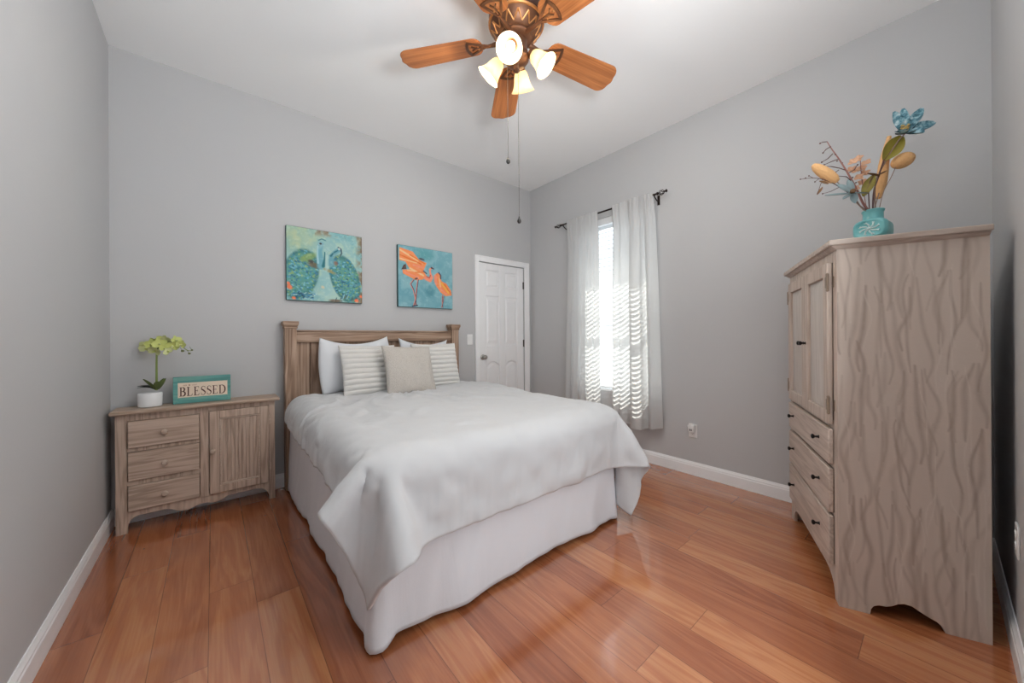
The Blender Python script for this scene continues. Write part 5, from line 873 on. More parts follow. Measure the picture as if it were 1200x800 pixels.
418,2748,560,2,0,30,3,0,29,3,0,31,11,0,27,20,-1,23,24,0,17,28,-1,11,29,0,5,30,-1,-1,30,-1,0,29,0,0,31,0,-1,29,0,6,30,-1,0,31,0,-5,30,0,0,29,0,0,30,-1,0,30,0,0,29,-1,0,30,0,0,30,0,4,29,1,2,30,-1,-1,30,-1,-2,29,0,-3,30,0,0,30,0,0,29,0,0,30,0,0,30,-1,0,30,0,0,30,1,-1,29,0,6,29,0,-1,30,0,-4,31,-1,0,30,0,0,30,-1,-1,28,1,7,30,1,-7,30,1,4,30,0,2,29,0,-1,30,-2,-1,29,0,-1,30,0,-2,30,0,0,30,1,0,30,0,0,30,0,0,29,0,0,30,0,0,29,0,0,30,0,-1,29,0,-6,26,0,-14,22,1,-20,17,0,-24,9,0,-29,4,0,-29,-1,-1,-30,1,0,-29,3,0,-30,2,0,-29,-1,0,-30,-4,1,-30,-1,0,-29,2,-1,-29,4,0,-30,3,0,-29,7,0,-29,4,0,-29,-1,0,-30,-5,0,-29,
417,2780,562,3,-1,30,3,0,29,4,0,30,11,0,28,19,-1,22,25,0,16,27,0,14,30,-1,2,30,-1,-1,29,-1,0,30,0,0,31,0,0,29,0,2,30,-1,1,31,0,-3,29,0,0,30,0,0,30,0,0,29,-1,0,30,0,0,30,0,1,29,0,2,30,1,1,30,-1,-3,29,-1,-1,30,0,0,29,0,0,30,0,0,30,-1,0,30,0,0,29,0,0,30,0,0,30,0,0,30,0,0,29,0,2,30,0,-2,31,-1,0,29,0,0,30,0,-1,29,1,7,30,1,-6,30,0,0,30,1,0,29,-1,0,29,-1,0,30,0,0,30,0,0,29,0,3,30,0,-1,29,0,-2,30,0,0,30,1,0,30,0,0,29,0,0,30,0,-1,29,0,-6,26,0,-14,22,0,-20,17,0,-24,11,0,-28,2,1,-30,4,-1,-29,2,-1,-29,3,0,-30,0,0,-30,-3,1,-30,-4,0,-30,-3,0,-29,0,0,-29,1,0,-30,4,0,-29,10,-1,-29,7,0,-29,2,0,-29,-3,0,-30,
417,2811,563,1,-1,30,5,0,30,4,0,29,11,0,28,20,-1,22,24,0,17,27,-1,12,30,0,2,31,-1,-1,30,-1,0,30,0,0,30,0,0,29,-1,0,30,0,0,30,0,0,30,0,0,30,0,0,29,0,0,30,0,0,29,0,0,30,0,0,30,0,0,29,0,0,30,-1,0,30,0,0,29,0,1,30,0,2,29,-1,-3,30,0,1,30,-1,-1,30,0,0,29,-1,6,30,1,-3,30,0,-3,30,1,0,30,-1,0,30,0,0,29,-1,0,30,1,0,30,1,4,30,1,-4,29,0,0,30,0,0,30,0,0,29,-1,0,30,1,0,29,-1,5,29,-1,5,29,1,-4,30,0,-6,30,0,0,30,0,0,30,0,0,29,0,0,30,1,-1,29,0,-6,26,-1,-14,22,0,-19,17,0,-25,13,0,-28,9,0,-28,4,0,-30,1,0,-29,0,-1,-30,-3,1,-30,-4,0,-30,-7,0,-30,-1,0,-30,0,0,-29,0,0,-30,3,0,-29,12,0,-29,10,0,-29,4,0,-30,-3,0,-29,
417,2841,565,1,0,30,4,0,29,5,0,29,12,-1,27,22,0,21,22,0,19,28,-1,9,30,0,3,30,-1,0,30,-1,0,30,0,0,30,0,0,29,-1,0,30,0,0,30,0,0,29,0,0,30,0,0,30,0,0,29,0,0,30,0,0,30,0,0,29,0,0,30,-1,0,29,0,0,30,1,3,30,-1,4,29,0,-2,30,0,-5,30,-1,0,30,-1,3,29,0,2,29,0,-4,30,0,-1,30,1,0,30,0,0,30,0,0,30,-1,0,29,1,0,30,0,0,30,1,1,30,0,-1,29,0,0,30,0,0,30,0,0,29,0,1,30,-1,7,29,0,5,29,0,-1,29,0,-7,30,0,-5,30,0,0,29,0,0,30,0,1,30,1,-1,30,0,-1,29,0,-6,26,0,-14,22,0,-19,17,0,-25,11,-1,-28,9,0,-29,5,0,-29,3,0,-29,1,0,-30,-3,0,-30,-6,0,-31,-5,0,-29,-3,1,-30,0,0,-29,3,0,-29,5,-1,-30,11,0,-28,8,0,-30,3,0,-30,-3,0,-29,
417,2873,566,1,-1,30,4,0,29,7,0,29,13,0,26,18,0,24,25,-1,15,28,0,10,30,-1,3,29,-1,0,30,-1,0,30,0,0,29,-1,0,30,0,0,30,0,0,29,0,0,30,0,1,30,0,-1,29,0,0,30,0,0,30,0,0,29,0,0,30,0,0,29,-1,0,30,0,0,30,1,5,30,0,2,29,-1,-4,30,0,-3,30,-1,0,29,0,-1,30,1,1,29,0,0,30,1,0,30,0,0,29,0,0,30,-1,0,30,-1,0,30,0,0,29,1,0,30,0,0,29,0,0,30,1,0,29,0,0,30,-1,0,30,0,0,29,0,8,30,-1,2,29,0,-5,30,0,-5,30,1,0,29,0,0,29,0,2,30,0,1,30,0,-2,30,0,-2,29,0,-6,26,0,-14,23,0,-20,16,0,-25,9,0,-27,4,-1,-30,3,0,-29,5,0,-29,4,0,-29,0,0,-30,-4,0,-31,-4,1,-29,-1,0,-30,3,0,-29,6,0,-29,5,0,-29,7,-1,-29,3,1,-30,1,0,-30,-4,-1,-29,
418,2904,567,2,-1,30,3,0,29,6,0,29,13,0,26,20,0,23,24,0,16,29,-1,9,29,-1,4,30,-1,-1,29,-1,0,30,0,0,29,-1,0,30,0,0,30,0,0,29,0,0,30,0,0,29,0,0,30,0,0,30,0,0,29,0,0,30,0,0,29,0,0,30,0,0,30,0,0,30,-1,-2,29,0,1,30,0,2,30,0,-1,29,0,0,30,0,0,30,1,-1,29,1,0,30,0,1,29,-1,6,29,-1,0,30,0,-3,30,0,-3,30,0,0,29,0,0,30,0,0,29,1,0,30,0,0,29,0,0,30,0,0,29,0,0,30,-1,4,30,-1,-2,29,0,-2,30,1,0,30,0,0,29,0,0,30,0,0,29,0,1,30,1,-1,30,0,-1,29,0,-7,27,0,-13,23,-1,-20,15,0,-25,10,0,-28,2,1,-29,0,-1,-30,4,0,-29,4,-1,-29,3,0,-29,-1,1,-30,-1,0,-30,2,0,-29,4,0,-30,5,0,-29,3,0,-29,4,0,-30,2,0,-29,0,0,-30,-4,0,-29,
418,2935,568,1,-1,30,4,0,29,6,0,29,14,0,26,19,0,23,25,-1,16,29,-1,9,29,0,3,30,-1,0,29,-1,-1,30,0,0,29,-1,0,30,0,0,29,0,0,30,0,0,29,0,0,30,0,0,30,0,0,29,0,0,30,0,0,29,0,0,30,0,0,30,0,0,29,0,0,30,-1,0,30,1,0,29,0,1,30,-1,1,30,1,1,30,0,1,29,0,4,30,0,2,29,0,0,30,0,-1,29,0,-4,30,-1,-4,30,0,-1,29,0,0,30,0,0,29,1,0,30,0,0,29,0,0,30,0,0,29,0,0,30,0,0,29,-1,0,30,0,0,29,-1,0,30,1,0,30,1,0,30,0,0,29,0,0,30,0,0,29,0,0,30,0,-1,29,0,-7,27,0,-13,22,0,-20,16,0,-25,10,0,-28,3,0,-29,0,0,-30,3,-1,-29,3,0,-29,2,0,-30,1,0,-29,2,0,-30,3,0,-29,4,0,-30,2,0,-29,1,0,-29,3,0,-30,3,1,-29,1,-1,-30,-4,0,-29,
418,2965,569,1,0,30,3,0,29,7,0,29,14,0,26,21,0,22,25,-1,16,28,-1,9,30,0,3,29,-1,6,30,-1,-3,29,0,-4,29,-1,0,30,0,0,29,0,0,30,0,0,29,0,0,30,0,0,29,0,0,30,0,0,29,0,0,30,0,0,29,0,0,30,0,0,30,1,0,29,0,0,30,0,0,30,-1,0,30,0,3,30,0,7,29,0,5,30,0,-1,29,0,-4,30,0,-4,29,0,-4,30,-1,-2,29,0,0,30,0,0,29,1,0,29,0,0,30,0,0,30,0,0,29,0,0,30,0,0,29,0,0,30,0,0,29,0,0,30,-1,0,29,0,0,30,1,0,30,0,0,30,1,0,30,0,0,29,-1,0,29,0,0,30,0,-1,29,0,-7,27,0,-14,22,0,-19,16,0,-25,10,0,-28,3,0,-30,2,0,-29,1,0,-29,1,0,-30,0,0,-29,2,-1,-29,4,0,-30,5,1,-29,2,0,-30,-1,0,-29,-1,-1,-29,4,0,-30,5,1,-29,3,0,-30,-4,0,-29,
417,2996,571,1,-1,30,4,0,29,7,0,28,16,0,26,20,0,21,25,0,16,29,0,11,29,-1,9,30,0,4,29,-1,-5,28,-1,-8,30,0,0,29,0,0,30,0,0,29,0,0,30,0,0,29,0,0,30,-1,0,29,0,0,30,0,0,29,0,0,30,0,0,29,1,0,30,0,0,29,1,0,30,0,0,30,-1,0,31,-1,0,30,0,8,30,0,6,28,-1,-9,29,0,-3,30,0,-2,30,1,0,29,0,0,29,0,1,30,0,1,29,0,3,29,0,0,30,0,-3,30,1,-2,30,0,0,29,0,0,30,-1,1,29,1,-1,30,0,2,29,-1,1,30,0,2,30,0,-1,30,1,-2,29,0,-1,30,0,-1,29,0,0,30,0,0,30,0,-1,29,0,-7,26,0,-14,22,0,-19,16,0,-25,10,-1,-28,3,0,-30,2,0,-29,-1,0,-30,-2,0,-29,0,-1,-29,3,0,-30,7,1,-29,5,0,-29,1,0,-30,-3,0,-29,-2,-1,-29,4,1,-30,5,0,-29,3,0,-30,-3,0,-29,
416,3027,572,1,-1,30,3,0,30,9,0,28,16,0,24,21,0,22,25,0,16,29,0,10,29,-1,10,30,0,4,29,-1,-6,28,-1,-8,30,0,0,29,0,0,30,0,0,29,0,0,29,0,0,30,0,0,29,-1,0,30,0,0,29,0,-1,30,0,1,29,0,0,30,1,0,29,1,0,30,0,0,29,1,0,30,-1,0,30,0,0,31,-2,1,30,0,7,29,-1,-2,29,0,-6,30,1,0,29,0,0,29,0,0,29,0,4,30,0,1,29,0,0,30,0,-3,30,1,-2,30,0,0,29,0,0,30,0,0,29,0,0,30,0,0,30,1,0,29,0,0,30,-1,0,29,1,0,30,0,0,29,-1,0,30,0,3,30,0,-1,30,0,-2,29,0,-1,29,0,-7,26,0,-14,22,0,-19,16,0,-25,10,0,-28,3,0,-30,0,-1,-29,-1,0,-30,0,0,-29,1,0,-29,4,0,-30,5,0,-29,6,1,-30,1,0,-29,-3,-1,-29,-2,0,-30,1,0,-29,2,0,-29,-1,0,-30,-3,-1,-29,
416,3057,574,0,0,30,3,0,29,11,0,27,16,0,25,20,0,22,26,0,16,28,0,9,30,-1,7,29,0,2,30,-1,-3,28,0,-6,30,-1,0,29,0,0,29,0,0,30,0,0,29,0,0,30,0,0,29,0,-1,30,-1,1,29,0,2,29,0,-4,30,1,2,29,0,0,30,1,0,29,0,0,29,1,0,30,0,0,30,-1,0,30,0,0,31,-2,0,29,-1,-1,29,1,1,30,0,0,29,0,0,29,0,0,30,0,0,29,0,0,30,0,0,30,1,0,29,0,0,30,0,0,29,0,0,30,0,0,29,0,0,30,1,0,30,0,0,30,0,0,29,1,0,29,0,0,29,-1,0,31,0,0,30,-1,7,31,1,0,29,0,-4,29,0,-4,28,0,-7,26,-1,-14,22,0,-20,16,0,-24,10,0,-28,3,0,-30,1,0,-29,1,0,-30,1,-1,-29,2,0,-29,2,0,-30,3,1,-29,2,0,-30,2,0,-29,-1,0,-29,-1,-1,-30,-1,0,-29,-3,0,-29,-4,-1,-30,-4,0,-29,
418,3088,574,0,0,30,3,0,29,10,0,28,16,0,25,20,-1,22,25,0,15,28,1,9,30,0,0,29,-1,0,30,-1,-1,29,0,1,29,-1,0,30,0,0,29,0,0,29,0,0,30,0,0,30,0,0,29,0,-2,30,-1,2,28,-1,7,29,1,-8,30,1,0,30,0,0,29,1,1,29,1,0,30,0,0,29,0,0,30,0,0,29,0,0,31,-1,0,30,-1,0,30,-1,0,29,0,0,29,0,0,30,1,0,29,0,0,30,0,0,30,1,0,29,0,0,30,0,0,29,0,0,29,0,0,30,0,0,29,0,0,30,0,2,30,0,1,30,1,-2,29,0,-1,30,0,-1,29,0,1,30,-1,7,31,0,0,30,0,-1,29,0,-3,29,0,-4,28,0,-7,26,0,-14,22,0,-20,16,0,-24,10,0,-28,3,0,-30,1,-1,-29,1,0,-30,2,0,-29,1,0,-29,1,0,-30,0,0,-29,0,0,-30,1,0,-29,1,0,-29,0,0,-30,0,-1,-29,-2,0,-29,-5,0,-30,-2,-1,-29,
421,3119,575,1,0,29,3,0,30,8,0,28,14,0,26,19,-1,22,26,1,14,29,0,7,29,0,1,30,0,0,29,-1,0,30,0,0,29,-1,0,30,-1,0,29,0,0,30,0,0,29,1,0,30,0,0,29,-1,0,30,-1,-3,27,0,12,29,0,-9,30,1,-1,30,0,0,29,1,1,30,1,0,29,0,0,30,0,0,29,0,0,30,1,0,29,0,0,30,-1,0,30,-1,0,30,0,0,30,-1,0,29,0,0,30,0,0,29,0,0,30,1,0,29,0,0,30,0,0,29,0,0,30,0,0,29,0,0,30,0,0,30,0,0,29,0,3,30,1,2,29,0,1,30,0,1,30,-1,2,30,0,-2,30,0,-3,29,0,-3,29,0,-1,30,0,-1,28,0,-7,27,0,-13,21,0,-21,16,0,-24,10,0,-28,3,0,-30,0,0,-29,0,-1,-30,1,0,-29,1,0,-30,0,0,-29,-1,0,-29,-2,-1,-30,0,0,-29,1,0,-29,1,0,-30,2,0,-29,1,1,-29,0,-1,-30,-1,0,-29]
def make_comforter():
    q = np.array(CLOTH, dtype=np.int32).reshape(68, 76, 3)
    V = np.cumsum(q, axis=1).astype(float) / 1000.0
    # refine x3 (Catmull-Rom in both directions)
    def refine(A, k):
        n = A.shape[0]
        P = np.concatenate([2 * A[:1] - A[1:2], A, 2 * A[-1:] - A[-2:-1]])
        out = []
        for i in range(n - 1):
            a, b, c, d = P[i], P[i + 1], P[i + 2], P[i + 3]
            for s in range(k):
                t = s / k
                out.append(0.5 * (2 * b + (c - a) * t + (2 * a - 5 * b + 4 * c - d) * t * t + (3 * b - a - 3 * c + d) * t ** 3))
        out.append(A[-1])
        return np.array(out)
    V = refine(V, 3)
    V = refine(V.transpose(1, 0, 2), 3).transpose(1, 0, 2)
    nj, ni = V.shape[:2]
    du = np.gradient(V, axis=1); dv = np.gradient(V, axis=0)
    N = np.cross(du, dv); N /= np.linalg.norm(N, axis=2, keepdims=True) + 1e-9
    D = np.zeros((nj, ni))
    for j in range(nj):
        for i in range(ni):
            x, y, z = V[j, i]
            r = math.hypot(x - 1.2, y - 2.95)
            th = math.atan2(y - 2.95, x - 1.2)
            w = math.exp(-((y - 2.55) / 0.55) ** 2)
            e = 1 - abs(noise.noise((th * 3.4 + noise.noise((x * 3, y * 3, 4)) * 0.9, r * 1.3, 2.0))) * 2.2
            D[j, i] = 0.012 + 0.019 * w * max(0, e) ** 1.5 + 0.008 * noise.noise((x * 5, y * 5, z * 5 + 9)) + 0.003 * noise.noise((x * 15, y * 15, z * 9))
            if z < 0.62:
                D[j, i] += min(1, (0.62 - z) / 0.08) * (0.010 * noise.noise(((x - y) * 12, z * 1.6, 20.0)) + 0.004 * noise.noise(((x - y) * 30, z * 3.0, 5.0)))
            cr = 1 - abs(noise.noise((x * 6.5 + 2.0 * y, y * 4.0 - x, z * 6 + 3))) * 3.0
            D[j, i] += 0.0075 * math.exp(-((y - 2.6) / 0.45) ** 2) * max(0, cr) ** 2 * (0.35 + 0.65 * max(0, noise.noise((x * 1.7, y * 1.7, 7.0)) + 0.3))
    V = V + N * D[..., None]
    V[..., 0] = np.where(V[..., 0] > 2.045, 2.045 + (V[..., 0] - 2.045) * 0.62, V[..., 0])
    mb = MB()
    mb.v = [Vector(p) - Vector((1.21, 2.1, 0.72)) for p in V.reshape(-1, 3)]
    mb.f = [(j * ni + i, j * ni + i + 1, (j + 1) * ni + i + 1, (j + 1) * ni + i) for j in range(nj - 1) for i in range(ni - 1)]
    o = mb.build('comforter', M_duvet, None, smooth=True, angle=180)
    o.location = (1.21, 2.1, 0.72)
    s = o.modifiers.new('thickness', 'SOLIDIFY'); s.thickness = 0.016; s.offset = -1
    tag(o, 'puffy white comforter draped over the bed with low hanging corners', 'comforter')
make_comforter()

# ------------------------------------------------------------------ pillows
def pillow_mesh(w, h, t, c=0.09, ribs=0, seed=0.0, n=64, wr=0.006, sag=0.0, bulge=None):
    mb = MB()
    def surf(sign):
        def fn(a, b):
            u, v = 2 * a - 1, 2 * b - 1
            pu = max(0.0, 1 - abs(u) ** 2.6); pv = max(0.0, 1 - abs(v) ** 2.6)
            p = (pu * pv) ** 0.48
            x = w / 2 * u * (1 - (c if bulge is None else -bulge) * (1 - v * v) * abs(u))
            y = h / 2 * v * (1 - c * (1 - u * u) * abs(v)) - sag * (1 - u * u) * max(0, v) ** 2
            z = t / 2 * p
            if ribs and sign > 0:
                z += 0.019 * (abs(math.sin(PI * ribs * (b + 0.004 * math.sin(3 * u + seed)))) ** 0.55 - 0.7) * min(1, p * 1.6)
            z += wr * noise.noise((x * 9 + seed, y * 9, sign * 3 + seed)) * p + wr * 0.7 * noise.noise((x * 22, y * 7 + seed, seed)) * p
            return (x, y + h / 2, sign * z)
        return fn
    mb.grid(surf(1), n, n); mb.grid(surf(-1), n, n)
    return mb

def place(o, loc, yaw, lean, roll=0.0):
    o.matrix_world = Matrix.Translation(loc) @ Matrix.Rotation(R(yaw), 4, 'Z') @ Matrix.Rotation(R(90 - lean), 4, 'X') @ Matrix.Rotation(R(roll), 4, 'Z')

M_pillow = cloth_mat('white_pillowcase_cotton', C3(226, 228, 232), 480, 0.1)
M_rib = cloth_mat('off_white_ribbed_plush', C3(222, 220, 216), 300, 0.35)
def nubby():
    m, nt, b = new_mat('greige_nubby_knit')
    v = obj_coord(nt)
    vo = nt.nodes.new('ShaderNodeTexVoronoi'); vo.inputs['Scale'].default_value = 190.0
    nt.links.new(v, vo.inputs['Vector'])
    f = mth(nt, 'ADD', mth(nt, 'MULTIPLY', vo.outputs['Distance'], 0.7), mth(nt, 'MULTIPLY', tex_noise(nt, v, 60, 3), 0.4))
    nt.links.new(ramp(nt, f, [(0.2, C3(208, 202, 195)), (0.8, C3(188, 182, 175))]), b.inputs['Base Color'])
    b.inputs['Roughness'].default_value = 0.95
    b.inputs['Specular IOR Level'].default_value = 0.1
    add_bump(nt, b, mth(nt, 'SUBTRACT', 1.0, f), 0.6, 0.006)
    return m
M_nubby = nubby()

def pillow(name, label, cat, mesh, mat, loc, yaw, lean, roll=0.0, group=None):
    o = mesh.build(name, mat, None, smooth=True, angle=180, weld=True)
    place(o, loc, yaw, lean, roll)
    return tag(o, label, cat, group)
pillow('sleeping_pillow', 'smooth white pillow against the headboard, its pointed corner nearest the dresser', 'pillow',
       pillow_mesh(0.56, 0.47, 0.135, 0.13, 0, 1.0, sag=0.03, wr=0.011, bulge=0.07), M_pillow, (0.945, 3.155, 0.725), 4, 6, 1, 'white sleeping pillows')
pillow('sleeping_pillow', 'smooth white pillow mostly hidden behind the ribbed pillow nearest the door', 'pillow',
       pillow_mesh(0.50, 0.47, 0.12, 0.12, 0, 6.0, sag=0.03), M_pillow, (1.545, 3.165, 0.705), -2, 6, -2.5, 'white sleeping pillows')
pillow('ribbed_pillow', 'off white ribbed pillow between the smooth white pillow and the nubby cushion', 'pillow',
       pillow_mesh(0.46, 0.43, 0.13, 0.05, 10, 2.0, 120, 0.003), M_rib, (0.985, 2.90, 0.725), 2, 22, -1, 'ribbed pillows')
pillow('ribbed_pillow', 'off white ribbed pillow at the door end of the headboard', 'pillow',
       pillow_mesh(0.46, 0.42, 0.13, 0.05, 10, 8.0, 120, 0.003), M_rib, (1.595, 2.96, 0.722), 0, 15, 0, 'ribbed pillows')
pillow('throw_cushion', 'square greige nubby cushion standing in front of both ribbed pillows', 'cushion',
       pillow_mesh(0.43, 0.42, 0.13, 0.06, 0, 12.0), M_nubby, (1.235, 2.72, 0.722), 3, 21, -2)

# ------------------------------------------------------------------ dresser
D_D, D_M, D_L = C3(156, 135, 119), C3(194, 171, 154), C3(212, 191, 175)
M_dresX = wood('taupe_ash_level', D_D, D_M, D_L, 'x', 1.3, 0.5, 0.9, 1.3)
M_dresZ = wood('taupe_ash_upright', D_D, D_M, D_L, 'z', 1.3, 0.5, 0.9, 5.3)
M_dresTop = wood('taupe_ash_top', C3(148, 126, 109), C3(178, 155, 136), C3(198, 176, 158), 'x', 1.3, 0.42, 0.8, 9.1)
M_knobwood = wood('taupe_ash_knob', C3(184, 162, 146), C3(204, 184, 168), C3(216, 198, 184), 'x', 2.0, 0.4, 0.5, 2.0)

def knob_mesh(T, s=1.0):
    return MB().lathe([(0.007 * s, 0), (0.0065 * s, 0.008 * s), (0.010 * s, 0.012 * s), (0.016 * s, 0.018 * s), (0.0165 * s, 0.024 * s), (0.012 * s, 0.030 * s), (1e-5, 0.032 * s)], 20, T)

def make_dresser():
    W, D, H = 0.805, 0.178, 0.726
    t = thing('dresser', 'narrow taupe wooden dresser with three drawers and a cupboard door', 'dresser', (-0.455, 3.180, 0))
    body = MB()
    body.box(0, 0.05, 0, 0.02, 0.0, H).box(W - 0.037, W, 0, 0.02, 0.0, H).box(0.385, 0.43, 0, 0.02, 0.12, H)
    body.box(0.05, 0.385, 0, 0.02, 0.684, H).box(0.43, W - 0.037, 0, 0.02, 0.694, H)
    body.box(0.05, 0.385, 0, 0.02, 0.288, 0.315).box(0.05, 0.385, 0, 0.02, 0.494, 0.515)
    low = [(0.05, 0.03), (0.053, 0.055), (0.062, 0.075), (0.078, 0.09), (0.10, 0.098), (0.215, 0.098), (0.245, 0.088), (0.272, 0.070),
           (0.302, 0.061), (0.335, 0.064), (0.365, 0.076), (0.39, 0.083), (0.415, 0.081), (0.44, 0.072), (0.468, 0.069), (0.50, 0.078),
           (0.535, 0.098), (0.70, 0.098), (0.728, 0.09), (0.748, 0.072), (0.758, 0.055), (0.768, 0.03)]
    body.prism(low + [(0.768, 0.135), (0.05, 0.135)], 0.001, 0.019, 'y')
    for x in (0, W - 0.018):
        body.box(x, x + 0.018, 0.02, D, 0.09, H)
        body.box(x, x + 0.03 if x == 0 else x + 0.018, D - 0.03, D, 0, 0.09) if x == 0 else body.box(x - 0.012, x + 0.018, D - 0.03, D, 0, 0.09)
    body.box(0.018, W - 0.018, D - 0.012, D, 0.10, H).box(0.018, W - 0.018, 0.02, D - 0.012, 0.10, 0.118)
    body.build('case', M_dresZ, t, bevel=0.002)
    top = MB().box(-0.022, W + 0.028, -0.036, D + 0.006, H, H + 0.024)
    top.build('top', M_dresTop, t, bevel=0.008, seg=3)
    for z0, z1 in ((0.515, 0.684), (0.314, 0.494), (0.130, 0.289)):
        d = MB().box(0.053, 0.382, -0.014, 0.14, z0 + 0.003, z1 - 0.003)
        do = d.build('drawer', M_dresX, t, bevel=0.005, seg=3)
        k = knob_mesh(frame_M((0.2175, -0.013, (z0 + z1) / 2), (0, -1, 0)))
        k.build('knob', M_knobwood, do, smooth=True)
    x0, x1, z0, z1 = 0.433, 0.766, 0.131, 0.692
    dr = MB(); s = 0.052
    dr.box(x0, x0 + s, -0.014, 0.006, z0, z1).box(x1 - s, x1, -0.014, 0.006, z0, z1)
    dr.box(x0 + s, x1 - s, -0.014, 0.006, z0, z0 + s).box(x0 + s, x1 - s, -0.014, 0.006, z1 - s, z1)
    door = dr.build('cupboard_door', M_dresZ, t, bevel=0.004)
    pn = MB(); n = 11
    for i in range(n):
        a = x0 + s + (x1 - x0 - 2 * s) * i / n; b = x0 + s + (x1 - x0 - 2 * s) * (i + 1) / n
        pn.box(a + 0.0006, b - 0.0006, -0.004, 0.004, z0 + s, z1 - s)
    pn.build('door_panel', M_dresZ, door, bevel=0.0015)
    # moulding round the panel
    mo = MB(); e = 0.010
    mo.box(x0 + s, x0 + s + e, -0.010, -0.003, z0 + s, z1 - s).box(x1 - s - e, x1 - s, -0.010, -0.003, z0 + s, z1 - s)
    mo.box(x0 + s + e, x1 - s - e, -0.010, -0.003, z0 + s, z0 + s + e).box(x0 + s + e, x1 - s - e, -0.010, -0.003, z1 - s - e, z1 - s)
    mo.build('panel_moulding', M_knobwood, door, bevel=0.003)
    knob_mesh(frame_M((x0 + 0.018, -0.013, 0.425), (0, -1, 0))).build('knob', M_knobwood, door, smooth=True)
    for z in (0.585, 0.245):
        hm = MB().tube([(x1 + 0.004, -0.006, z - 0.03), (x1 + 0.004, -0.006, z + 0.03)], 0.0045, 8)
        hm.box(x1 + 0.004, x1 + 0.016, -0.003, 0.001, z - 0.026, z + 0.026).ball((x1 + 0.004, -0.006, z + 0.033), 0.005)
        hm.build('hinge', M_knobwood, door)
make_dresser()
DTOP = 0.750

# ------------------------------------------------------------------ BLESSED sign
M_teal = wood('worn_teal_paint', C3(78, 134, 130), C3(104, 166, 160), C3(146, 180, 160), 'x', 1.6, 0.6, 0.6, 4.4)
M_cream = plain('cream_paper_panel', C3(238, 220, 200), 0.7, var=0.05)
M_ink = plain('dark_brown_lettering', C3(84, 46, 34), 0.7)
M_faint = plain('faint_brown_script', C3(168, 132, 112), 0.7)

def letter(ch):
    """serif capital in a 0..w by 0..1 box: list of closed outlines; returns (outlines, width)"""
    def bar(x0, x1, z0, z1): return [(x0, z0), (x1, z0), (x1, z1), (x0, z1)]
    def ribbon(pts, w):
        L, Rr = [], []
        for i, p in enumerate(pts):
            a = pts[max(i - 1, 0)]; b = pts[min(i + 1, len(pts) - 1)]
            dx, dz = b[0] - a[0], b[1] - a[1]; l = math.hypot(dx, dz) or 1
            ww = w(i / (len(pts) - 1)) / 2
            L.append((p[0] - dz / l * ww, p[1] + dx / l * ww)); Rr.append((p[0] + dz / l * ww, p[1] - dx / l * ww))
        return [[L[i], L[i + 1], Rr[i + 1], Rr[i]] for i in range(len(pts) - 1)]
    def arc(cx, cz, rx, rz, a0, a1, n=14):
        return [(cx + rx * math.cos(R(a0 + (a1 - a0) * i / n)), cz + rz * math.sin(R(a0 + (a1 - a0) * i / n))) for i in range(n + 1)]
    th, tn = 0.135, 0.05
    if ch == 'B':
        o = [bar(0.08, 0.08 + th, 0, 1), bar(0, 0.30, 0, tn), bar(0, 0.30, 1 - tn, 1), bar(0.2, 0.34, 0.50, 0.55)]
        o += ribbon([(0.28, 0.975)] + arc(0.32, 0.755, 0.20, 0.22, 90, -90) + [(0.28, 0.535)], lambda t: 0.05 + 0.10 * math.sin(PI * t))
        o += ribbon([(0.28, 0.525)] + arc(0.34, 0.275, 0.25, 0.25, 90, -90) + [(0.28, 0.025)], lambda t: 0.05 + 0.11 * math.sin(PI * t))
        return o, 0.68
    if ch == 'L':
        return [bar(0.08, 0.08 + th, 0, 1), bar(0, 0.30, 1 - tn, 1), bar(0, 0.56, 0, tn), [(0.50, tn), (0.56, 0), (0.60, 0.24), (0.56, 0.24)]], 0.64
    if ch == 'E':
        return [bar(0.08, 0.08 + th, 0, 1), bar(0, 0.56, 0, tn), bar(0, 0.54, 1 - tn, 1), bar(0.2, 0.42, 0.50, 0.55), bar(0.40, 0.435, 0.41, 0.64),
                [(0.50, tn), (0.56, 0), (0.60, 0.24), (0.565, 0.24)], [(0.50, 1), (0.545, 1), (0.55, 0.78), (0.52, 0.78)]], 0.64
    if ch == 'S':
        p = arc(0.30, 0.745, 0.20, 0.23, 25, 215, 14) + [(0.22, 0.585), (0.34, 0.49), (0.42, 0.42)] + arc(0.28, 0.25, 0.22, 0.23, 35, -155, 14)
        o = ribbon(p, lambda t: 0.045 + 0.10 * math.exp(-((t - 0.5) / 0.2) ** 2))
        return o + [bar(0.465, 0.495, 0.70, 0.98), bar(0.055, 0.085, 0.02, 0.31)], 0.56
    if ch == 'D':
        o = [bar(0.08, 0.08 + th, 0, 1), bar(0, 0.32, 0, tn), bar(0, 0.32, 1 - tn, 1)]
        o += ribbon([(0.28, 0.975)] + arc(0.34, 0.5, 0.37, 0.475, 90, -90, 20) + [(0.28, 0.025)], lambda t: 0.05 + 0.10 * math.sin(PI * t))
        return o, 0.82
    return [], 0.3

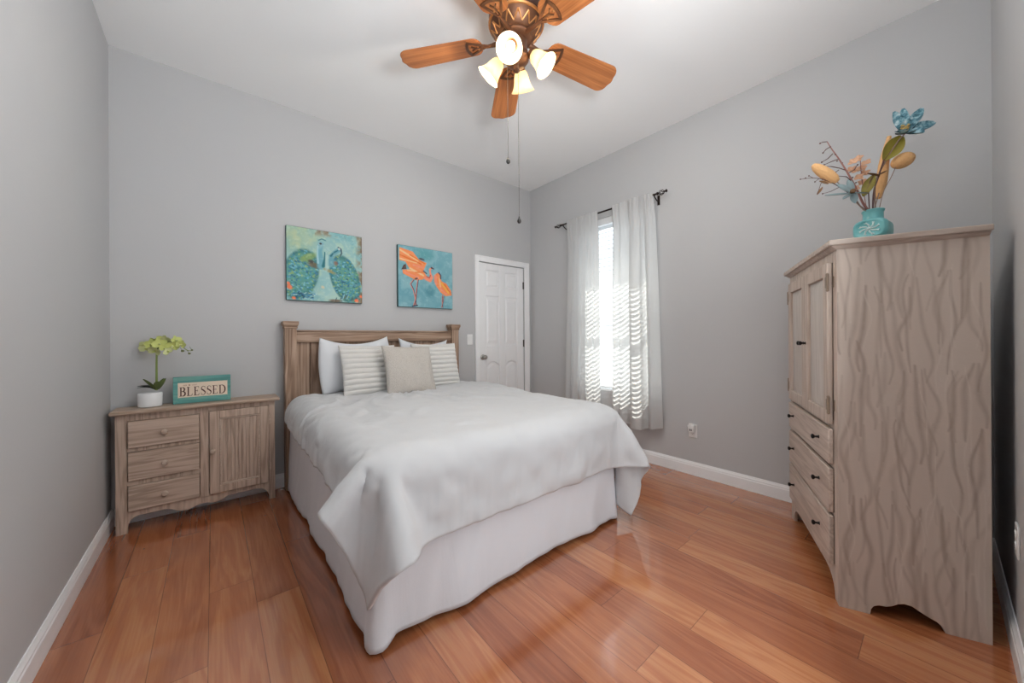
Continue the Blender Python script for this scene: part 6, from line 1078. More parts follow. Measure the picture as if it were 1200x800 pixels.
def make_sign():
    w, h, d = 0.30, 0.178, 0.028
    t = thing('wooden_sign', 'teal framed block sign reading BLESSED standing on the dresser', 'sign', (-0.055, 3.262, DTOP + 0.0012))
    t.rotation_euler = (R(-2.0), 0, R(-1.5))
    fr = MB(); f0, f1 = 0.024, 0.036
    fr.box(-w / 2, w / 2, -d / 2 + 0.006, d / 2, 0, h)
    fr.box(-w / 2, -w / 2 + f0, -d / 2, -d / 2 + 0.006, 0, h).box(w / 2 - f0 + 0.006, w / 2, -d / 2, -d / 2 + 0.006, 0, h)
    fr.box(-w / 2 + f0, w / 2 - f0 + 0.006, -d / 2, -d / 2 + 0.006, 0, f1 + 0.004).box(-w / 2 + f0, w / 2 - f0 + 0.006, -d / 2, -d / 2 + 0.006, h - f1 - 0.004, h)
    fr.build('frame', M_teal, t, bevel=0.0015)
    yp = -d / 2 + 0.001
    x0, x1, z0, z1 = -w / 2 + 0.021, w / 2 - 0.015, f1 - 0.001, h - f1 + 0.001
    pn = MB().box(x0, x1, yp, yp + 0.006, z0, z1)
    p = pn.build('panel', M_cream, t)
    cap = 0.060; x = 0.0; out = []
    for ch in 'BLESSED':
        o, wd = letter(ch)
        for poly in o: out.append([(x + a, b) for a, b in poly])
        x += wd + 0.09
    tot = x - 0.09
    sx = (x1 - x0 - 0.022) / tot
    lt = MB()
    for poly in out:
        lt.prism([(x0 + 0.011 + a * sx, z0 + 0.014 + b * cap) for a, b in poly], yp - 0.0008, yp + 0.001, 'y')
    lt.build('lettering', M_ink, p)
    # faint illegible script above the word
    sc = MB()
    rng = random.Random(5)
    cx = x0 + 0.028
    for wl in (0.020, 0.008, 0.026):
        pts = [(cx + wl * i / 14, yp - 0.0006, z0 + 0.086 + 0.005 * math.sin(i * 1.9 + rng.random())) for i in range(15)]
        sc.tube(pts, 0.0007, 5); cx += wl + 0.008
    sc.build('script_line', M_faint, p)
make_sign()

# ------------------------------------------------------------------ orchid
M_pot = plain('white_glazed_ceramic', C3(238, 239, 240), 0.25, var=0.01)
M_soil = plain('dark_moss', C3(58, 60, 38), 0.95, bump=(80, 0.6, 0.01), var=0.3)
M_stem = plain('green_stem', C3(132, 150, 78), 0.5, var=0.12)
M_leafd = plain('dark_orchid_leaf', C3(40, 48, 36), 0.4, var=0.2)
M_leafg = plain('green_orchid_leaf', C3(96, 112, 62), 0.45, var=0.2)
M_orch = plain('lime_orchid_petal', C3(206, 214, 128), 0.55, var=0.14)
M_orch2 = plain('pale_orchid_petal', C3(214, 218, 158), 0.55, var=0.1)
M_bud = plain('brown_green_bud', C3(112, 118, 74), 0.5, var=0.15)

def petal_mesh(mb, T, L, W, curl=0.3, cup=0.25, nu=7, nv=9, thick=0.0012):
    """leaf or petal: root at the origin, tip along local +x, face to +z; closed thin solid"""
    def fn(sgn):
        def g(a, b):
            t = b
            half = W / 2 * (math.sin(PI * min(1, (t * 0.93 + 0.03))) ** 0.75)
            y = half * (2 * a - 1)
            x = L * t
            z = curl * L * t * t + cup * (2 * a - 1) ** 2 * half
            return (x, y, z + sgn * thick / 2)
        return g
    mb.grid(fn(1), nu, nv, T); mb.grid(fn(-1), nu, nv, T)

def orchid_flower(parent, c, face, size, mat, roll=0.0):
    T = frame_M(c, face, (1, 0.1, 0)) @ Matrix.Rotation(roll, 4, 'Z')
    mb = MB()
    for ang, L, W in ((90, 1.0, 0.62), (210, 0.95, 0.58), (330, 0.95, 0.58), (10, 1.0, 1.0), (170, 1.0, 1.0)):
        petal_mesh(mb, T @ Matrix.Rotation(R(ang), 4, 'Z') @ Matrix.Rotation(R(-12), 4, 'Y'), size * L, size * W, 0.10, 0.2)
    o = mb.build('blossom', mat, parent, smooth=True, angle=180)
    lm = MB()
    petal_mesh(lm, T @ Matrix.Rotation(R(270), 4, 'Z') @ Matrix.Rotation(R(-50), 4, 'Y'), size * 0.5, size * 0.4, 0.5, 0.6)
    lm.ball(T @ Vector((0, 0, size * 0.10)), size * 0.13)
    lm.build('lip', M_orch2 if mat is M_orch else M_orch, o, smooth=True, angle=180)

def make_orchid():
    base = Vector((-0.312, 3.258, DTOP + 0.001))
    t = thing('potted_orchid', 'artificial lime green orchid in a white pot on the dresser', 'potted plant', base)
    S = Matrix.Diagonal((1.0, 0.78, 1, 1))
    MB().lathe([(1e-5, 0.0), (0.050, 0.0), (0.056, 0.004), (0.0585, 0.04), (0.0595, 0.086), (0.057, 0.090), (0.054, 0.086), (0.053, 0.066), (1e-5, 0.064)], 40, S).build('pot', M_pot, t, smooth=True)
    MB().lathe([(0.053, 0.064), (0.04, 0.074), (0.02, 0.079), (1e-5, 0.080)], 28, S).build('moss', M_soil, t, smooth=True)
    def loc(u, v, d): return at(u, v, d) - base
    d = 2.305
    st = [loc(183.5, 457, d), loc(183.5, 440, d), loc(183.5, 425, d), loc(184, 412, d), loc(187, 405, d), loc(194, 401, d), loc(203, 401, d - 0.02), loc(212, 405, d - 0.03), loc(219, 410, d - 0.03), loc(224, 411, d - 0.03)]
    pts = curve_pts(st, 40)
    MB().tube(pts, [0.0062 - 0.0046 * i / 39 for i in range(40)], 8).build('stem', M_stem, t, smooth=True)
    for (u, v, yaw, L, W, cu, mat) in ((181, 456, 190, 0.070, 0.036, -0.16, M_leafd), (180, 456, 165, 0.075, 0.045, -0.12, M_leafd), (182, 457, 215, 0.10, 0.04, 0.05, M_leafg),
                                       (186, 456, -15, 0.075, 0.05, 0.25, M_leafg), (186, 456, 40, 0.07, 0.045, 0.3, M_leafg), (185, 456, 270, 0.06, 0.04, 0.2, M_leafg)):
        mb = MB()
        up = 38 if mat is M_leafd else 48
        petal_mesh(mb, Matrix.Translation(loc(u, v, d)) @ Matrix.Rotation(R(yaw), 4, 'Z') @ Matrix.Rotation(R(-up), 4, 'Y'), L, W, cu * 3.2 if mat is M_leafd else cu, 0.4, 7, 12)
        mb.build('leaf', mat, t, smooth=True, angle=180)
    cd = Vector((0.05, -1, 0.1))
    for i, (u, v, dd, s, m) in enumerate(((171, 409, 0.02, 0.033, M_orch2), (176, 403, 0.0, 0.034, M_orch), (182, 411, -0.03, 0.033, M_orch2), (187, 403, -0.04, 0.035, M_orch),
                                          (192, 409, -0.05, 0.030, M_orch), (195, 399, 0.0, 0.034, M_orch2), (202, 405, -0.04, 0.032, M_orch), (206, 399, 0.0, 0.030, M_orch),
                                          (213, 404, -0.03, 0.028, M_orch), (180, 400, 0.03, 0.030, M_orch), (168, 404, 0.03, 0.028, M_orch2), (198, 412, -0.06, 0.026, M_orch2), (190, 398, 0.02, 0.030, M_orch))):
        f = cd + Vector((math.sin(i * 2.1) * 0.7, 0, math.cos(i * 1.7) * 0.45 - 0.1))
        orchid_flower(t, loc(u, v, d + dd), f, s * 1.12, m, 0.5 * math.sin(i * 3.0))
    for u, v, r in ((214, 411, 0.0075), (222, 414, 0.0062), (225, 410, 0.0050)):
        mb = MB().ball(loc(u, v, d - 0.03), (r * 1.2, r, r))
        mb.tube([loc(u, v, d - 0.03), loc(u - 3, v - 4, d - 0.03)], 0.0012, 5)
        mb.build('bud', M_bud, t, smooth=True)
make_orchid()

# ------------------------------------------------------------------ paintings
M_paint = vcol_mat('painted_canvas', 0.6, (350, 0.15, 0.002))
M_edge_a = plain('canvas_edge_dark_teal', C3(62, 92, 92), 0.7, var=0.2)
def canvas_thing(name, label, x0, x1, z0, z1, cv, edge, gain=1.2):
    t = thing(name, label, 'painting', ((x0 + x1) / 2, YB, (z0 + z1) / 2))
    w, h, d = x1 - x0, z1 - z0, 0.034
    MB().box(-w / 2, w / 2, -d, -0.001, -h / 2, h / 2).build('stretched_canvas', edge, t, bevel=0.004)
    n = cv.w
    mb = MB().grid(lambda a, b: (-w / 2 + 0.003 + (w - 0.006) * a, -d - 0.0008, h / 2 - 0.003 - (h - 0.006) * b), n, cv.h)
    o = mb.build('painted_surface', M_paint, t)
    apply_paint(o, np.clip(cv.linear().reshape(-1, 3) * gain, 0, 0.9))

def peacocks():
    N = 180; cv = Canvas(N, N, (140, 178, 176))
    n1 = vnoise(N, N, 4, 1); n2 = vnoise(N, N, 10, 2); n3 = vnoise(N, N, 30, 3, 3)
    cv.blend(np.clip((n1 - 0.45) * 4, 0, 0.8), (112, 164, 170))
    cv.blend(np.clip((n2 - 0.5) * 4, 0, 0.6), (168, 192, 172))
    cv.blend(np.clip(1 - np.hypot(cv.U - 0.12, cv.V - 0.1) / 0.35, 0, 0.6) * (n2 + 0.3), (176, 182, 136))
    cv.blend(np.clip(1 - np.hypot((cv.U - 0.55) / 0.18, (cv.V - 0.8) / 0.32), 0, 0.5), (164, 196, 192))
    edge = np.clip((np.maximum(cv.U, 1 - cv.V) - 0.90) * 10, 0, 1) * np.clip((n2 - 0.42) * 5, 0, 1) * (cv.U > 0.35)
    cv.blend(edge * 0.9, (112, 84, 62))
    rng = random.Random(3)
    def body(cx, cy, rx, ry, ang):
        cv.ellipse(cx, cy, rx * 1.06, ry * 1.05, (52, 102, 104), ang, 0.12)
        cv.ellipse(cx, cy, rx, ry, (84, 142, 134), ang, 0.25)
        c, s = math.cos(ang), math.sin(ang)
        for k in range(330):
            r = math.sqrt(rng.random()) * 0.98; a = rng.random() * 2 * PI
            x, y = r * math.cos(a) * rx, r * math.sin(a) * ry
            u, v = cx + x * c - y * s, cy + x * s + y * c
            col = rng.choice([(52, 110, 128), (70, 140, 166), (40, 92, 118), (104, 154, 118), (140, 166, 104), (118, 178, 196), (62, 124, 116), (48, 120, 146), (92, 156, 176), (58, 108, 140)])
            cv.ellipse(u, v, 0.012 + 0.016 * rng.random(), 0.008 + 0.010 * rng.random(), col, ang + rng.uniform(-0.6, 0.9), 0.5, 0.85)
    body(0.17, 0.64, 0.22, 0.36, 0.25)
    body(0.76, 0.66, 0.20, 0.36, -0.30)
    cv.ellipse(0.26, 0.40, 0.14, 0.06, (126, 150, 88), -0.5, 0.4, 0.8)
    cv.ellipse(0.34, 0.50, 0.11, 0.05, (104, 82, 62), 0.2, 0.5, 0.8)
    cv.ellipse(0.30, 0.45, 0.05, 0.03, (70, 58, 50), 0.2, 0.5, 0.7)
    cv.ellipse(0.62, 0.44, 0.05, 0.04, (150, 92, 80), 0.2, 0.5, 0.7)
    cv.ellipse(0.54, 0.56, 0.12, 0.03, (146, 136, 96), 0.35, 0.5, 0.8)
    # necks and heads
    cv.stroke([(0.42, 0.50), (0.43, 0.40), (0.41, 0.30), (0.42, 0.22)], [0.062, 0.05, 0.045, 0.045], (104, 158, 170), 0.5)
    cv.stroke([(0.46, 0.50), (0.475, 0.40), (0.48, 0.30)], [0.03, 0.014, 0.008], (38, 104, 112), 0.5)
    cv.stroke([(0.39, 0.46), (0.385, 0.34), (0.39, 0.22)], [0.02, 0.012, 0.01], (150, 190, 196), 0.5)
    cv.ellipse(0.43, 0.19, 0.045, 0.045, (120, 166, 176), 0, 0.3)
    cv.ellipse(0.425, 0.185, 0.02, 0.017, (52, 56, 60), 0, 0.4)
    cv.stroke([(0.40, 0.14), (0.44, 0.115), (0.49, 0.13)], 0.010, (70, 120, 128), 0.5)
    cv.stroke([(0.56, 0.46), (0.56, 0.36), (0.61, 0.29), (0.67, 0.24)], [0.06, 0.045, 0.04, 0.042], (100, 152, 164), 0.5)
    cv.stroke([(0.56, 0.34), (0.61, 0.28), (0.655, 0.25)], [0.018, 0.014, 0.010], (44, 104, 116), 0.5)
    cv.stroke([(0.66, 0.20), (0.70, 0.22), (0.71, 0.28), (0.685, 0.33)], [0.012, 0.014, 0.014, 0.010], (60, 84, 92), 0.5)
    cv.ellipse(0.675, 0.225, 0.018, 0.018, (190, 196, 190), 0, 0.4)
    cv.stroke([(0.51, 0.35), (0.51, 0.5), (0.50, 0.56)], [0.03, 0.035, 0.02], (164, 196, 194), 0.6, 0.6)
    # lower strokes and orange blossoms
    for k in range(26):
        u = 0.06 + 0.3 * rng.random(); v = 0.90 + 0.09 * rng.random()
        cv.stroke([(u, v), (u + 0.05 * rng.random(), v - 0.03 + 0.05 * rng.random())], 0.008, rng.choice([(26, 66, 96), (52, 120, 160), (170, 200, 200)]), 0.5, 0.9)
    for k in range(18):
        u = 0.60 + 0.36 * rng.random(); v = 0.93 + 0.06 * rng.random()
        cv.stroke([(u, v), (u + 0.02, v - 0.05)], 0.007, rng.choice([(36, 76, 96), (150, 190, 196), (88, 66, 54)]), 0.5, 0.9)
    for u, v, r in ((0.035, 0.83, 0.045), (0.02, 0.78, 0.03), (0.085, 0.975, 0.032), (0.92, 0.965, 0.04), (0.985, 0.90, 0.03), (0.45, 0.80, 0.03)):
        cv.ellipse(u, v, r, r * 0.8, (232, 116, 78) if u != 0.45 else (198, 190, 160), rng.random(), 0.4, 0.95)
    cv.ellipse(0.62, 0.985, 0.11, 0.03, (98, 74, 58), 0, 0.5, 0.8)
    sp = rng.random
    cv.blend(np.clip((n3 - 0.62) * 6, 0, 0.18), (206, 220, 206))
    return cv

def flamingos():
    N = 180; cv = Canvas(N, N, (112, 160, 170))
    n1 = vnoise(N, N, 4, 11); n2 = vnoise(N, N, 9, 12); n3 = vnoise(N, N, 26, 13, 3)
    cv.blend(np.clip((n1 - 0.42) * 4, 0, 0.6), (98, 150, 164))
    cv.blend(np.clip((n2 - 0.5) * 4, 0, 0.6), (138, 178, 184))
    cv.blend(np.clip(1 - np.hypot((cv.U - 0.45) / 0.25, (cv.V - 0.1) / 0.14), 0, 0.7), (84, 146, 150))
    cv.blend(np.clip(1 - np.hypot(cv.U - 0.56, cv.V - 0.72) / 0.12, 0, 0.6), (66, 122, 134))
    OR, DO, PK, LT = (236, 134, 84), (208, 108, 44), (238, 138, 112), (246, 190, 140)
    cv.poly([(0.02, 0.04), (0.25, 0.08), (0.36, 0.20), (0.50, 0.24), (0.44, 0.38), (0.50, 0.46), (0.42, 0.53), (0.30, 0.55), (0.18, 0.50), (0.08, 0.46), (0.07, 0.40), (0.20, 0.38), (0.12, 0.26), (0.02, 0.25)], OR)
    for a, b, w, c in (((0.03, 0.08), (0.34, 0.22), 0.022, LT), ((0.03, 0.16), (0.40, 0.27), 0.018, DO), ((0.03, 0.22), (0.32, 0.26), 0.014, LT), ((0.2, 0.14), (0.46, 0.25), 0.016, DO),
                       ((0.20, 0.36), (0.44, 0.46), 0.022, LT), ((0.12, 0.44), (0.34, 0.50), 0.02, PK), ((0.26, 0.30), (0.44, 0.33), 0.022, PK), ((0.30, 0.42), (0.46, 0.40), 0.014, DO), ((0.16, 0.40), (0.30, 0.40), 0.016, LT)):
        cv.stroke([a, b], w, c, 0.7, 0.9)
    cv.ellipse(0.41, 0.185, 0.06, 0.02, (72, 56, 60), 0.15, 0.4, 0.9)
    cv.poly([(0.09, 0.32), (0.13, 0.30), (0.14, 0.38), (0.05, 0.40)], (80, 60, 56))
    cv.ellipse(0.31, 0.525, 0.04, 0.018, (74, 56, 52), -0.4, 0.4)
    cv.stroke([(0.44, 0.38), (0.50, 0.42)], 0.012, (70, 58, 70), 0.5)
    cv.stroke([(0.48, 0.50), (0.56, 0.53), (0.595, 0.48), (0.565, 0.40), (0.56, 0.34), (0.60, 0.31)], [0.04, 0.04, 0.032, 0.022, 0.022, 0.02], PK, 0.5)
    cv.stroke([(0.50, 0.47), (0.55, 0.49), (0.57, 0.44)], 0.012, (196, 84, 60), 0.5)
    cv.stroke([(0.59, 0.31), (0.635, 0.325)], [0.018, 0.010], (60, 48, 60), 0.4)
    for pts in ([(0.26, 0.55), (0.21, 0.62), (0.26, 0.72), (0.29, 0.84), (0.30, 0.97)], [(0.34, 0.54), (0.315, 0.70), (0.30, 0.86), (0.26, 0.985)]):
        cv.stroke(pts, 0.015, (216, 132, 112), 0.5); cv.stroke([(u + 0.008, v) for u, v in pts], 0.008, (66, 62, 84), 0.5)
    cv.stroke([(0.24, 0.985), (0.33, 0.97)], 0.012, (40, 50, 72), 0.5)
    cv.poly([(0.64, 0.44), (0.70, 0.38), (0.76, 0.42), (0.78, 0.52), (0.88, 0.56), (0.97, 0.68), (0.985, 0.76), (0.86, 0.78), (0.76, 0.72), (0.68, 0.62), (0.64, 0.54)], OR)
    for a, b, w, c in (((0.66, 0.44), (0.68, 0.58), 0.03, PK), ((0.74, 0.48), (0.76, 0.62), 0.02, LT), ((0.78, 0.56), (0.92, 0.72), 0.02, (236, 176, 66)), ((0.76, 0.66), (0.88, 0.75), 0.024, PK), ((0.84, 0.58), (0.96, 0.72), 0.016, DO)):
        cv.stroke([a, b], w, c, 0.7, 0.9)
    cv.stroke([(0.73, 0.38), (0.765, 0.42), (0.765, 0.48)], 0.014, (70, 58, 76), 0.5)
    for pts in ([(0.80, 0.76), (0.79, 0.86), (0.80, 0.98)], [(0.82, 0.78), (0.81, 0.88), (0.78, 0.98)]):
        cv.stroke(pts, 0.010, (206, 128, 108), 0.5); cv.stroke([(u + 0.006, v) for u, v in pts], 0.006, (66, 62, 84), 0.5)
    cv.blend(np.clip((n3 - 0.62) * 6, 0, 0.12), (196, 214, 214))
    return cv
canvas_thing('canvas_painting', 'square canvas painting of two teal peacocks above the headboard', 0.450, 1.034, 1.492, 2.090, peacocks(), M_edge_a)
canvas_thing('canvas_painting', 'square canvas painting of two orange flamingos on blue beside the door', 1.366, 1.966, 1.484, 2.083, flamingos(), M_edge_a)

# ------------------------------------------------------------------ armoire
A_D, A_M, A_L = C3(164, 147, 135), C3(194, 178, 166), C3(210, 196, 185)
M_armZ = wood('pale_taupe_wood_upright', A_D, A_M, A_L, 'z', 1.2, 0.5, 0.7, 2.2)
M_armX = wood('pale_taupe_wood_level', A_D, A_M, A_L, 'x', 1.2, 0.5, 0.7, 6.1)
M_armTop = wood('pale_taupe_wood_top', A_D, A_M, A_L, 'y', 1.2, 0.5, 0.7, 8.3)
M_armP = wood('pale_door_panel', C3(176, 166, 158), C3(198, 190, 183), C3(212, 206, 200), 'z', 1.2, 0.45, 0.5, 4.2)  # door panels in a paler tone than their frames
M_armSide = vcol_mat('brushed_wavy_paint', 0.55, (45, 0.15, 0.004))
M_black = plain('black_knob_metal', C3(34, 30, 29), 0.35, 0.6, var=0.1)
M_brassold = plain('aged_hinge_metal', C3(150, 132, 116), 0.45, 0.6, var=0.1)
M_inside = plain('dark_cabinet_inside', C3(74, 60, 52), 0.8)

def side_paint(W, H, nx, nz):
    """wavy vertical brush strokes, darker taupe over a paler one"""
    cv = Canvas(nx, nz, (204, 189, 177))
    big = vnoise(nz, nx, 5, 21); fine = vnoise(nz, nx, 40, 22, 2)
    cv.blend(np.clip((big - 0.4) * 2.2, 0, 0.5), (212, 198, 186))
    rng = random.Random(11)
    asp = H / W
    x = cv.U * W; z = cv.V * H
    def wavy(u0, v0, length, wd, amp, ph, op, col):
        n = 22; pts = []; ws = []
        for i in range(n):
            t = i / (n - 1)
            v = v0 + length * t
            u = u0 + amp * math.sin(ph + t * length * 20.0 + 0.8 * math.sin(ph * 2 + t * 5)) + 0.03 * math.sin(ph * 3 + v * 4)
            pts.append((u, v)); ws.append(wd * (0.25 + 0.75 * math.sin(PI * (0.08 + 0.84 * t))))
        m = np.zeros((nz, nx))
        u0_, u1_ = min(p[0] for p in pts) - 0.06, max(p[0] for p in pts) + 0.06
        for (a, b, wa, wb) in zip(pts[:-1], pts[1:], ws[:-1], ws[1:]):
            r0 = max(0, int((a[1] - 0.02) * (nz - 1))); r1 = min(nz, int((b[1] + 0.02) * (nz - 1)) + 1)
            c0 = max(0, int(u0_ * (nx - 1))); c1 = min(nx, int(u1_ * (nx - 1)) + 1)
            if r1 <= r0 or c1 <= c0: continue
            X = x[r0:r1, c0:c1]; Z = z[r0:r1, c0:c1]
            ax, az, bx, bz = a[0] * W, a[1] * H, b[0] * W, b[1] * H
            L = (bx - ax) ** 2 + (bz - az) ** 2 + 1e-12
            t = np.clip(((X - ax) * (bx - ax) + (Z - az) * (bz - az)) / L, 0, 1)
            d = np.hypot(X - (ax + t * (bx - ax)), Z - (az + t * (bz - az)))
            ww = wa + t * (wb - wa)
            m[r0:r1, c0:c1] = np.maximum(m[r0:r1, c0:c1], np.clip((ww - d) / (ww * 0.9), 0, 1))
        cv.blend(m * op * (0.65 + 0.5 * fine), col)
    for k in range(16):
        for j in range(6):
            u = 0.02 + (k + 0.5 + rng.uniform(-0.4, 0.4)) / 16 * 0.97
            v = -0.06 + j * 0.185 + rng.uniform(-0.07, 0.05)
            wavy(u, v, rng.uniform(0.14, 0.30), rng.uniform(0.008, 0.0155), rng.uniform(0.020, 0.045), rng.uniform(0, 6.28), rng.uniform(0.32, 0.72), rng.choice([(168, 150, 137), (174, 157, 144), (162, 144, 132)]))
    for k in range(26):
        wavy(rng.random(), rng.uniform(-0.05, 0.85), rng.uniform(0.1, 0.25), 0.0045, rng.uniform(0.01, 0.035), rng.uniform(0, 6.28), 0.55, (218, 206, 195))
    return cv

def make_armoire():
    W, D, H = 0.86, 0.445, 1.562
    th = R(23)
    t = thing('armoire', 'tall pale taupe armoire with wavy brushed side standing across the room corner', 'armoire', (2.084, 0.290, 0), th)
    # local: x along the front, front face at y = 0, cabinet behind it (y < 0); the near side is x = 0
    arch = [(-0.100, 0.0), (-0.103, 0.022), (-0.112, 0.038), (-0.128, 0.046), (-0.150, 0.048), (-0.168, 0.056), (-0.186, 0.070), (-0.205, 0.077),
            (-0.228, 0.074), (-0.250, 0.060), (-0.275, 0.046), (-0.298, 0.036), (-0.313, 0.022), (-0.322, 0.0)]
    def arch_z(y):
        if y > -0.100 or y < -0.322: return 0.0
        for (a, za), (b, zb) in zip(arch[:-1], arch[1:]):
            if b <= y <= a: return za + (zb - za) * (a - y) / (a - b + 1e-9)
        return 0.0
    def side(xa, name, painted):
        poly = [(0, 0)] + arch + [(-D, 0), (-D, H), (0, H)]
        s = MB().prism(poly, xa + 0.0015, xa + 0.018, 'x').build(name, M_armZ, t)
        if painted:
            nx, nz = 130, 420
            cv = side_paint(D, H, nx, nz)
            def fn(a, b):
                y = -D * a
                z0 = arch_z(y)
                return (xa, y, H - b * (H - z0))
            o = MB().grid(fn, nx, nz).build('brushed_face', M_armSide, s)
            # rows are squeezed above the arch only near the floor: sample the painting by height
            zs = np.array([v.co.z for v in o.data.vertices]); ys = np.array([-v.co.y for v in o.data.vertices])
            r = np.clip(((H - zs) / H * (nz - 1)).round().astype(int), 0, nz - 1); c = np.clip((ys / D * (nx - 1)).round().astype(int), 0, nx - 1)
            apply_paint(o, cv.linear()[r, c])
            # rim that closes the thin gap between the painted face and the panel
            rim = MB(); n = len(poly)
            vs = [(xa, a, b) for a, b in poly] + [(xa + 0.0016, a, b) for a, b in poly]
            rim.add(vs, [(i, (i + 1) % n, n + (i + 1) % n, n + i) for i in range(n)])
            rim.build('face_edge', M_armZ, s)
        return s
    side(0.0, 'side_panel', True)
    side(W - 0.018, 'side_panel', False)
    c = MB()
    c.box(0.018, W - 0.018, -D, -D + 0.012, 0.06, H).box(0.018, W - 0.018, -D + 0.012, -0.02, 0.10, 0.118).box(0.018, W - 0.018, -D + 0.012, -0.02, 0.757, 0.773)
    c.build('carcass', M_inside, t)
    f = MB()
    f.box(0.018, 0.052, -0.02, 0, 0.11, H).box(W - 0.052, W - 0.018, -0.02, 0, 0.11, H)
    f.box(0.052, W - 0.052, -0.02, 0, 1.500, H).box(0.052, W - 0.052, -0.02, 0, 0.755, 0.785)
    f.box(0.052, W - 0.052, -0.02, 0, 0.578, 0.602).box(0.052, W - 0.052, -0.02, 0, 0.366, 0.384)
    low = [(0.018, 0.0), (0.050, 0.0), (0.056, 0.030), (0.070, 0.056), (0.095, 0.078), (0.13, 0.092), (0.18, 0.098), (W - 0.18, 0.098), (W - 0.13, 0.092),
           (W - 0.095, 0.078), (W - 0.070, 0.056), (W - 0.056, 0.030), (W - 0.050, 0.0), (W - 0.018, 0.0)]
    f.prism(low + [(W - 0.018, 0.150), (0.018, 0.150)], -0.0195, -0.0005, 'y')
    f.build('face_frame', M_armZ, t, bevel=0.002)
    # cornice: moulded board with a deeper top
    k = MB()
    k.frustum((-0.004, W + 0.004, -D, 0.006, H - 0.012), (-0.016, W + 0.016, -D, 0.022, H + 0.004))
    k.box(-0.022, W + 0.022, -D - 0.002, 0.030, H + 0.004, H + 0.028)
    k.build('cornice', M_armTop, t, bevel=0.004)
    # doors
    for xa, xb, kx, hx in ((0.050, 0.429, 0.408, 0.047), (0.431, 0.810, 0.452, 0.813)):
        d = MB(); s = 0.06; z0, z1 = 0.777, 1.503
        d.box(xa, xa + s, 0.001, 0.021, z0, z1).box(xb - s, xb, 0.001, 0.021, z0, z1)
        d.box(xa + s, xb - s, 0.001, 0.021, z0, z0 + s).box(xa + s, xb - s, 0.001, 0.021, z1 - s, z1)
        do = d.build('door', M_armZ, t, bevel=0.004)
        p = MB().box(xa + s, xb - s, 0.004, 0.008, z0 + s, z1 - s)
        p.frustum((0, 0, 0, 0, 0), (0, 0, 0, 0, 0)) if False else None
        a0, a1, b0, b1 = xa + s + 0.004, xb - s - 0.004, z0 + s + 0.004, z1 - s - 0.004
        i = 0.035
        vs = [(a0, 0.008, b0), (a1, 0.008, b0), (a1, 0.008, b1), (a0, 0.008, b1), (a0 + i, 0.016, b0 + i), (a1 - i, 0.016, b0 + i), (a1 - i, 0.016, b1 - i), (a0 + i, 0.016, b1 - i)]
        p.add(vs, [(4, 5, 6, 7), (0, 1, 5, 4), (1, 2, 6, 5), (2, 3, 7, 6), (3, 0, 4, 7)])
        p.build('raised_panel', M_armP, do, bevel=0.001)['label'] = 'pale raised panel'
        kn = MB().lathe([(0.009, 0), (0.006, 0.003), (0.0045, 0.014), (0.011, 0.021), (0.012, 0.026), (0.007, 0.030), (1e-5, 0.031)], 18, frame_M((kx, 0.021, 1.136), (0, 1, 0)))
        kn.build('knob', M_black, do, smooth=True)['label'] = 'small black knob'
        for z in (1.415, 0.865):
            h = MB().tube([(hx, 0.020, z - 0.032), (hx, 0.020, z + 0.032)], 0.0055, 10)
            h.ball((hx, 0.020, z + 0.036), 0.006).ball((hx, 0.020, z - 0.036), 0.006)
            sg = 1 if hx < 0.4 else -1
            h.box(min(hx, hx + sg * 0.022), max(hx, hx + sg * 0.022), 0.021, 0.0235, z - 0.024, z + 0.024)
            h.box(min(hx, hx - sg * 0.014), max(hx, hx - sg * 0.014), 0.0, 0.0025, z - 0.024, z + 0.024)
            h.build('hinge', M_brassold, do, smooth=True)['label'] = 'aged metal hinge'
    for z0, z1, kz in ((0.600, 0.757, 0.688), (0.382, 0.580, 0.490), (0.150, 0.368, 0.270)):
        d = MB().box(0.050, W - 0.050, 0.001, 0.021, z0, z1).box(0.07, W - 0.07, -0.36, 0.001, z0 + 0.02, z1 - 0.04)
        do = d.build('drawer', M_armX, t, bevel=0.004)
        for x in (0.185, 0.685):
            kn = MB().lathe([(0.009, 0), (0.006, 0.003), (0.0045, 0.014), (0.011, 0.021), (0.012, 0.026), (0.007, 0.030), (1e-5, 0.031)], 18, frame_M((x, 0.021, kz), (0, 1, 0)))
            kn.build('knob', M_black, do, smooth=True)['label'] = 'small black knob'
make_armoire()
ATOP = 1.590

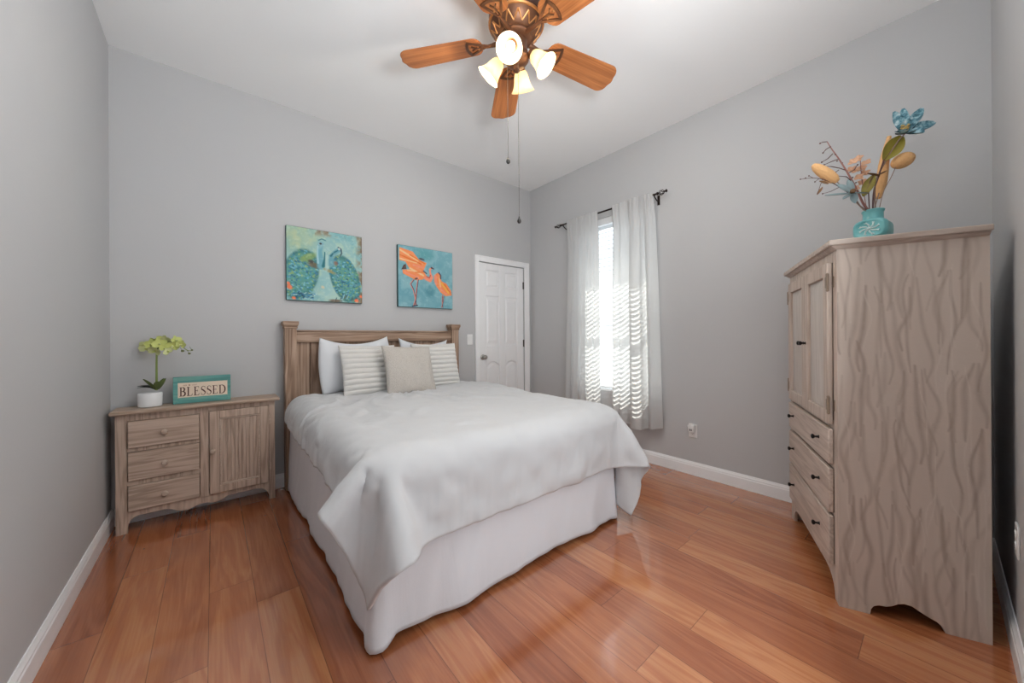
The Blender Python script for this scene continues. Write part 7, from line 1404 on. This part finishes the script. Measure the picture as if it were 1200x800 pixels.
# ------------------------------------------------------------------ vase on the armoire
def vase_mat():
    m, nt, b = new_mat('turquoise_glazed_ceramic')
    v = obj_coord(nt)
    f = tex_noise(nt, v, 14, 4)
    nt.links.new(ramp(nt, f, [(0.3, C3(92, 164, 167)), (0.55, C3(120, 188, 190)), (0.8, C3(156, 206, 204))]), b.inputs['Base Color'])
    b.inputs['Roughness'].default_value = 0.32
    return m
M_vase = vase_mat()
M_emblem = plain('white_raised_emblem', C3(206, 224, 222), 0.5, var=0.1)
VASE = Vector((2.221, 0.189, ATOP + 0.001))
V_AX = Vector((-0.99, 0.12, 0)).normalized()        # the flat decorated face looks this way
def make_vase():
    t = thing('vase', 'squat turquoise flask vase with a white embossed face on top of the armoire', 'vase', VASE)
    T = frame_M((0, 0, 0), V_AX, (0, 0, 1))          # local z = axis of the flask, local x = up
    hw, L = 0.056, 0.060
    prof = [(0.0001, -L), (0.62, -L), (0.86, -L * 0.96), (0.97, -L * 0.82), (1.0, -L * 0.6), (1.0, L * 0.6), (0.97, L * 0.82), (0.86, L * 0.95), (0.78, L * 0.99), (0.72, L * 0.96), (0.3, L * 0.97), (0.0001, L * 0.97)]
    seg = 48
    vs, fs = [], []
    for r, z in prof:
        for k in range(seg):
            a = 2 * PI * k / seg
            c, s = math.cos(a), math.sin(a)
            e = 2 / 3.2
            x = math.copysign(abs(c) ** e, c) * 0.043 * r + 0.043
            y = math.copysign(abs(s) ** e, s) * hw * r
            vs.append((x, y, z))
    for i in range(len(prof) - 1):
        for k in range(seg):
            fs.append((i * seg + k, i * seg + (k + 1) % seg, (i + 1) * seg + (k + 1) % seg, (i + 1) * seg + k))
    MB().add(vs, fs, T).build('body', M_vase, t, smooth=True, angle=60)
    nk = MB().lathe([(0.040, 0.078), (0.034, 0.088), (0.033, 0.118), (0.036, 0.124), (0.0375, 0.129), (0.035, 0.132), (0.030, 0.129), (0.028, 0.10), (1e-5, 0.098)], 32)
    nk.build('neck', M_vase, t, smooth=True)
    em = MB()
    zf = L * 0.975
    for k in range(8):
        a = 2 * PI * k / 8
        pts = [(0.043 + (0.006 + 0.022 * s) * math.cos(a + 0.5 * s * s), (0.006 + 0.028 * s) * math.sin(a + 0.5 * s * s), zf) for s in (0, 0.35, 0.7, 1.0)]
        em.tube(pts, [0.0022, 0.0032, 0.0026, 0.0014], 6, T)
        em.ball(T @ Vector((0.043 + 0.026 * math.cos(a + 0.3), 0.031 * math.sin(a + 0.3), zf)), 0.0030, None, 8, 6)
    em.ball(T @ Vector((0.043, 0, zf)), 0.006, None, 10, 8)
    em.build('emblem', M_emblem, t, smooth=True)['label'] = 'white embossed flower emblem'
make_vase()

# ------------------------------------------------------------------ dried and artificial stems in the vase
M_twig = plain('dark_red_brown_twig', C3(92, 60, 56), 0.7, var=0.2)
M_twig2 = plain('dusty_rose_twig', C3(150, 104, 96), 0.7, var=0.15)
M_tan = plain('tan_bunny_tail', C3(222, 172, 118), 0.9, bump=(160, 0.8, 0.006), var=0.1)
M_olive = plain('olive_leaf', C3(134, 122, 42), 0.5, var=0.3)
M_olive2 = plain('brown_leaf_underside', C3(120, 88, 56), 0.6, var=0.2)
M_tealp = None
def teal_petal():
    m, nt, b = new_mat('teal_magnolia_petal')
    f = tex_noise(nt, obj_coord(nt), 45, 4, 0.6)
    nt.links.new(ramp(nt, f, [(0.34, C3(28, 70, 84)), (0.47, C3(70, 120, 134)), (0.56, C3(130, 168, 178)), (0.68, C3(200, 216, 218))]), b.inputs['Base Color'])
    b.inputs['Roughness'].default_value = 0.6
    return m
M_tealp = teal_petal()
M_paleb = plain('pale_blue_petal', C3(140, 158, 160), 0.6, var=0.25)
M_peach = plain('peach_skeleton_leaf', C3(214, 168, 136), 0.8, var=0.2)
M_center = plain('mustard_flower_centre', C3(178, 150, 92), 0.8, bump=(120, 0.8, 0.004), var=0.3)
M_thin = plain('grey_brown_thin_stem', C3(142, 118, 104), 0.7, var=0.1)

VD = 1.585                                            # depth of the vase from the camera
_NECK = VASE + Vector((0, 0, 0.1005))                  # stems stand on the inner floor of the neck
def stem_thing(name, label, off, group='dried stems in the turquoise vase'):
    base = _NECK + Vector((off[0], off[1], 0))
    return thing(name, label, 'dried flower', base, 0, group), base
def L2(base, u, v, dd=0.0):
    return at(u, v, VD + dd) - base

def make_stems():
    to_cam = Vector((-0.82, -0.10, -0.35))
    # teal magnolia
    t, b = stem_thing('magnolia_stem', 'teal magnolia blossom on the tallest stem above the turquoise vase', (0.010, -0.008))
    hd = L2(b, 1061, 156, -0.02)
    MB().tube(curve_pts([(0, 0, 0), L2(b, 1026, 215), L2(b, 1040, 185), L2(b, 1052, 166, -0.01), hd], 24), 0.0028, 8).build('stem', M_thin, t, smooth=True)
    T = frame_M(hd, (-0.50, 0.10, 0.86), (1, 0, 0))
    im = T.inverted()
    for i, (u, v, wd, dd) in enumerate(((1047.5, 132, 0.034, 0.0), (1058.5, 130, 0.034, 0.02), (1079, 132, 0.045, 0.03), (1092, 147, 0.050, -0.01), (1082, 157, 0.05, -0.06), (1050, 156, 0.040, -0.04), (1062, 141, 0.036, -0.03))):
        tip = L2(b, u, v, dd); d = tip - hd
        face = Vector((-0.85, 0.0, 0.1)) if i not in (4, 5) else Vector((-0.65, 0.0, 0.7))
        z = face - d.normalized() * face.dot(d.normalized())
        M = frame_M(hd, z, d)
        mb = MB(); petal_mesh(mb, M, d.length, wd, 0.10, 0.5, 9, 12, 0.002)
        mb.build('petal', M_tealp, t, smooth=True, angle=180)
    ce = MB().ball(hd + Vector((-0.012, 0, 0.014)), (0.011, 0.011, 0.011))
    for k in range(16):
        a = k * 2.4; ce.ball(hd + Vector((-0.014 + 0.014 * math.cos(a), 0.011 * math.sin(a), 0.022 + 0.006 * math.sin(k))), 0.004, None, 8, 6)
    ce.build('flower_centre', M_center, t, smooth=True)['label'] = 'mustard yellow flower centre'
    sp = MB()
    for a in (0, 2.1, 4.2):
        petal_mesh(sp, frame_M(hd, (0.2, 0.2, -1), (math.cos(a), math.sin(a), 0.2)), 0.035, 0.022, -0.1, 0.3, 5, 7, 0.002)
    sp.build('sepal', M_paleb, t, smooth=True, angle=180)
    # broad peach pampas blade behind
    t, b = stem_thing('dried_seed_head', 'long tan seed plume standing behind the upper olive leaf', (0.012, 0.012))
    pts = curve_pts([L2(b, 1029, 232, 0.03), L2(b, 1033, 215, 0.035), L2(b, 1036, 190, 0.04), L2(b, 1042, 160, 0.04)], 20)
    MB().tube(pts, [0.004 + 0.015 * math.sin(PI * (0.12 + 0.80 * i / 19)) for i in range(20)], 14).build('plume', M_tan, t, smooth=True)
    MB().tube(curve_pts([(0, 0, 0), L2(b, 1026, 240, 0.01), L2(b, 1030, 226, 0.02)], 10), 0.0022, 6).build('stem', M_thin, t, smooth=True)
    # round tan bunny tail, far stem
    t, b = stem_thing('bunny_tail_stem', 'rounded tan bunny tail on a thin stem below the teal magnolia', (0.019, -0.012))
    hd = L2(b, 1058, 188, 0.0)
    MB().tube(curve_pts([(0, 0, 0), L2(b, 1035, 226), L2(b, 1044, 208), L2(b, 1050, 195)], 16), 0.0016, 6).build('stem', M_thin, t, smooth=True)
    Tt = frame_M(hd, L2(b, 1070, 182) - L2(b, 1047, 193), (0, 0, 1))
    MB().ball((0, 0, 0), (0.032, 0.032, 0.047), Tt, 24, 14).build('seed_head', M_tan, t, smooth=True)
    # tan bunny tail leaning out over the cornice
    t, b = stem_thing('bunny_tail_stem', 'long tan bunny tail leaning away from the teal magnolia, beside the bare twigs', (-0.016, 0.006))
    MB().tube(curve_pts([(0, 0, 0), L2(b, 1006, 240), L2(b, 992, 224), L2(b, 981, 213)], 16), 0.0016, 6).build('stem', M_thin, t, smooth=True)
    p0, p1 = L2(b, 952, 193), L2(b, 982, 213)
    Tt = frame_M((p0 + p1) / 2, p0 - p1, (0, 0, 1))
    pr = [(1e-5, -0.068), (0.012, -0.062), (0.020, -0.045), (0.0235, -0.015), (0.022, 0.02), (0.017, 0.048), (0.009, 0.064), (1e-5, 0.068)]
    MB().lathe(pr, 24, Tt).build('seed_head', M_tan, t, smooth=True)
    # olive leaf, upper
    def leaf_stem(label, off, path, p0, p1, wd, mat, face, rad):
        t, b = stem_thing('olive_leaf_stem', label, off)
        MB().tube(curve_pts([(0, 0, 0)] + [L2(b, *q) for q in path], 20), rad, 8).build('stem', M_twig, t, smooth=True)
        a, c = L2(b, *p0), L2(b, *p1)
        d = c - a; f = Vector(face); z = f - d.normalized() * f.dot(d.normalized())
        mb = MB(); petal_mesh(mb, frame_M(a, z, d), d.length, wd, 0.06, 0.35, 11, 16, 0.0018)
        lf = mb.build('leaf', mat, t, smooth=True, angle=180)
        MB().tube([a + z.normalized() * 0.002, (a + c) / 2 + z.normalized() * 0.004, c], [0.0016, 0.0010, 0.0005], 6).build('leaf_rib', M_olive2, lf, smooth=True)
        return t, b
    leaf_stem('dark stem with a broad olive leaf just below the teal magnolia', (0.004, 0.002), [(1024, 225), (1030, 205), (1036, 187)], (1035.5, 188), (1055, 161), 0.066, M_olive, (-0.9, -0.35, -0.2), 0.0030)
    t, b = leaf_stem('short stem with a small olive leaf hanging close above the vase neck', (0.0, 0.010), [(1018, 222), (1021, 210), (1026, 206)], (1024, 205), (1012, 231), 0.040, M_olive, (-0.9, 0.1, -0.2), 0.0022)
    mb = MB()
    for (q0, q1, w) in (((1016, 203), (1030, 208), 0.022), ((1028, 206), (1040, 201), 0.016)):
        a, c = L2(b, *q0), L2(b, *q1); d = c - a; f = Vector((-0.5, 0.2, 0.8)); z = f - d.normalized() * f.dot(d.normalized())
        petal_mesh(mb, frame_M(a, z, d), d.length, w, 0.1, 0.4, 7, 9, 0.0015)
    mb.build('leaf', M_olive2, t, smooth=True, angle=180)
    # bare berry twig
    t, b = stem_thing('bare_twig', 'tall bare reddish twig with small buds leaning towards the window', (-0.006, -0.004))
    main = curve_pts([(0, 0, 0), L2(b, 1012, 239), L2(b, 1004, 222), L2(b, 993, 202), L2(b, 983, 186), L2(b, 975, 175), L2(b, 969, 165.5)], 36)
    MB().tube(main, [0.0052 - 0.0036 * i / 35 for i in range(36)], 8).build('stem', M_twig2, t, smooth=True)
    for pts in (((983, 186), (975, 189), (966, 193)), ((969, 166), (964, 166.5), (961, 168)), ((993, 200), (984, 197), (974, 195), (967, 195)), ((1000, 214), (992, 207), (980, 206)),
                ((976, 180), (970, 186), (963, 190)), ((994, 203), (1001, 199), (1005, 193)), ((983, 199), (979, 202)), ((973, 172), (968, 175), (964.5, 179))):
        P = [L2(b, *q) for q in pts]
        MB().tube(P, [0.0018] * (len(P) - 1) + [0.0010], 6).build('side_twig', M_twig, t, smooth=True)
        MB().ball(P[-1], 0.0034, None, 8, 6).build('bud', M_twig, t, smooth=True)
    for q in ((979, 181), (973, 172), (981, 188.5), (987, 191), (999, 208)):
        MB().ball(L2(b, *q), 0.0032, None, 8, 6).build('bud', M_twig, t, smooth=True)
    # low berry twig
    t, b = stem_thing('bare_twig', 'low thin twig with tiny buds reaching out past the long tan bunny tail', (-0.014, -0.008))
    main = curve_pts([(0, 0, 0), L2(b, 1008, 241), L2(b, 996, 228), L2(b, 984, 219), L2(b, 968, 211), L2(b, 953, 208.5), L2(b, 938, 210)], 30)
    MB().tube(main, [0.0026 - 0.0016 * i / 29 for i in range(30)], 6).build('stem', M_twig, t, smooth=True)
    for pts in (((968, 211), (962, 215), (958, 227)), ((984, 219), (974, 224), (964, 227)), ((953, 208.5), (948, 206)), ((960, 209), (955, 213)), ((990, 224), (998, 218), (1003, 214))):
        P = [L2(b, *q) for q in pts]
        MB().tube(P, [0.0013] * (len(P) - 1) + [0.0008], 6).build('side_twig', M_twig, t, smooth=True)
        MB().ball(P[-1], 0.0030, None, 8, 6).build('bud', M_twig, t, smooth=True)
    for q in ((944, 208.5), (964, 210), (938, 210)): MB().ball(L2(b, *q), 0.0030, None, 8, 6).build('bud', M_twig, t, smooth=True)
    mb = MB()
    for (q0, q1, w) in (((960, 212), (970, 216), 0.014), ((964, 219), (958, 229), 0.012)):
        a, c = L2(b, *q0), L2(b, *q1); d = c - a; f = Vector((-0.8, 0.1, 0.4)); z = f - d.normalized() * f.dot(d.normalized())
        petal_mesh(mb, frame_M(a, z, d), d.length, w, 0.1, 0.3, 5, 7, 0.0012)
    mb.build('leaf', M_olive2, t, smooth=True, angle=180)
    # pale blue petalled flower low in front
    t, b = stem_thing('pale_flower_stem', 'pale blue papery flower low in the bunch above the vase neck', (-0.010, -0.002))
    hd = L2(b, 1000, 226, -0.03)
    MB().tube(curve_pts([(0, 0, 0), L2(b, 1008, 241, -0.02), hd], 10), 0.0020, 6).build('stem', M_thin, t, smooth=True)
    for (u, v, w, dd) in ((962, 232, 0.022, -0.01), (978, 216, 0.030, 0.0), (987, 236, 0.030, -0.05), (1003, 240, 0.032, -0.05), (994, 210, 0.030, 0.02), (1018, 228, 0.026, -0.01)):
        d = L2(b, u, v, dd) - hd; f = Vector((-0.7, 0.1, 0.5)); z = f - d.normalized() * f.dot(d.normalized())
        mb = MB(); petal_mesh(mb, frame_M(hd, z, d), d.length * 0.9, w * 0.8, 0.08, 0.4, 7, 10, 0.0016)
        mb.build('petal', M_paleb, t, smooth=True, angle=180)
    MB().ball(hd + Vector((-0.01, 0, 0.006)), (0.010, 0.010, 0.010)).build('flower_centre', M_olive2, t, smooth=True)
    # peach hydrangea like skeleton blossoms
    t, b = stem_thing('peach_blossom_stem', 'peach lacy dried blossom on an upright stem in the middle of the bunch', (-0.002, 0.014))
    MB().tube(curve_pts([(0, 0, 0), L2(b, 1012, 225, 0.02), L2(b, 1009, 200, 0.02), L2(b, 1008, 183, 0.02)], 16), 0.0016, 6).build('stem', M_twig2, t, smooth=True)
    rng = random.Random(8)
    for (u, v) in ((1000, 190), (1006, 186), (1015, 191), (1003, 200), (1010, 198), (1014, 203), (1007, 208), (998, 199), (1011, 214), (1002, 222)):
        c = L2(b, u, v, 0.02 + rng.uniform(-0.02, 0.02))
        mb = MB(); a0 = rng.random() * 6
        for k in range(4):
            a = a0 + k * PI / 2
            petal_mesh(mb, frame_M(c, (-0.8 + rng.uniform(-.3, .3), rng.uniform(-.3, .3), 0.5), (0, math.cos(a), math.sin(a))), 0.019, 0.017, 0.2, 0.4, 5, 6, 0.001)
        mb.build('blossom', M_peach, t, smooth=True, angle=180)
make_stems()

# ------------------------------------------------------------------ ceiling fan
M_copper = plain('antique_copper_metal', C3(106, 70, 48), 0.42, 0.5, var=0.25)
M_copperD = plain('dark_antique_copper', C3(72, 46, 36), 0.42, 0.5, var=0.2)
M_gold = plain('gilded_highlight', C3(186, 130, 78), 0.4, 0.6, var=0.2)
M_blade = wood('orange_brown_blade_wood', C3(140, 82, 44), C3(178, 112, 64), C3(200, 134, 82), 'x', 1.3, 0.35, 0.5, 3.7)
M_bladetop = plain('dark_blade_edge', C3(84, 52, 36), 0.5)
M_chain = plain('pull_chain_metal', C3(112, 106, 100), 0.4, 0.8)
M_pull = plain('dark_pull_knob', C3(36, 32, 30), 0.4)

def shade_mat():
    m = bpy.data.materials.new('frosted_amber_glass'); m.use_nodes = True
    nt = m.node_tree; nt.nodes.clear()
    out = nt.nodes.new('ShaderNodeOutputMaterial')
    t = nt.nodes.new('ShaderNodeBsdfTranslucent'); d = nt.nodes.new('ShaderNodeBsdfPrincipled')
    f = tex_noise(nt, obj_coord(nt), 18, 3)
    nt.links.new(ramp(nt, f, [(0.3, C3(253, 238, 208)), (0.7, C3(255, 246, 226))]), t.inputs['Color'])
    d.inputs['Base Color'].default_value = C3(250, 226, 172); d.inputs['Roughness'].default_value = 0.25
    mx = nt.nodes.new('ShaderNodeMixShader'); mx.inputs[0].default_value = 0.4
    nt.links.new(t.outputs[0], mx.inputs[1]); nt.links.new(d.outputs[0], mx.inputs[2])
    nt.links.new(mx.outputs[0], out.inputs[0])
    return m
M_shade = shade_mat()
def bulb_mat():
    m, nt, b = new_mat('lit_bulb_glass')
    b.inputs['Base Color'].default_value = (1, 0.95, 0.85, 1)
    b.inputs['Emission Color'].default_value = (1.0, 0.90, 0.74, 1)
    b.inputs['Emission Strength'].default_value = 5.0
    return m
M_bulb = bulb_mat()
FAN = Vector((1.286, 1.485, HC))
def make_fan():
    t = thing('ceiling_fan', 'five blade wooden ceiling fan with four lit glass shades', 'ceiling fan', FAN)
    MB().lathe([(1e-5, 0), (0.085, 0), (0.088, -0.012), (0.078, -0.035), (0.055, -0.05), (0.05, -0.06), (0.09, -0.068), (0.128, -0.078), (0.146, -0.095), (0.150, -0.125), (0.147, -0.150), (0.138, -0.158), (1e-5, -0.158)], 48).build('motor_housing', M_copperD, t, smooth=True)
    MB().lathe([(0.139, -0.156), (0.149, -0.158), (0.153, -0.164), (0.149, -0.170), (0.140, -0.172)], 48, cap=False).build('housing_ring', M_gold, t, smooth=True)
    MB().lathe([(0.143, -0.170), (0.137, -0.182), (0.118, -0.208), (0.098, -0.226), (0.088, -0.232), (1e-5, -0.232)], 48).build('vented_rim', M_copper, t, smooth=True)
    vt = MB()
    for k in range(30):
        a = 2 * PI * k / 30
        tilt = 0.10 if k % 2 else -0.10
        p0 = Vector((0.134 * math.cos(a + tilt), 0.134 * math.sin(a + tilt), -0.1865)); p1 = Vector((0.104 * math.cos(a - tilt), 0.104 * math.sin(a - tilt), -0.2215))
        vt.tube([p0, p1], [0.006, 0.0035], 6)
    vt.build('rim_fretwork', M_gold, t, smooth=True)
    MB().lathe([(0.088, -0.228), (0.090, -0.240), (0.080, -0.250), (0.058, -0.254), (0.056, -0.300), (0.062, -0.306), (0.062, -0.318), (0.054, -0.326), (1e-5, -0.326)], 40).build('switch_housing', M_copper, t, smooth=True)
    MB().lathe([(0.048, -0.322), (0.066, -0.334), (0.068, -0.352), (0.054, -0.372), (0.034, -0.386), (0.018, -0.394), (0.014, -0.404), (0.018, -0.412), (0.010, -0.420), (1e-5, -0.422)], 40).build('light_fitter', M_copper, t, smooth=True)
    # blades
    zb = -0.238
    def blade_set(az):
        M = Matrix.Rotation(R(az), 4, 'Z') @ Matrix.Translation((0, 0, zb)) @ Matrix.Rotation(R(2.4), 4, 'Y') @ Matrix.Rotation(R(-11), 4, 'X')
        r0, r1 = 0.190, 0.672
        out = []
        w0, w1 = 0.076, 0.090
        n = 10
        # rounded root
        for i in range(n + 1):
            a = PI / 2 + PI * i / n
            out.append((r0 + 0.050 + 0.050 * math.cos(a), w0 * math.sin(a)))
        # tip with generous corners
        cr = 0.052
        for i in range(n + 1):
            a = -PI / 2 + PI / 2 * i / n
            out.append((r1 - 0.012 - cr + cr * math.cos(a), -w1 + cr + cr * math.sin(a)))
        for i in range(1, 8):
            y = (-w1 + cr) + (2 * (w1 - cr)) * i / 8
            out.append((r1 - 0.012 + 0.010 * math.cos(PI / 2 * y / (w1 - cr)) ** 2, y))
        for i in range(n + 1):
            a = PI / 2 * i / n
            out.append((r1 - 0.012 - cr + cr * math.cos(a), w1 - cr + cr * math.sin(a)))
        b = MB().prism(out, -0.003, 0.003, 'z', None)
        bo = b.build('blade', M_blade, t, bevel=0.0015)
        bo.matrix_local = M
        ir = MB()
        # iron: neck from the flywheel, then a fan shaped fret plate under the blade
        Mi = M.inverted()
        c0 = Mi @ (Matrix.Rotation(R(az), 4, 'Z') @ Vector((0.080, 0, -0.243)))
        c1 = Mi @ (Matrix.Rotation(R(az), 4, 'Z') @ Vector((0.120, 0, -0.250)))
        ir.tube(curve_pts([c0, c1, (0.150, 0, -0.008), (0.190, 0, -0.0075)], 12), [0.013, 0.014, 0.0135, 0.013, 0.012, 0.011, 0.010, 0.0095, 0.009, 0.0085, 0.008, 0.008], 10)
        z0, z1 = -0.0085, -0.003
        def bar(p, q, w, wq=None):
            wq = wq or w
            d = Vector((q[0] - p[0], q[1] - p[1])); d.normalize(); nn = Vector((-d.y, d.x))
            ir.prism([(p[0] + nn.x * w, p[1] + nn.y * w), (p[0] - nn.x * w, p[1] - nn.y * w), (q[0] - nn.x * wq, q[1] - nn.y * wq), (q[0] + nn.x * wq, q[1] + nn.y * wq)], z0, z1, 'z')
        bar((0.165, 0), (0.270, 0.058), 0.008, 0.006); bar((0.165, 0), (0.270, -0.058), 0.008, 0.006)
        arcp = [(0.160 + 0.118 * math.cos(R(a)), 0.118 * math.sin(R(a))) for a in range(-30, 31, 5)]
        for p, q in zip(arcp[:-1], arcp[1:]): bar(p, q, 0.0075)
        bar((0.185, 0), (0.232, 0.0), 0.0055, 0.0035)
        bar((0.232, 0), (0.252, 0.018), 0.0035); bar((0.232, 0), (0.252, -0.018), 0.0035)
        io = ir.build('blade_iron', M_copper, bo, smooth=True)
        for x, y in ((0.215, 0.013), (0.215, -0.013), (0.262, 0.0)):
            MB().ball((x, y, -0.009), (0.005, 0.005, 0.003), None, 10, 6).build('screw', M_gold, io, smooth=True)
    for k in range(5):
        blade_set(-13.8 + 72 * k)
    # four arms with glass shades and bulbs
    for az in (216, 306, 36, 126):
        ca, sa = math.cos(R(az)), math.sin(R(az))
        def P(r, z): return Vector((r * ca, r * sa, z))
        el = R(47)
        ax = Vector((ca * math.cos(el), sa * math.cos(el), -math.sin(el)))
        neck = P(0.084, -0.330)
        MB().tube(curve_pts([P(0.046, -0.345), P(0.060, -0.337), P(0.073, -0.329), neck], 12), 0.0095, 10).build('arm', M_copper, t, smooth=True)
        T = frame_M(neck, ax, (0, 0, 1))
        MB().lathe([(0.012, -0.012), (0.024, -0.006), (0.028, 0.004), (0.027, 0.016), (0.022, 0.018), (1e-5, 0.018)], 24, T).build('shade_holder', M_copper, t, smooth=True)
        sh = MB()
        prof = [(0.024, 0.012), (0.030, 0.020), (0.037, 0.034), (0.041, 0.050), (0.044, 0.068), (0.049, 0.086), (0.057, 0.102), (0.066, 0.114), (0.069, 0.117)]
        inn = [(r - 0.003, z) for r, z in prof][::-1]
        sh.lathe(prof + inn, 36, T, cap=False)
        so = sh.build('glass_shade', M_shade, t, smooth=True)
        so['label'] = 'lit amber frosted glass bell shade'
        bl = MB().lathe([(0.012, 0.018), (0.013, 0.034), (0.020, 0.050), (0.0235, 0.064), (0.020, 0.078), (0.010, 0.086), (1e-5, 0.088)], 20, T)
        bl.build('bulb', M_bulb, so, smooth=True)['label'] = 'glowing white bulb'
        lamp = add_light('fan_bulb_light', 'POINT', 10.0, (1.0, 0.93, 0.84), FAN + T @ Vector((0, 0, 0.100)), shadow_soft_size=0.02)
    # pull chains
    for (u, v, x, y, label) in ((595.5, 189, 0, 0, 'shorter'), (608.5, 259, 0, 0, 'longer')):
        d = FAN.x * math.sin(YAW) + FAN.y * math.cos(YAW) - 0.03
        bot = at(u, v, d) - FAN
        z = -0.318
        ch = MB()
        zz = z
        x0, y0 = bot.x, bot.y
        while zz > bot.z + 0.022:
            ch.ball((x0, y0, zz), 0.0023, None, 6, 5); zz -= 0.0075
        ch.tube([(x0, y0, z + 0.008), (x0, y0, bot.z + 0.02)], 0.0009, 5)
        ch.tube([(x0 * 0.6, y0 * 0.6, z + 0.012), (x0, y0, z + 0.006)], 0.003, 6)
        co = ch.build('pull_chain', M_chain, t)
        MB().lathe([(1e-5, 0.026), (0.003, 0.024), (0.005, 0.014), (0.0105, 0.004), (0.0110, -0.004), (0.007, -0.011), (1e-5, -0.013)], 16, Matrix.Translation((x0, y0, bot.z))).build('chain_pull', M_pull, co, smooth=True)
make_fan()
